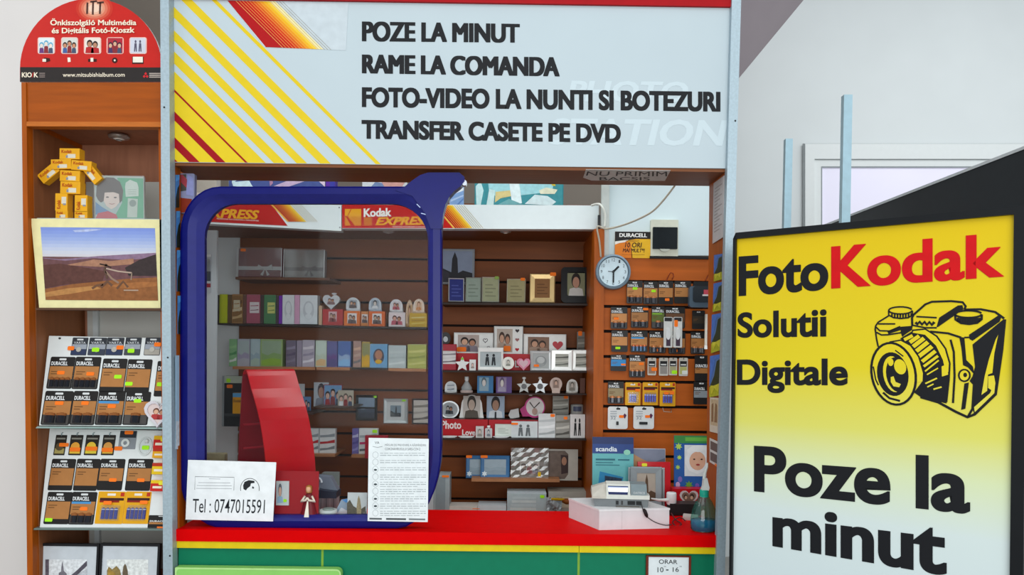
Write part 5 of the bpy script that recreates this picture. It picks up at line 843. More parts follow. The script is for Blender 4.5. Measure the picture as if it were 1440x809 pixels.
for k in range(5): b.rect(*it.R(.05 + .19 * k, .04, .13 + .19 * k, .96), .0006, M(('#7d8288', '#bcc0c4')[k % 2]))
b.build('block', it)
it = It('white_carton', 'small pale carton behind the angel on the counter', 'box', (420, 699, 446, 729), 2.95); b = MB(); b.box(it.u0, 0, -.05, it.u1, it.H, 0, M('#a9adb3', .5)); b.build('carton', it)
it = It('tape_roll', 'white tape roll lying on the counter beside the angel', 'tape roll', (446, 717, 471, 729), 2.78); r = it.W / 2; b = MB(); b.lathe([(r * .6, 0), (r, 0), (r, it.H * .8), (r * .6, it.H * .8), (r * .6, 0)], M('#cdd3d0', .3), 0, -r, 22); b.build('roll', it); b = MB(); b.lathe([(r * .52, .001), (r * .6, .001), (r * .6, it.H * .95), (r * .5, it.H * .95)], M('#8e9a94', .3), 0, -r, 22); b.build('core', it)
it = It('folded_card', 'blue and white folded paper card on the counter behind the postcard', 'card', (470, 700, 495, 729), 2.84); b = MB(); b.prism(it.hits([(469, 727), (474, 715), (480, 703), (492, 701), (496, 722), (490, 728)]), -.002, 0, M('#9fb4c8', .5)); b.poly(it.hits([(470, 727), (480, 714), (495, 722), (489, 728)]), .0006, M('#dfe8ef', .5)); b.poly(it.hits([(481, 703), (492, 701), (493, 706), (486, 707)]), .0006, M('#5a9fe0', .5)); b.build('card', it)
it = It('tower_postcard', 'postcard of a pale clock tower standing by the rules notice', 'postcard', (488, 693, 515.5, 733), 2.775, lean=4); b = MB(); b.prism([(it.u0, 0), (it.u1, 0), (it.u1, it.H), (it.u0, it.H)], -.002, 0, M('#cdd2d2', .4)); b.build('card', it); b = MB()
for pts, c in (([(488, 733), (488, 708), (492, 703), (497, 712), (502, 715), (508, 716), (514, 712), (515, 733)], '#5d5648'), ([(502, 733), (501.5, 714), (503, 702), (504.5, 697), (506.5, 703), (508, 714), (508, 733)], '#a08f6c'), ([(489, 733), (491, 722), (497, 727), (500, 733)], '#3f4030'), ([(509, 733), (510, 722), (515, 719), (515, 733)], '#6d6a62')): b.poly(it.hits(pts), .0006 + .0003 * (c != '#5d5648'), M(c, .4, noise=.25, scale=140))
b.build('print', it)
# ================================================================ frames and gifts on the open shelves
g = 'photo frames on the shelf below the lightbox strip'
frame('grey matted picture of tower silhouettes standing behind the blue frame', (608, 350, 667, 400), 3.81, '#9a9ea4', .06, 'tower', ('#8f99b0', '#2c2a30', '#fff', '#3a3640'), None, 0, 0)
frame('dark blue metal frame leaning behind the small silver frames', (630.5, 391, 653, 424.5), YF, '#c3c6cc', .07, 'lines', ('#28307a', '#4a54a0', '#fff', '#28307a'), g, 8, 6, .4); frame('pale green half of the double silver frame nearer the blue frame', (654, 390, 676, 424.8), YF, '#a9aea6', .05, 'lines', ('#98a598', '#7d8a7c', '#fff', '#98a598'), g, -4, 6, .4); frame('cream green half of the double silver frame beside it', (677.5, 389.5, 702, 425), YF, '#c6c8b8', .06, 'lines', ('#a3a582', '#85876a', '#fff', '#a3a582'), g, 4, 6, .4, st=(.85, .96), sc='#8fae50')
frame('single olive cream frame with orange sticker between double and gold frames', (712, 392, 738.5, 425.3), YF, '#c3c0a4', .06, 'lines', ('#a59c72', '#877f5c', '#fff', '#a59c72'), g, -6, 7, .4, st=(.85, .97)); frame('gold bevel-edged frame'.replace('bevel-edged', 'broad-edged') + ' with orange sticker on its top corner', (744.5, 385, 780, 425.8), YF, '#d9ba82', .2, 'lines', ('#8f6238', '#6d4826', '#fff', '#8f6238'), g, -4, 7, .5, st=(.92, .98))
it = It('framed_photo', 'black rounded frame with a child portrait at the shelf end', 'photo frame', (789, 376, 832, 426), YF, lean=6, group=g); b = MB(); OO = rr(it.u0, 0, it.u1, it.H, .02, 6); b.frame(OO, rr(*it.R(.2, .18, .8, .86), .012, 6), -.012, .002, M('#141214', .3)); b.poly(OO, -.011, M('#141214')); b.build('frame', it); b = MB(); pic(b, it.R(.2, .2, .78, .84), -.004, 'portrait', ('#8a8a6a', '#2a201c', '#c09078', '#cfcac4')); b.build('print', it); b = MB(); b.ell(*it.fr(.9, .3), .008, .018, .003, M('#d9dde0', .15, .5)); b.build('painted_glint', it)  # pale oval paints a glint on the black rim
g = 'frames behind the front row of the heart shelf'
it = It('penguin_plaque', 'round dark plaque peeping from behind the blue frame bar', 'plaque', (620, 468, 633, 484), YB); b = MB(); b.prism(ellp(0, it.H / 2, it.W * .55, it.H * .55, 18), -.01, 0, M('#1a181c', .3)); b.ell(0, it.H * .42, it.W * .25, it.H * .25, .0008, M('#c9ccd0')); b.build('plaque', it)
it.root.name = 'round_plaque'
HRT = '#b8182a'
frame('wide white frame with a couple and outline hearts', (637.5, 468, 693, 522), YB, '#f0f0ec', .08, 'couple', ('#b9a8a0', '#2f221e', '#d9a98c', '#8a7f88'), g, 0, 4, inner=(.1, .5, .64, .94), st=(.2, .56), extra=lambda b, it: (b.stroke(heart(*it.fr(.8, .8), .022), .003, .001, M('#6a5f66'), True), b.stroke(heart(*it.fr(.88, .62), .012), .002, .001, M('#8a7f86'), True), b.rect(*it.R(.1, .05, .9, .42), .0006, M('#c9c4c2'))))
frame('tall white frame with a kissing couple and three small hearts', (694, 459, 735, 522), YB + .02, '#f0f0ec', .08, 'couple', ('#c3b3a6', '#4a342a', '#cfa085', '#b09a8a'), g, 0, 4, inner=(.1, .42, .64, .94), st=(.46, .5), extra=lambda b, it: (b.poly(heart(*it.fr(.8, .9), .02), .001, M('#3a3034')), b.poly(heart(*it.fr(.8, .7), .02), .001, M('#a5686a')), b.poly(heart(*it.fr(.8, .48), .02), .001, M(HRT))))
frame('wide white frame with a sleeping couple and a big red heart', (736, 470, 796, 522), YB, '#f0f0ec', .08, 'couple', ('#8a6a58', '#3a2a22', '#c9987c', '#a58a78'), g, 0, 4, inner=(.1, .46, .6, .92), st=(.64, .4), extra=lambda b, it: b.poly(heart(*it.fr(.8, .7), .052), .001, M(HRT, .3)))
carton('small grey photo stand with orange sticker at the shelf end', (811, 467, 832, 522), YB, '#77736c', None, 'bands', ('#7d786f', '#55524c', '#a09a8f', '#68645c'), (.05, .5, .95, .98), .012, 'photo_stand', 'photo stand', st=(.2, .96))
g = 'small gifts along the heart shelf'
frame('red frame with a white picture band beside the blue bar', (620, 484, 641.5, 521), YF, '#a01f30', .1, 'bands', ('#d3d0cf', '#6a5f66', '#c9c4c4', '#8a8288'), g, 0, 3, inner=(.0, .24, 1, .74)); carton('red gift box behind the white star', (641.5, 497, 672, 521.3), YF + .05, '#b3121f', g, None, None, depth=.03); carton('red gift box behind the white oval and pink heart', (707.5, 498, 747, 521.6), YF + .05, '#b3121f', g, None, None, depth=.03, text=[('L', (.42, .2, .56, .6), '#d9cfcf')]); carton('red gift box at the far end behind the last silver frame', (822, 492, 834, 522), YF + .05, '#a31320', g, None, None, depth=.03)
plate_shape('white star plaque with a green tip on the heart shelf', (640, 503, 660, 521), YF - .02, lambda i: star(0, i.H * .47, i.W * .55, i.W * .25), '#d9d9d6', 'star_plaque', 'ornament', None, g, .01, lambda i: ellp(0, i.H * .9, i.W * .1, i.W * .1, 10), '#7fbe4a'); carton('tiny white photo cup between the star and the two-figure frame', (660, 506, 669, 521.2), YF - .02, '#dcdcda', g, 'portrait', ('#c9c6c4', '#8a7a74', '#d9b5a5', '#9a8a84'), (.2, .2, .8, .7), .015, 'photo_cup', 'cup')
frame('white frame with two black outline figures', (672, 489, 707.5, 521.3), YF, '#f0f0ec', .1, 'figures', ('#aeb8ba', '#262a2e', '#fff', '#3a3a3a'), g, 0, 3, inner=(.08, .16, .92, .82)); plate_shape('white oval keepsake with faint face on the heart shelf', (706, 502, 723, 521.8), YF - .02, lambda i: ellp(0, i.H * .55, i.W * .5, i.H * .45, 18) , '#dedcd2', 'oval_plaque', 'ornament', ((.28, .35, .72, .8), 'portrait', ('#c9c8c0', '#6a6a64', '#c9c4b8', '#8a8a80')), g); plate_shape('pink heart ornament with orange sticker before the red box', (727, 503, 745.5, 521.8), YF - .02, lambda i: heart(0, i.H * .55, i.W * 1.05), '#c86a88', 'heart_plaque', 'ornament', None, g, .012, lambda i: heart(0, i.H * .55, i.W * .7), '#c9a8b0')
frame('silver frame with grey oval and orange sticker', (746, 493.5, 775.5, 521.8), YF, '#c6c8c8', .12, 'oval', ('#a9adac', '#8e9292', '#b9bdbc', '#9a9e9e'), g, 6, 5, .3, st=(.28, .26)); frame('bright silver frame with a dancing figure print', (774.5, 492, 805, 522), YF, '#f0f0ec', .2, 'bands', ('#a9aaa0', '#6d6f68', '#c3c4ba', '#585a54'), g, -8, 6, .3); frame('bright silver frame at the shelf end with a slanted print', (803.5, 492, 831, 522.2), YF, '#f0f0ec', .2, 'bands', ('#a9aaa0', '#6d6f68', '#c3c4ba', '#585a54'), g, -14, 7, .3)
g = 'small ornaments on the thin shelf'
dome('silver photo dome nearest the blue bar on the thin shelf', (625, 536, 642.5, 553), YF, '#b3b5b4', 'bands', GRY, g); it = It('perfume_trophy', 'little clear bottle-shaped photo trophy on the thin shelf', 'ornament', (647, 530, 664.5, 553.3), YF, group=g); b = MB(); b.lathe([(it.W * .5, 0), (it.W * .5, it.H * .16), (it.W * .4, it.H * .18)], M('#c0aaa4', .3), 0, -.02, 18, .6); b.build('base', it); b = MB(); b.lathe([(it.W * .42, it.H * .18), (it.W * .44, it.H * .34), (it.W * .2, it.H * .62), (it.W * .14, it.H * .72)], M('#9a9c9c', .2, coat=.4), 0, -.02, 18, .6); b.lathe([(it.W * .1, it.H * .72), (it.W * .17, it.H * .78), (it.W * .17, it.H), (it.W * .08, it.H * 1.0)], M('#cfd0ce', .2), 0, -.02, 14); b.build('body', it)
it.root.name = 'photo_trophy'
carton('blue boxed ornament with lime sticker on the thin shelf', (671, 529, 693.5, 553.5), YF, '#2f6d9c', g, 'portrait', ('#7d9db0', '#55666e', '#c9c4c0', '#8aa0ac'), (.12, .14, .72, .92), .025, 'boxed_ornament', 'box'); carton('purple boxed ornament on the thin shelf', (697.5, 530, 719.5, 553.6), YF, '#5a3f7d', g, 'portrait', ('#8a7a98', '#5a4a66', '#c9c4c0', '#9a90a8'), (.1, .1, .66, .96), .025, 'boxed_ornament', 'box')
for x0, x1, lab in ((727, 746.5, 'dull pewter star with a round cap on the thin shelf'), (749, 770, 'bright silver star ornament beside the dull star')):
    it = It('star_ornament', lab, 'ornament', (x0, 532, x1, 553.6), YF, group=g); b = MB(); b.prism(star(0, it.H * .46, it.W * .55, it.W * .27), -.014, 0, M(('#8f8f8c', '#b5b8ba')[x0 > 740], .3, .3)); b.build('star', it); b = MB(); b.poly(ellp(0, it.H * .46, it.W * .2, it.W * .2, 12), .0008, M('#6d6d6e')); b.build('photo', it); b = MB(); b.lathe([(.004, it.H * .9), (.009, it.H * .95), (.009, it.H * 1.05), (.004, it.H * 1.08)], M('#d3d3cf', .25), 0, -.006, 12); b.build('cap', it)
plate_shape('round brownish photo medallion on a small foot', (773, 531, 790.5, 553.7), YF, lambda i: [(-i.W * .3, 0), (i.W * .3, 0), (i.W * .32, i.H * .2)] + ellp(0, i.H * .6, i.W * .5, i.H * .4, 14, 0, -40, 220) + [(-i.W * .32, i.H * .2)], '#b59a8c', 'round_medallion', 'ornament', ((.25, .35, .75, .85), 'portrait', ('#9a8478', '#5a463c', '#c9a590', '#8a7468')), g); dome('grey photo dome with a white base near the shelf end', (796, 533, 813, 553.8), YF, '#a9a59c', 'portrait', ('#9a968e', '#5a564e', '#b9b0a5', '#7d786f'), g); carton('slim brown block at the end of the thin shelf', (815.5, 532, 822.5, 554), YF, '#5a3426', g, None, None, depth=.03, name='brown_block')
g = 'photo gifts above the red boxes'; YD = 3.765
plate_shape('oval silver mirror-like photo dish beside the blue bar', (618, 564, 645.5, 588.8), YD, lambda i: ellp(0, i.H * .5, i.W * .5, i.H * .5, 24), '#c9cccd', 'oval_dish', 'ornament', ((.28, .25, .72, .8), 'couple', ('#a9b0b4', '#23272b', '#b9b4b0', '#3f454a')), g, .012, lambda i: ellp(0, i.H * .5, i.W * .42, i.H * .42, 24), '#aeb4b6', .3); plate_shape('white arched plaque with a woman in checked shirt', (645.5, 555.5, 680.5, 589), YD, lambda i: [(i.u0, 0), (i.u1, 0), (i.u1 * .92, i.H * .2)] + ellp(0, i.H * .55, i.W * .42, i.H * .45, 12, 0, 0, 180) + [(i.u0 * .92, i.H * .2)], '#ecebe6', 'arched_plaque', 'ornament', ((.16, .03, .84, .96), 'portrait', ('#cfcac2', '#3f3832', '#c9b5a5', '#5d544a')), g); frame('portrait of a man in dark tie on pale blue', (684, 557, 709.5, 589), YD, '#c9d3dc', .03, 'portrait', ('#a9bccf', '#241d1b', '#b08a72', '#dfe4ea'), g, 0, 3, extra=lambda b, it: b.poly([it.fr(.45, .02), it.fr(.55, .02), it.fr(.54, .3), it.fr(.46, .3)], .001, M('#23242c')))
it = It('photo_paddle', 'hot pink round photo paddle with white handle lying across gift boxes', 'ornament', (715, 557, 767, 589), YD - .015, group=g); b = MB(); q = it.hits(ellp(752, 573, 14.5, -15, 28)); b.prism(q, -.012, 0, M('#c01f7a', .3)); b.prism(it.hits([(731, 576), (742, 567), (750, 586), (735, 586)]), -.012, -.001, M('#b01a6e', .3)); b.build('rim', it); b = MB(); b.poly(it.hits(ellp(752.5, 572.5, 12.6, -13, 28)), .001, M('#d6cfcc', .3)); b.stroke(it.hits([(745, 566), (751, 574), (759, 566)]), .006, .0016, M('#4a403c')); b.poly(it.hits(ellp(752, 579, 4, -5, 12)), .0016, M('#b3968a')); b.build('photo', it); b = MB(); b.prism(it.hits([(715, 584), (718, 577), (729, 574.5), (730.5, 587), (718, 589)]), -.012, .002, M('#c3c3c2', .3)); b.build('handle', it); b = MB(); b.lathe([(.006, it.H), (.01, it.H * 1.03), (.01, it.H * 1.1), (.005, it.H * 1.13)], M('#d3d0cd', .3), .017, -.006, 12); b.build('cap', it)
carton('grey photo block with running figure and orange sticker, upper one', (777, 557, 799.5, 589.3), YD, '#8f8d84', g, 'bands', ('#9a988e', '#55544e', '#c3c1b8', '#77756c'), (.04, .3, .96, .96), .012, 'photo_block', 'photo block', st=(.82, .94))
it = It('photo_mug', 'white photo mug standing behind the last grey pack', 'mug', (803, 570, 821, 589.5), YD, group=g); b = MB(); b.lathe([(it.W * .5, 0), (it.W * .5, it.H), (it.W * .45, it.H), (it.W * .45, .004)], M('#cfcdc8', .25), 0, -it.W * .5, 20); b.build('body', it); b = MB(); b.tube([(it.W * .48 + .018 * math.sin(a), it.H * .5 + .022 * math.cos(a), -it.W * .5) for a in [k * math.pi / 8 for k in range(9)]], .004, M('#b8a596', .3)); b.build('handle', it); b = MB(); n_ = 8; b.add([(it.W * .505 * math.sin(math.radians(-40 + 10 * k)), it.H * h_, -it.W * .5 + it.W * .505 * math.cos(math.radians(-40 + 10 * k))) for k in range(n_ + 1) for h_ in (.55, .9)], [(2 * k, 2 * k + 2, 2 * k + 3, 2 * k + 1) for k in range(n_)], M('#5a5f78', .3)); b.build('print', it)
g = 'boxes and packs on the red box shelf'
carton('red gift box with white rounded lettering by the blue bar', (619, 590, 686, 616.3), YF + .03, '#b80f1c', g, None, None, depth=.04, text=[('Photo', (.02, .48, .44, .92), '#efe3e0'), ('Love', (.46, .14, .74, .46), '#efe3e0')]); carton('red gift box in the middle, behind the couple pack', (687, 591, 760, 616.5), YF + .03, '#b80f1c', g, None, None, depth=.04); carton('red gift box with a white ring at the shelf end', (800, 592, 829, 617), YF + .03, '#a8101c', g, None, None, depth=.04)
for x0, x1, y0, lab in ((619, 643, 613.2, 'flat white dish lying below the lettered red box'), (644, 667, 613.4, 'second flat white dish beside it on the shelf edge'), (693, 716, 614, 'flat white oval dish under the green-white pack')):
    it = It('white_dish', lab, 'dish', (x0, y0, x1, 616.5), 3.645, group=g); b = MB(); r = it.W / 2; b.lathe([(r * .6, 0), (r, it.H * .7), (r, it.H), (r * .7, it.H * .8)], M('#dcdedd', .25), 0, -r * .3 + .008, 22, .3); b.build('dish', it)
carton('small white photo cube beside the lettered red box', (669, 600, 680, 616.3), YF - .01, '#cfcdca', g, 'portrait', ('#b5b2ae', '#77726c', '#d0bfb3', '#8f8a84'), (.14, .14, .86, .8), .02, 'photo_cube', 'ornament'); it = It('photo_key_ring', 'tiny white photo keepsake with a cap beside the photo cube', 'ornament', (682, 599, 692, 616.4), YF - .012, group=g); b = MB(); b.prism(rr(it.u0, 0, it.u1, it.H * .8, .006), -.012, 0, M('#c6c4c2', .3)); b.build('body', it); b = MB(); pic(b, it.R(.2, .15, .8, .7), .0006, 'portrait', GRY); b.build('photo', it); b = MB(); b.lathe([(.005, it.H * .8), (.008, it.H * .85), (.008, it.H)], M('#e3e3e1', .3), 0, -.006, 10); b.build('cap', it)
it.root.name = 'photo_keepsake'
carton('pale green-white pack standing before the middle red box', (696, 597, 719, 614), YF, '#cdd6cd', g, 'lines', ('#d0d9d0', '#9aa89c', '#fff', '#fff'), (.05, .1, .95, .9), .02, 'white_pack', 'pack'); carton('silver pack with a dancing couple and orange sticker', (719, 593, 756, 616.8), YF, '#d0d6d7', g, 'figures', ('#ccd3d4', '#62686a', '#fff', '#fff'), (.03, .05, .97, .95), .02, 'silver_pack', 'pack', st=(.12, .86)); carton('silver pack with orange sticker topmost between couple and grey packs', (757, 582, 780.5, 616.8), YF, '#dadede', g, 'bands', ('#d6dada', '#a5abac', '#ebeeee', '#bcc1c2'), (.03, .03, .97, .97), .02, 'silver_pack', 'pack', st=(.84, .93)); carton('grey pack with running figure and orange sticker', (781, 584, 801, 617), YF, '#8f8e86', g, 'bands', ('#989790', '#55544e', '#c3c1b8', '#77756c'), (.03, .03, .97, .97), .02, 'grey_pack', 'pack', st=(.7, .88)); carton('black and white figure pack at the end of the red box shelf', (801.5, 583, 822.5, 617.2), YF, '#dededc', g, 'figures', ('#dadad8', '#1f1f21', '#fff', '#fff'), (.03, .03, .97, .97), .02, 'figure_pack', 'pack')
g = 'blue frames on the light wood shelf'
for x0, x1, lab, YY in ((655, 690, 'blue card frame with orange sticker, partly covered by its twin', YF + .03), (675.5, 716.5, 'blue card frame with orange sticker and white corner flower, in front', YF)): frame(lab, (x0, 641, x1, 673), YY, '#3a6d9c', .16, 'land', ('#9fb0ba', '#93a5b0', '#fff', '#8a9ca8'), g, 0, 5, st=(.12, .95), name='framed_card', extra=lambda b, it: b.poly(star(*it.fr(.14, .2), .014, .008, 6), .002, M('#d0dde4')))
it = It('bagged_photo', 'photo in a crumpled clear bag with yellow tag on light shelf', 'photo', (718, 630, 771, 674), YF); b = MB(); b.prism(it.hits([(718, 672), (770, 674), (772, 634), (720, 630)]), -.003, 0, M('#6d655a', .4, noise=.25, scale=60)); b.build('card', it); b = MB(); pic(b, it.R(.24, .18, .76, .62), .0006, 'people', ('#b5b0a8', '#3a2c28', '#a88a78', '#5a4a46')); b.build('print', it); b = MB(); b.add([(x * it.W - it.W / 2, y * it.H, .006 + .0012 * math.sin(x * 19 + y * 13)) for y in [k / 7 for k in range(8)] for x in [k / 8 for k in range(9)]], [(j * 9 + i, j * 9 + i + 1, j * 9 + i + 10, j * 9 + i + 9) for j in range(7) for i in range(8)], PLASTIC); b.build('bag', it); b = MB(); b.prism(rr(*it.R(.72, .1, .8, .24), .003), .012, .0135, M('#d9b01e')); b.build('tag', it)
it = It('photo_board', 'white board with a dark eight-sided photo under clear film on shelf', 'photo board', (764, 632, 812.5, 676), YF + .03, lean=3); b = MB(); b.prism([(it.u0, 0), (it.u1, 0), (it.u1, it.H), (it.u0, it.H)], -.003, 0, M('#b5b1a6', .4)); b.build('board', it); b = MB(); b.poly([it.fr(*p) for p in ((.1, .05), (.62, .05), (.72, .2), (.72, .84), (.62, .95), (.1, .95))], .0006, M('#6a5a50', .4, noise=.2)); b.poly([it.fr(*p) for p in ((.52, .2), (.72, .25), (.72, .8), (.5, .82))], .001, M('#3a2a28')); b.ell(*it.fr(.6, .62), .012, .02, .0014, M('#a5785f')); b.build('print', it)
# along the base behind the counter
it = It('grey_folder_box', 'upright grey file box with orange sticker by the blue bar', 'box', (610, 668, 632, 719), 3.6); b = MB(); b.box(it.u0, 0, -.1, it.u1, it.H, 0, M('#a5aeb0', .5)); b.rect(*it.R(.1, .02, .72, .95), .0006, M('#8b9599')); b.build('carton', it); sticker(it, it.R(.5, .93, .95, .99), OR)
carton('white box standing beside the grey file box', (598, 690, 609.5, 719), 3.6, '#c6cdd0', None, None, None, depth=.08, name='white_box'); carton('low white envelope box with orange end on base unit', (632, 712.5, 671.5, 719.5), 3.6, '#d6cfc6', None, None, None, depth=.1, name='envelope_box', st=(.95, .6)); carton('low pale paper pack in the middle of the base unit', (672, 711, 712, 719.5), 3.6, '#cdd3d6', None, None, None, depth=.1, name='paper_pack', cat='pack')
it = It('wrapped_box', 'grey box in shiny clear film with lime sticker on base unit', 'box', (713, 694, 768, 720), 3.58); b = MB(); b.box(it.u0, 0, -.12, it.u1, it.H, 0, M('#d3e0e6', .3)); b.build('carton', it); b = MB()
for k in range(4): b.rect(*it.R(.08 + .02 * k, .08 + .2 * k, .74, .22 + .2 * k), .0008, M(('#f4fafc', '#e4eff4')[k % 2], .2))
b.build('print', it); b = MB(); b.rect(it.u0, 0, it.u1, it.H, .003, PLASTIC); b.build('clear_wrap', it); sticker(it, it.R(.84, .76, .95, .92), LM, .005)
it = It('cream_box', 'cream box with amber band behind the crumpled bag', 'box', (771, 692, 830, 720), 3.62); b = MB(); b.box(it.u0, 0, -.12, it.u1, it.H, 0, M('#a9a69c', .5)); b.rect(*it.R(.0, .2, .5, .75), .0006, M('#c9c0a8')); b.build('carton', it); b = MB(); b.box(*it.R(.02, .0, .06, .28)[:2], 0, *it.R(.02, .0, .06, .28)[2:], .004, M('#d08a2a')); b.build('amber_band', it)
it = It('crumpled_bag', 'crumpled clear bag on the base unit beside the shiny box', 'bag', (768, 699, 790, 720), 3.56); b = MB(); b.add([((x - .5) * it.W, y * it.H, .01 + .02 * math.sin(x * 9 + y * 7) * math.sin(3.1 * x)) for y in [k / 6 for k in range(7)] for x in [k / 6 for k in range(7)]], [(j * 7 + i, j * 7 + i + 1, j * 7 + i + 8, j * 7 + i + 7) for j in range(6) for i in range(6)], M('#a3a8aa', .2, noise=.2)); b.build('bag', it)
it = It('brush', 'yellow handled brush with brown head half hidden by the white box', 'brush', (775, 699, 803, 712), 3.5); b = MB(); b.tube([(it.u0, it.H * .75, 0), (it.u0 + .06, it.H * .7, 0)], .006, M('#e0b41e', .3)); b.build('handle', it); b = MB(); b.tube([(it.u0 + .05, it.H * .6, 0), (it.u0 + .07, it.H * .5, 0), (it.u0 + .1, it.H * .45, 0)], [.008, .014, .01], M('#8a4a1a', .5)); b.build('head', it)
# ================================================================ battery panel under the clock
YH = 3.335; gp = 'battery cards on the orange panel'
def hook(it, c='#6d6a66'):
    b = MB(); b.tube([(0, it.H * .93, .008), (0, it.H * .97, .004), (0, it.H * 1.0, -.012), (0, it.H * 1.0, -.026)], .0016, M(c, .35, .6)); b.build('hook', it)
def hb(label, rect, **k):
    it = bcard(label, rect, YH, group=gp, **k); hook(it); return it
T1, T2, T3, T4, T5 = ', top hook row', ', second hook row', ', third hook row', ', fourth hook row', ', fifth hook row'
hb('copper battery card with lime sticker, nearest the clock' + T1, (881, 395, 903.5, 427), n=2, st=(.52, .66), scol=LM); hb('copper battery card with lime sticker, second from the clock' + T1, (904.5, 396, 925, 428), n=2, st=(.7, .58), scol=LM); hb('copper battery card with orange sticker low' + T1, (925.5, 395.5, 946.5, 428), n=0, st=(.6, .2)); hb('copper battery card without sticker beside the grey case' + T1, (948, 395.5, 971.5, 427), n=0)
it = It('portable_case', 'blue grey hanging case with a red patch at the top row end', 'case', (969.5, 396, 999, 432.5), 3.30); b = MB(); b.prism(rr(it.u0, 0, it.u1, it.H * .82, .012, 5), -.03, 0, M('#4a5a68', .35)); b.build('case', it); b = MB(); b.prism(rr(*it.R(.16, .2, 1, .82), .012, 5), 0, .004, M('#23292f', .3)); b.rect(*it.R(.66, .5, 1, .68), .005, M('#c04a58')); b.rect(*it.R(.6, .44, 1, .5), .005, M('#d9d4d2')); b.build('front_plate', it); b = MB(); b.prism(rr(*it.R(.2, .8, .95, 1.0), .006), -.02, -.004, M('#17181a', .4)); b.build('hanger', it)
hb('copper battery card with two fat cells and orange sticker' + T2, (858.5, 432, 882, 462.5), n=2, st=(.34, .47)); hb('copper battery card with single cell and orange sticker at its corner' + T2, (887, 430.5, 911.5, 461), n=2, st=(.84, .86), body='#9a6a3e'); hb('black and green battery card with two orange stickers' + T2, (916, 431, 934.5, 462), n=1, body='#5d6a34', stripe='#7fae3a', st=(.5, .3)); hb('black battery card behind the white slim packs' + T2, (935, 432, 963, 462), n=2, body='#6a4a34', st=(.5, .3))
for x0, x1, lab, s in ((933, 945.5, 'white slim hanging pack with dark foot, nearer the clock', 0), (946.5, 959, 'white slim hanging pack with orange sticker, beside its twin', 1)):
    it = It('slim_white_pack', lab, 'pack', (x0, 446, x1, 489), 3.318, group='slim white packs'); b = MB(); b.prism(rr(it.u0, 0, it.u1, it.H, .005), -.001, .001, M('#cfd0cc', .35)); b.rect(*it.R(.08, .86, .92, .98), .0013, M('#2a2a2c')); b.rect(*it.R(.3, .05, .78, .38), .0013, M('#4a3a4a')); b.build('card', it); b = MB(); b.prism(ellp(0, it.H * .45, it.W * .26, it.H * .2, 16), .001, .008, M('#dcdedd', .2)); b.build('bubble', it)
    if s: sticker(it, it.R(.1, .68, .5, .9), OR)
hb('dark hanging card pack at the panel edge' + T2, (973, 437, 991, 463), n=0, body='#3a3228', txt=None, name='dark_card_pack'); it = It('white_stylus', 'long thin white stick hanging at the panel edge', 'stick', (990, 442, 995, 490), 3.32); b = MB(); b.tube([(0, 0, 0), (0, it.H, 0)], .006, M('#cfc6b8', .3), 10); b.build('stick', it); b = MB(); b.tube([(0, -.004, 0), (0, .012, 0)], .007, M('#e6e6e2', .2), 10); b.build('tip', it)
hb('copper battery card with lime sticker at its foot' + T3, (859.5, 465, 882.5, 495), n=0, st=(.4, .18), scol=LM); hb('blue-lined battery card with amber band' + T3, (886.5, 465.5, 910.5, 495.5), n=4, stripe='#4a9ad0', batt='#3a5a7a'); hb('copper battery card with two round cells and orange sticker' + T3, (912.5, 466, 936, 497), n=2, st=(.58, .14)); hb('battery card with orange sticker under the white slim packs' + T3, (940, 467, 963.5, 498), n=2, st=(.55, .15)); hb('copper battery card at the panel edge behind the white stick' + T3, (971, 467, 991, 498), n=2)
hb('blue photo battery card with orange sticker' + T4, (858.5, 499, 880.5, 522), n=0, body='#2f7ab0', st=(.82, .4)); hb('copper battery card with four cells and orange sticker' + T4, (884.5, 499, 907, 531), n=3, st=(.76, .6))
for x0, x1, y1, lab, sc, sp, body in ((910.5, 922.5, 528, 'narrow copper cell strip with orange sticker' + T4, OR, (.8, .35), '#9a7a64'), (926.5, 939.5, 528.5, 'narrow grey cell strip without sticker' + T4, None, None, '#8f8a84'), (940.5, 952, 528, 'narrow cell strip with blue and lime stickers' + T4, LM, (.7, .18), '#a5a07a'), (954.5, 967, 529, 'narrow yellow green cell strip with white tag' + T4, '#d9dcd4', (.7, .2), '#b0b06a')):
    it = It('cell_strip', lab, 'battery pack', (x0, 503.5, x1, y1), YH, group='narrow cell strips'); b = MB(); b.prism(rr(it.u0, 0, it.u1, it.H, .004), -.001, .001, M('#c3beb4', .35)); b.rect(*it.R(.12, .1, .88, .5), .0013, M(body)); b.rect(*it.R(.12, .52, .88, .82), .0013, M('#1f1e20')); b.rect(*it.R(.2, .58, .8, .66), .0016, M('#c9c9c6')); b.build('card', it); hook(it)
    if sc: sticker(it, it.R(sp[0] - .35, sp[1] - .1, sp[0] + .3, sp[1] + .1), sc)
hb('copper battery card with long black top at the panel edge' + T4, (976.5, 500, 997, 536), n=0, top=.5)
hb('black and white battery card with two fat cells' + T5, (854.5, 537, 877, 568), n=2, body='#8a7a5a')
for x0, x1, y1, lab, n_, s in ((879, 900.5, 570, 'yellow battery card of two blue cells under the copper strip row', 3, (.78, .66)), (903.5, 925, 570, 'yellow battery card of five blue cells between its twins', 5, None), (927.5, 949.5, 571.5, 'yellow battery card with two orange stickers, last of the yellow three', 4, (.4, .55))):
    it = ycard(lab, (x0, 538, x1, y1), YH, None, n_, s); hook(it)
    if lab.startswith('yellow battery card with two'): sticker(it, it.R(.62, .5, .9, .64), OR, .0095)
hb('black and white battery card with silver label at the panel edge' + T5, (975, 537, 997, 569), n=0, body='#8f969a', top=.4)
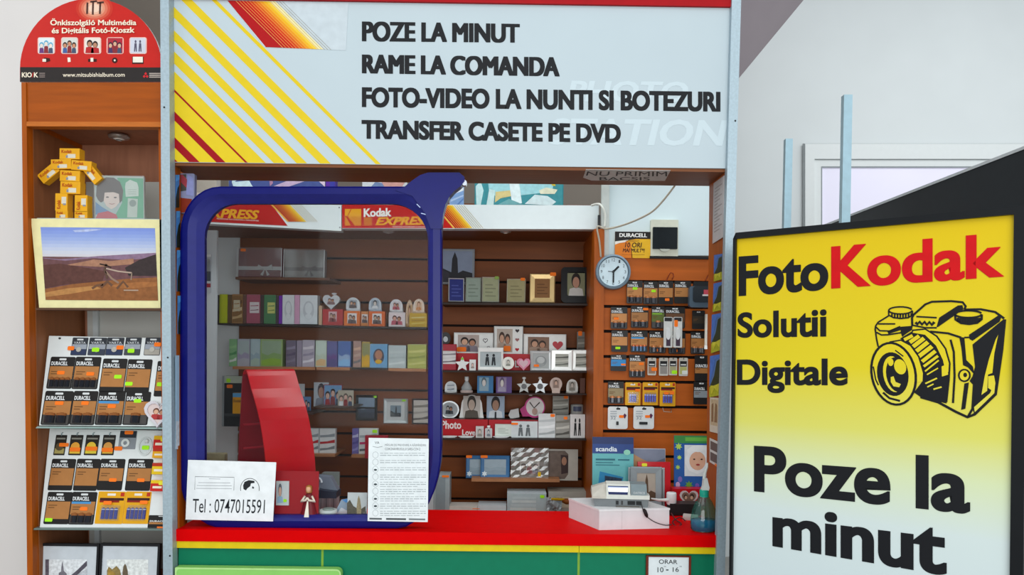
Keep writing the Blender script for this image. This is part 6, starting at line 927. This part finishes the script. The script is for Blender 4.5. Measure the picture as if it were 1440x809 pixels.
for x0, x1, lab, k in ((854.5, 882.5, 'white rounded memory card pack with a tiny black drive', 0), (890.5, 919.5, 'white rounded memory card pack with a long black drive', 1)):
    it = It('memory_card_pack', lab, 'pack', (x0, 572, x1, 603.5), YH, group='white memory packs'); b = MB(); b.prism(rr(it.u0, 0, it.u1, it.H, .01, 5), -.001, .0015, M('#dcdedd', .3)); b.poly(rr(*it.R(.42, .86, .62, .94), .002), .002, M('#2a2a2c'))
    for j in range(3): b.rect(*it.R(.12, .76 - .1 * j, .45, .8 - .1 * j), .002, M('#a5aab0'))
    b.text('32', *it.R(.14, .42, .4, .55), .002, M('#7d868f'), .01); b.poly([it.fr(*p) for p in ((.74, .58), (.84, .7), (.94, .62), (.86, .46))], .0022, M('#5a2a4a')); b.build('card', it); sticker(it, it.R(.56, .5, .8, .62), OR, .0035); b = MB(); b.prism(rr(*(it.R(.42, .18, .54, .34) if not k else it.R(.28, .2, .68, .32)), .002), .0015, .006, M('#26282a', .3)); b.build('drive', it); hook(it, '#3a3a3a')
for x0, lab in ((937, 'bent brown wire hook over the slot below the white panel'), (992, 'second brown wire hook by the end panel edge')):
    it = It('wire_hook', lab, 'hook', (x0, 384, x0 + 10, 395), 3.35); b = MB(); b.tube([(it.u0, 0, 0), (it.u0 + .008, it.H * .6, .006), (it.u0 + .016, it.H, .01), (it.u0 + .026, it.H * .9, .014), (it.u0 + .028, it.H * .5, .018), (it.u0 + .02, it.H * .1, .02)], .0022, M('#7d2f14', .4), 8); b.build('wire', it)
it = It('empty_hook', 'empty clear wire hook below the yellow battery cards', 'hook', (932, 573, 943, 580), 3.35); b = MB(); b.tube([(it.u0, it.H * .8, 0), (it.u0, it.H * .2, .02), (it.u1, it.H * .1, .02), (it.u1, it.H * .8, 0)], .002, M('#b39a86', .3, .4)); b.build('wire', it)
# clock
ck = It('wall_clock', 'round wall clock with blue grey rim showing half past one', 'clock', (837, 357, 887.5, 407.5), 3.315); r = ck.W / 2; cy = ck.H / 2
b = MB(); b.ring(ellp(0, cy, r, r, 48), ellp(0, cy, r * .96, r * .96, 48), -.02, .004, M('#6f8391', .3, .2), True); b.ring(ellp(0, cy, r * .96, r * .96, 48), ellp(0, cy, r * .86, r * .86, 48), .004, .008, M('#8296a4', .25, .2), True); b.ring(ellp(0, cy, r * .86, r * .86, 48), ellp(0, cy, r * .8, r * .8, 48), .008, .0, M('#5d707e', .3, .2), True); b.poly(ellp(0, cy, r, r, 48), -.02, M('#5d707e')); b.build('rim', ck)
b = MB(); b.poly(ellp(0, cy, r * .82, r * .82, 40), .0004, M('#cfe2ea', .4)); b.build('dial', ck); b = MB()
for h_ in range(1, 13):
    a = math.radians(90 - 30 * h_); x, y = r * .66 * math.cos(a), cy + r * .66 * math.sin(a); s = r * .085; w_ = s * (.55 if h_ < 10 else 1.0); b.text(str(h_), x - w_, y - s, x + w_, y + s, .001, M('#4a5258'), .0)
b.build('numerals', ck)
for nm, ang, ln, wd_ in (('hour_hand', 45, .42, .055), ('minute_hand', 180, .62, .045), ('second_hand', 272, .3, .02)):
    a = math.radians(90 - ang); b = MB(); b.stroke([(-r * .08 * math.cos(a), cy - r * .08 * math.sin(a)), (r * ln * math.cos(a), cy + r * ln * math.sin(a))], r * wd_ * 2, .003 + (.001 if nm == 'minute_hand' else 0), M('#1c2024')); b.build(nm, ck)
b = MB(); b.ell(0, cy, r * .05, r * .05, .005, M('#2a3034')); b.build('hub', ck)
# promotional card (the mascot on it is left out) and the fuse box
it = It('promo_card', 'black and orange promotional card with bold slanted lettering by the fuse box', 'card', (864.5, 326, 914.5, 363), 3.355); b = MB(); b.prism([(it.u0, 0), (it.u1, 0), (it.u1, it.H), (it.u0, it.H)], -.003, 0, M('#e0a01a', .4)); b.poly([it.fr(*p) for p in ((0, 0), (.5, 0), (.45, .5), (.3, .72), (0, .5))], .0004, M('#e07a14', .4)); b.poly([it.fr(*p) for p in ((.48, 0), (1, 0), (1, .72), (.6, .7), (.45, .4))], .0004, M('#e6b21e', .4)); b.poly([it.fr(*p) for p in ((0, 1), (0, .62), (.3, .66), (.6, .73), (1, .73), (1, 1))], .0007, M('#1a1614', .4)); b.poly([it.fr(*p) for p in ((0, .5), (.12, .56), (.28, .6), (.38, .69), (.2, .66), (0, .62))], .001, M('#e9e2d8')); b.build('card', it)
b = MB(); b.text('DURACELL', *it.R(.12, .79, .9, .94), .0012, M('#eceae6'), .035); b.build('lettering', it); b = MB(); b.text('10 ORI', *it.R(.28, .4, .76, .59), .0012, M('#3a1a10'), .02, .2); b.text('MAI MULT*!', *it.R(.22, .22, .84, .37), .0012, M('#3a1a10'), .018, .2); b.stroke([it.fr(.3, .65), it.fr(.68, .65)], .002, .0012, M('#7a4a14')); b.stroke([it.fr(.2, .13), it.fr(.84, .13)], .0012, .0012, M('#7a4a14')); b.build('slogan', it)
it = It('fuse_box', 'cream wall fuse box with a dark smoked window', 'fuse box', (915, 309, 953.5, 361), 3.345); b = MB(); b.prism(rr(it.u0, 0, it.u1, it.H, .003), -.024, 0, M('#d3d4c3', .4)); b.build('case', it); b = MB(); b.prism(rr(*it.R(.06, .2, .96, .79), .003), 0, .008, M('#161d21', .35, noise=.2, scale=10, spec=.1)); b.build('window', it); b = MB(); b.prism([(x, y) for x, y in ellp(0, it.H * .2, it.W * .18, it.H * .07, 14, 0, 180, 360)], 0, .01, M('#b5b8ac', .4)); b.build('latch', it)
# loose cable
def cable(name, label, pts, r, col):
    b = MB(); pp = [P(*p) for p in pts]; out = []
    for i in range(len(pp) - 1):
        p0, p1, p2, p3 = pp[max(i - 1, 0)], pp[i], pp[i + 1], pp[min(i + 2, len(pp) - 1)]
        for k in range(5):
            t = k / 5; out.append(.5 * ((2 * p1) + (p2 - p0) * t + (2 * p0 - 5 * p1 + 4 * p2 - p3) * t * t + (3 * p1 - p0 - 3 * p2 + p3) * t ** 3))
    out.append(pp[-1]); b.tube(out, r, M(col, .45), 8); return tag(b.build(name), label, 'cable')
cable('cable', 'thin cable swooping from the header board across the white panel', [(954, 254, 3.0), (936, 278, 3.05), (918, 297, 3.1), (896, 309, 3.18), (872, 318, 3.25), (852, 322, 3.3), (840, 319, 3.3), (843, 340, 3.31), (845, 362, 3.32)], .004, '#b5ad9c')
cable('cable', 'pale looped cable at the end of the lightbox strip', [(832, 289, 3.37), (842, 287, 3.34), (848, 293, 3.32), (851, 304, 3.32), (850, 320, 3.32)], .005, '#d3d4cc')
it = It('wiring_conduit', 'pale vertical trunking strip beside the white wall panel', 'trunking', (845, 254, 856, 362), 3.345); b = MB(); b.prism([(it.u0, 0), (it.u1, 0), (it.u1, it.H + .05), (it.u0, it.H + .05)], -.02, 0, M('#bfc4c0', .4)); b.build('trunk', it); b = MB(); b.prism([(it.u0 - .014, 0), (it.u0 - .004, 0), (it.u0 - .004, it.H * .55), (it.u0 - .014, it.H * .55)], -.02, 0, M('#26282a', .4)); b.build('dark_cord', it)
# ---------------------------------------------------------------- stand-up goods at the back of the counter
YK = 3.10
it = It('blue_pouch', 'teal and navy hang pouch standing behind the card terminal', 'pouch', (833, 615, 891, 712), YK + .06, lean=5); b = MB(); b.prism([(it.u0, 0), (it.u1, 0), (it.u1, it.H), (it.u0, it.H)], -.006, 0, M('#5fb0b3', .35)); b.rect(*it.R(0, .76, 1, 1), .0005, M('#1f3f80', .35)); b.rect(*it.R(0, .9, 1, 1), .0008, M('#182c60', .35)); b.build('pouch', it); b = MB(); b.text('scandia', *it.R(.08, .79, .6, .86), .001, M('#d9e6ee'), .03); b.build('lettering', it); b = MB(); b.ell(*it.fr(.84, .78), .014, .011, .001, M('#8fd0b8')); b.rect(*it.R(.08, .66, .55, .685), .001, M('#2f6a78')); b.rect(*it.R(.62, .66, .9, .68), .001, M('#2f6a78')); b.rect(*it.R(.08, .62, .5, .635), .001, M('#3a7a85')); b.rect(*it.R(.08, .585, .66, .6), .001, M('#3a7a85')); b.poly([it.fr(*p) for p in ((.18, .5), (.75, .42), (.7, .3), (.14, .3))], .001, M('#2a82b0')); b.poly([it.fr(*p) for p in ((.3, .44), (.72, .4), (.68, .3), (.3, .3))], .0014, M('#23384e', .4, noise=.4, scale=80)); b.build('print', it)
it = It('desert_photo', 'blue and sandy desert dune photo behind the red album', 'photo', (888, 631, 936, 712), YK + .08, lean=5); b = MB(); b.prism([(it.u0, 0), (it.u1, 0), (it.u1, it.H), (it.u0, it.H)], -.004, 0, M('#c9c9cc', .4)); b.build('sheet', it); b = MB(); b.rect(*it.R(.01, .0, .99, .99), .0005, M('#7d8496')); b.poly([it.fr(*p) for p in ((.01, .0), (.99, .0), (.99, .7), (.6, .74), (.3, .82), (.01, .92))], .001, M('#b58a64')); b.poly([it.fr(*p) for p in ((.5, .72), (.99, .84), (.99, .7), (.7, .74))], .0014, M('#5d6474')); b.build('print', it)
it = It('red_album', 'red album with a yellow sticker behind the grey frame', 'album', (897, 650, 943, 714), YK + .03, lean=4); b = MB(); b.box(it.u0, 0, -.02, it.u1, it.H, 0, M('#c4121f', .3, coat=.2)); b.build('cover', it); sticker(it, it.R(.12, .9, .28, .97), YS)
frame('grey plastic frame with a church photo behind the card terminal', (887, 657, 931, 714), YK, '#8d989c', .2, 'tower', ('#b0a89a', '#5a4634', '#fff', '#7d6a54'), None, 0, 4); frame('dull silver frame just behind the grey plastic frame', (884, 658, 935, 714), YK + .02, '#a5acae', .06, 'lines', ('#6d6a66', '#4a4844', '#fff', '#6d6a66'), None, 0, 4)
it = It('framed_baby_photo', 'blue cardboard frame with a smiling baby in a white towel', 'photo frame', (948, 613, 1000, 690), YK + .05, lean=3); b = MB(); b.prism([(it.u0, 0), (it.u1, 0), (it.u1, it.H), (it.u0, it.H)], -.006, 0, M('#2a5aa0', .4)); b.rect(*it.R(0, .86, 1, 1), .0005, M('#3f8a4a', .4)); b.rect(*it.R(.3, .9, 1, .97), .0008, M('#66b04a')); b.build('frame', it); b = MB()
for cx, cy_, s, c in ((.12, .8, .016, '#b5d65a'), (.14, .6, .011, '#b5d65a'), (.1, .42, .011, '#a8c85a'), (.4, .1, .018, '#6fa03a')): b.poly(star(*it.fr(cx, cy_), s, s * .5, 7), .001, M(c))
for cx, cy_, c in ((.1, .1, '#c9a0c4'), (.16, .2, '#7d6ab0'), (.62, .08, '#7a5ab0'), (.8, .12, '#3a3f90')): b.ell(*it.fr(cx, cy_), .009, .012, .001, M(c))
b.build('printed_stars', it); b = MB(); r = it.R(.28, .26, 1.0, .83); b.rect(*r, .001, M('#d9dfe0')); b.poly([it.fr(*p) for p in ((.3, .5), (.34, .74), (.5, .82), (.75, .83), (.95, .78), (.99, .55), (.9, .38), (.62, .3), (.4, .36))], .0013, M('#e6e8e8')); b.ell(*it.fr(.63, .54), it.W * .22, it.H * .17, .0018, M('#d9a88c')); b.poly([it.fr(*p) for p in ((.38, .62), (.45, .72), (.65, .7), (.82, .73), (.9, .64), (.88, .8), (.5, .82), (.36, .74))], .0022, M('#e9ebea'))
for cx in (.54, .74): b.ell(*it.fr(cx, .57), .0045, .003, .0024, M('#3a2420'))
b.ell(*it.fr(.64, .47), .008, .004, .0024, M('#a03a3a')); b.build('baby_photo', it)
it = It('heart_box', 'red box with a white heart photo under the baby frame', 'box', (946, 688, 1000, 712), YK - .02); b = MB(); b.box(it.u0, 0, -.05, it.u1, it.H, 0, M('#b8101c', .3)); b.build('carton', it); b = MB(); b.poly(heart(*it.fr(.42, .5), it.H * 1.1), .0006, M('#c9b5b5')); b.poly(heart(*it.fr(.42, .5), it.H * .85), .001, M('#7d5a4c')); b.ell(*it.fr(.33, .56), .007, .008, .0012, M('#3a2722')); b.ell(*it.fr(.34, .5), .005, .007, .0014, M('#c99a80')); b.ell(*it.fr(.5, .58), .008, .009, .0012, M('#33221d')); b.ell(*it.fr(.49, .5), .0055, .007, .0014, M('#cf9f84')); b.build('heart_print', it)
# card terminal on a white box
def poly3(b, vs, mat): b.add(vs, [tuple(range(len(vs)))], mat)
bx = bpy.data.objects.new('white_box', None); COL.objects.link(bx); a = P(842.5, 741, 2.75); bx.location = (a.x, a.y, ZC); tag(bx, 'flat white carton on the red counter carrying the card terminal', 'box')
hx = .071; ul = P(800, 722, 2.95) - a; ur = P(941, 737.5, 2.79) - a; ul.z = ur.z = 0
b = MB(); base = [Vector((0, 0, 0)), ur, ur + ul, ul]; vs = [v + Vector((0, 0, z_)) for z_ in (0, hx) for v in base]
b.add(vs, [(0, 1, 5, 4), (1, 2, 6, 5), (2, 3, 7, 6), (3, 0, 4, 7), (3, 2, 1, 0)], M('#d9d6d8', .4, noise=.03)); b.build('carton', bx)
b = MB(); top = [v + Vector((0, 0, hx)) for v in base]; ce = sum(top, Vector()) / 4; b.add([v + (v - ce) * .012 + Vector((0, 0, z_)) for z_ in (-.004, .003) for v in top], [(0, 1, 5, 4), (1, 2, 6, 5), (2, 3, 7, 6), (3, 0, 4, 7), (4, 5, 6, 7)], M('#e2e2e3', .35)); b.build('lid', bx)
b = MB(); e2 = ur * .32
b.add([e2 + Vector((0, -.0006, .002)), e2 + Vector((.001, -.0006, .002)), e2 + Vector((.001, -.0006, hx - .004)), e2 + Vector((0, -.0006, hx - .004))], [(0, 1, 2, 3)], M('#b9b4b8')); b.build('seam', bx)
it = It('card_terminal', 'white and grey card terminal with lit display on the white carton', 'terminal', (836, 675, 911, 708), 2.80, yaw=-4); W_, H_ = it.W, it.H; it.root.location.z = ZC + hx + .003
GRYP = M('#74797b', .4); WHT = M('#d6d8d0', .35)
b = MB(); b.prism([(-W_ * .5, 0), (W_ * .5, 0), (W_ * .52, H_ * .34), (-W_ * .53, H_ * .34)], -.15, 0, GRYP); b.build('base', it)
b = MB()
sec = [(0.004, H_ * .34), (0.004, H_ * .46), (-.012, H_ * .94), (-.05, H_ * 1.0), (-.12, H_ * .8), (-.155, H_ * .34)]   # (w, v)
vs = [(u, v, w) for u in (-W_ * .28, W_ * .17) for w, v in sec]; n = len(sec); b.add(vs, [tuple(range(n)), tuple(range(2 * n - 1, n - 1, -1))] + [(i, (i + 1) % n, n + (i + 1) % n, n + i) for i in range(n)], WHT)
sec2 = [(0.004, H_ * .34), (0.004, H_ * .44), (-.05, H_ * .9), (-.1, H_ * .86), (-.155, H_ * .34)]; n = len(sec2)
vs = [(u, v * k if v > H_ * .5 else v, w) for u, k in ((-W_ * .55, .78), (-W_ * .28, 1.)) for w, v in sec2]; b.add(vs, [tuple(range(n)), tuple(range(2 * n - 1, n - 1, -1))] + [(i, (i + 1) % n, n + (i + 1) % n, n + i) for i in range(n)], M('#c3beb3', .4))
sec3 = [(0.004, H_ * .34), (0.004, H_ * .5), (-.02, H_ * .54), (-.155, H_ * .34)]; n = 4; vs = [(u, v, w) for u in (W_ * .17, W_ * .53) for w, v in sec3]; b.add(vs, [tuple(range(n)), tuple(range(2 * n - 1, n - 1, -1))] + [(i, (i + 1) % n, n + (i + 1) % n, n + i) for i in range(n)], WHT); b.build('cover', it)
b = MB(); f = lambda t: (H_ * (.46 + .48 * t), .0042 - .016 * t + .0012)
for (t0, t1, c, em) in ((.14, .86, '#26305a', 0), (.36, .72, '#eef4ff', .5), (.72, .8, '#8a9ac4', 0)):
    (v0, w0), (v1, w1) = f(t0), f(t1); k_ = .0004 if em or t0 > .7 else 0; b.add([(-W_ * .24, v0, w0 + k_), (W_ * .12, v0, w0 + k_), (W_ * .13, v1, w1 + k_), (-W_ * .25, v1, w1 + k_)], [(0, 1, 2, 3)], M(c, .15, emit=em))
b.build('display', it, 'lit display')
b = MB(); sec4 = [(0.0, H_ * .5), (-.004, H_ * .72), (-.02, H_ * .94), (-.09, H_ * .92), (-.09, H_ * .5)]; n = 5; vs = [(u, v, w) for u in (W_ * .18, W_ * .48) for w, v in sec4]; b.add(vs, [tuple(range(n)), tuple(range(2 * n - 1, n - 1, -1))] + [(i, (i + 1) % n, n + (i + 1) % n, n + i) for i in range(n)], M('#7d8a8e', .4)); b.build('printer_cover', it)
b = MB(); b.text('DATECS', W_ * .23, H_ * .57, W_ * .44, H_ * .66, .0015, M('#c9d0d2'), .02); b.build('lettering', it)
b = MB()
for u0_, u1_, c in ((-.1, -.05, '#26282a'), (0, .03, '#3a3a3a'), (.12, .26, '#1c1e20'), (.28, .38, '#1c1e20')): b.box(W_ * u0_, H_ * .1, 0, W_ * u1_, H_ * .26, .003, M(c, .4))
b.box(-W_ * .1, -.001, 0, W_ * .34, H_ * .05, .004, M('#5d5a54', .4)); b.build('port_row', it)
cable('cable', 'thin dark terminal cable hanging over the white carton', [(901, 705, 2.82), (903, 713, 2.775), (906, 722, 2.765), (911, 728, 2.765), (922, 735, 2.765), (936, 739, 2.76), (944, 738, 2.8)], .0018, '#4a4648')
it = It('cable_bead', 'black ferrite bead on the thin cable over the white carton', 'bead', (904, 716, 911, 728), 2.762, yaw=0); b = MB(); b.tube([(-.006, it.H, 0), (-.003, it.H * .8, 0), (.004, it.H * .25, 0), (.007, 0, 0)], [.003, .0065, .0065, .003], M('#1e1416', .4), 10); b.build('bead', it)
it = It('power_adapter', 'white round power plug standing behind the white carton', 'plug', (938.5, 694, 952.5, 711), 3.0); b = MB(); b.lathe([(it.W * .42, 0), (it.W * .5, it.H * .1), (it.W * .5, it.H * .9), (it.W * .46, it.H)], M('#dfe3e4', .3), 0, -it.W * .5, 20); b.build('body', it); b = MB(); b.tube([(-it.W * .4, it.H * .4, -.01), (-it.W * 1.4, it.H * .45, .005), (-it.W * 2.2, it.H * .62, .02)], [.007, .005, .003], M('#d6d9d6', .3)); b.build('lead', it)
it = It('black_box', 'flat black box behind the spray bottle under the heart box', 'box', (942, 710, 985, 725), 3.0); b = MB(); b.box(it.u0, 0, -.06, it.u1, it.H, 0, M('#1e1c1e', .4)); b.build('case', it); b = MB(); b.box(it.u0, it.H, -.06, it.u1, it.H + .003, .002, M('#2c2a2c', .4)); b.build('lid', it)
it = It('paper_roll', 'small white paper roll end lying under the black box', 'paper roll', (960, 722, 980, 741), 2.93); b = MB(); r = it.H / 2; vs = []; b.tube([(-.02, r, -.02), (.03, r, .0)], r * .8, M('#d6cfcb', .5), 16); b.build('roll', it)
cable('cable', 'tangle of dark cable between white carton and spray bottle', [(944, 722, 2.92), (950, 731, 2.88), (958, 737, 2.85), (952, 741, 2.83), (946, 734, 2.86), (956, 728, 2.9), (964, 733, 2.88)], .0025, '#5a2a2c')
# spray bottle
it = It('spray_bottle', 'clear teal spray bottle with blue liquid on the counter end', 'bottle', (971.5, 655, 1009.5, 751), 2.75); H_ = it.H; r = it.W / 2; it.root.location.z = ZC
GL = clear('teal_clear_plastic', '#c5ebe2', .12, '#4fa895', .06, .06); cw = -r * .2
b = MB(); prof = [(r * .8, .001), (r * .96, H_ * .03), (r * 1.0, H_ * .1), (r * .98, H_ * .18), (r * .84, H_ * .32), (r * .62, H_ * .42), (r * .4, H_ * .49), (r * .33, H_ * .52)]; b.lathe(prof, GL, 0, cw, 28, .8); b.build('body', it)
b = MB(); b.lathe([(r * .76, .003), (r * .92, H_ * .03), (r * .95, H_ * .1), (r * .94, H_ * .165)], M('#1767a8', .15, coat=.3), 0, cw, 28, .8); b.build('liquid', it, 'blue liquid'); b = MB(); b.lathe([(r * .32, H_ * .5), (r * .34, H_ * .52), (r * .34, H_ * .6), (r * .3, H_ * .605)], M('#1f9e86', .3), 0, cw, 20); b.build('collar', it)
b = MB(); b.prism([(-r * .22, H_ * .6), (r * .3, H_ * .6), (r * .34, H_ * .64), (r * .22, H_ * .73), (r * .16, H_ * .78), (-r * .06, H_ * .78), (-r * .12, H_ * .66)], cw - r * .25, cw + r * .25, M('#d6dad6', .3)); b.build('spray_head', it); b = MB(); b.tube([(-r * .02, H_ * .76, cw), (r * .06, H_ * .86, cw), (r * .2, H_ * .94, cw), (r * .22, H_ * 1.0, cw)], [r * .13, r * .11, r * .08, r * .05], M('#c9cfca', .35), 10); b.build('trigger', it)
# leaflets on the end panel
xin = (P(1020, 480, 2.70).x + P(998, 480, 2.925).x) / 2
def panelplane(xp, off):
    Mx = Matrix(((0, 0, -1, xp + off), (1, 0, 0, 2.705), (0, 1, 0, 1.0), (0, 0, 0, 1))) if xp > 0 else Matrix(((0, 0, 1, xp + off), (-1, 0, 0, 2.705), (0, 1, 0, 1.0), (0, 0, 0, 1)))
    return It('x', '', '', mat=Mx, root=False)
PI0 = None
def leaflet(label, q, col, polys, name='leaflet', cat='leaflet', group=None, lines=0):
    """printed paper on the end panel's inner face; q = corner pixels"""
    cx = sum(p[0] for p in q) / 4; cy = sum(p[1] for p in q) / 4
    xf = lambda y: P(1020 - (y - 238) * 5 / 515, y, 2.705).x
    xp = xf(cy); s = 1 if cx > 720 else -1
    if s < 0: xp = P(245 + (cy - 232) * 6.5 / 514, cy, 2.705).x
    pl = panelplane(xp, -.004 * s)
    l = It(name, label, cat, mat=pl.mat, group=group); h = l.hits(q)
    if s > 0: h = [(min(max(u, .001), .217), v) for u, v in h]
    b = MB(); b.prism(h, -.0008, .0004, M(col, .5)); b.build('sheet', l)
    at = lambda a, c: tuple((1 - c) * ((1 - a) * h[0][i] + a * h[1][i]) + c * ((1 - a) * h[3][i] + a * h[2][i]) for i in (0, 1))
    b = MB()
    for i, (pts, c) in enumerate(polys): b.poly([at(*p) for p in pts], .0007 + .0003 * i, M(c, .5, noise=.15, scale=60))
    for i in range(lines): b.poly([at(*p) for p in ((.15, .9 - i * .055), (.15, .88 - i * .055), (.85 - .2 * (i % 3), .88 - i * .055), (.85 - .2 * (i % 3), .9 - i * .055))], .0007, M('#a59a98'))
    if polys or lines: b.build('print', l)
leaflet('white printed page taped high on the orange end panel', [(1002, 343), (1018, 333), (1019.5, 246), (1003.5, 258)], '#cdc8c8', [], 'printed_page', 'paper', None, 14)
FLW = lambda: [([(0, 0), (1, 0), (1, .3), (0, .25)], '#b0b428'), ([(0, .25), (1, .3), (1, .9), (.6, .85), (.4, .5)], '#2a3a20'), ([(0, .3), (.3, .6), (.5, .9), (1, .92), (1, 1), (0, 1)], '#4a78c9'), ([(.2, .06), (.5, .2), (.8, .08), (.9, .3), (.5, .26), (.1, .28)], '#d0cc3a')]
gf = 'flower leaflets on the end panel'
for q_, l_ in (([(1004, 396), (1015.5, 393), (1015.5, 357), (1004.5, 359)], 'smallest blue and yellow flower picture, topmost under the printed page'), ([(1002.5, 439), (1015.5, 436), (1016, 396.5), (1004, 399)], 'blue and yellow flower picture, second down the orange end panel'), ([(1000, 497), (1015.5, 492), (1016, 440), (1001.5, 443)], 'blue and yellow flower picture, third down the orange end panel'), ([(997.5, 559), (1013.5, 556), (1015, 498), (999, 501)], 'tallest blue flower picture, lowest on the orange end panel')): leaflet(l_, q_, '#5a80b8', FLW(), 'flower_picture', 'picture', gf)
leaflet('pale portrait photo strip with two faces on the end panel', [(998, 607), (1010, 610), (1012, 560), (998.5, 559)], '#d3cab8', [([(.1, .2), (.9, .2), (.9, .95), (.1, .95)], '#c3b08f'), ([(.2, .3), (.45, .3), (.4, .85), (.2, .8)], '#8a6a4a'), ([(.55, .3), (.85, .3), (.8, .8), (.6, .85)], '#8a6a4a')], 'portrait_strip', 'photo')
leaflet('white sheet of passport photos with orange sticker on the end panel', [(998, 650), (1010, 657), (1011, 622), (998, 616)], '#d3d0cb', [([(.1, .55), (.9, .55), (.9, .9), (.1, .9)], '#6a5a54'), ([(.1, .1), (.9, .1), (.9, .45), (.1, .45)], '#6a5a54'), ([(.65, -.02), (1, -.02), (1, .08), (.65, .08)], '#ff7a1e')], 'passport_photo_sheet', 'photo')
gf = 'flower leaflets beside the blue frame'
for k, (y0, y1) in enumerate(((246, 292), (297, 348), (352, 410), (416, 470))):
    leaflet('blue flower picture beside the blue frame, ' + ('topmost', 'second down', 'third down', 'lowest')[k] + ' on the narrow panel', [(247 + k, y1), (252 + k, y1), (252 + k, y0), (247 + k, y0)], '#4a86c9', [([(0, 0), (1, 0), (1, .7), (.5, .6), (0, .3)], '#22281e'), ([(0, .8), (1, .85), (1, 1), (0, 1)], '#58a0e0')], 'flower_picture', 'picture', gf)
leaflet('pale blue leaflet low beside the blue frame on the narrow panel', [(247, 632), (252, 632), (252, 500), (247, 500)], '#a5c4dc', [([(0, 0), (1, 0), (1, .3), (0, .3)], '#c9d3dc')], 'pale_leaflet', 'leaflet')
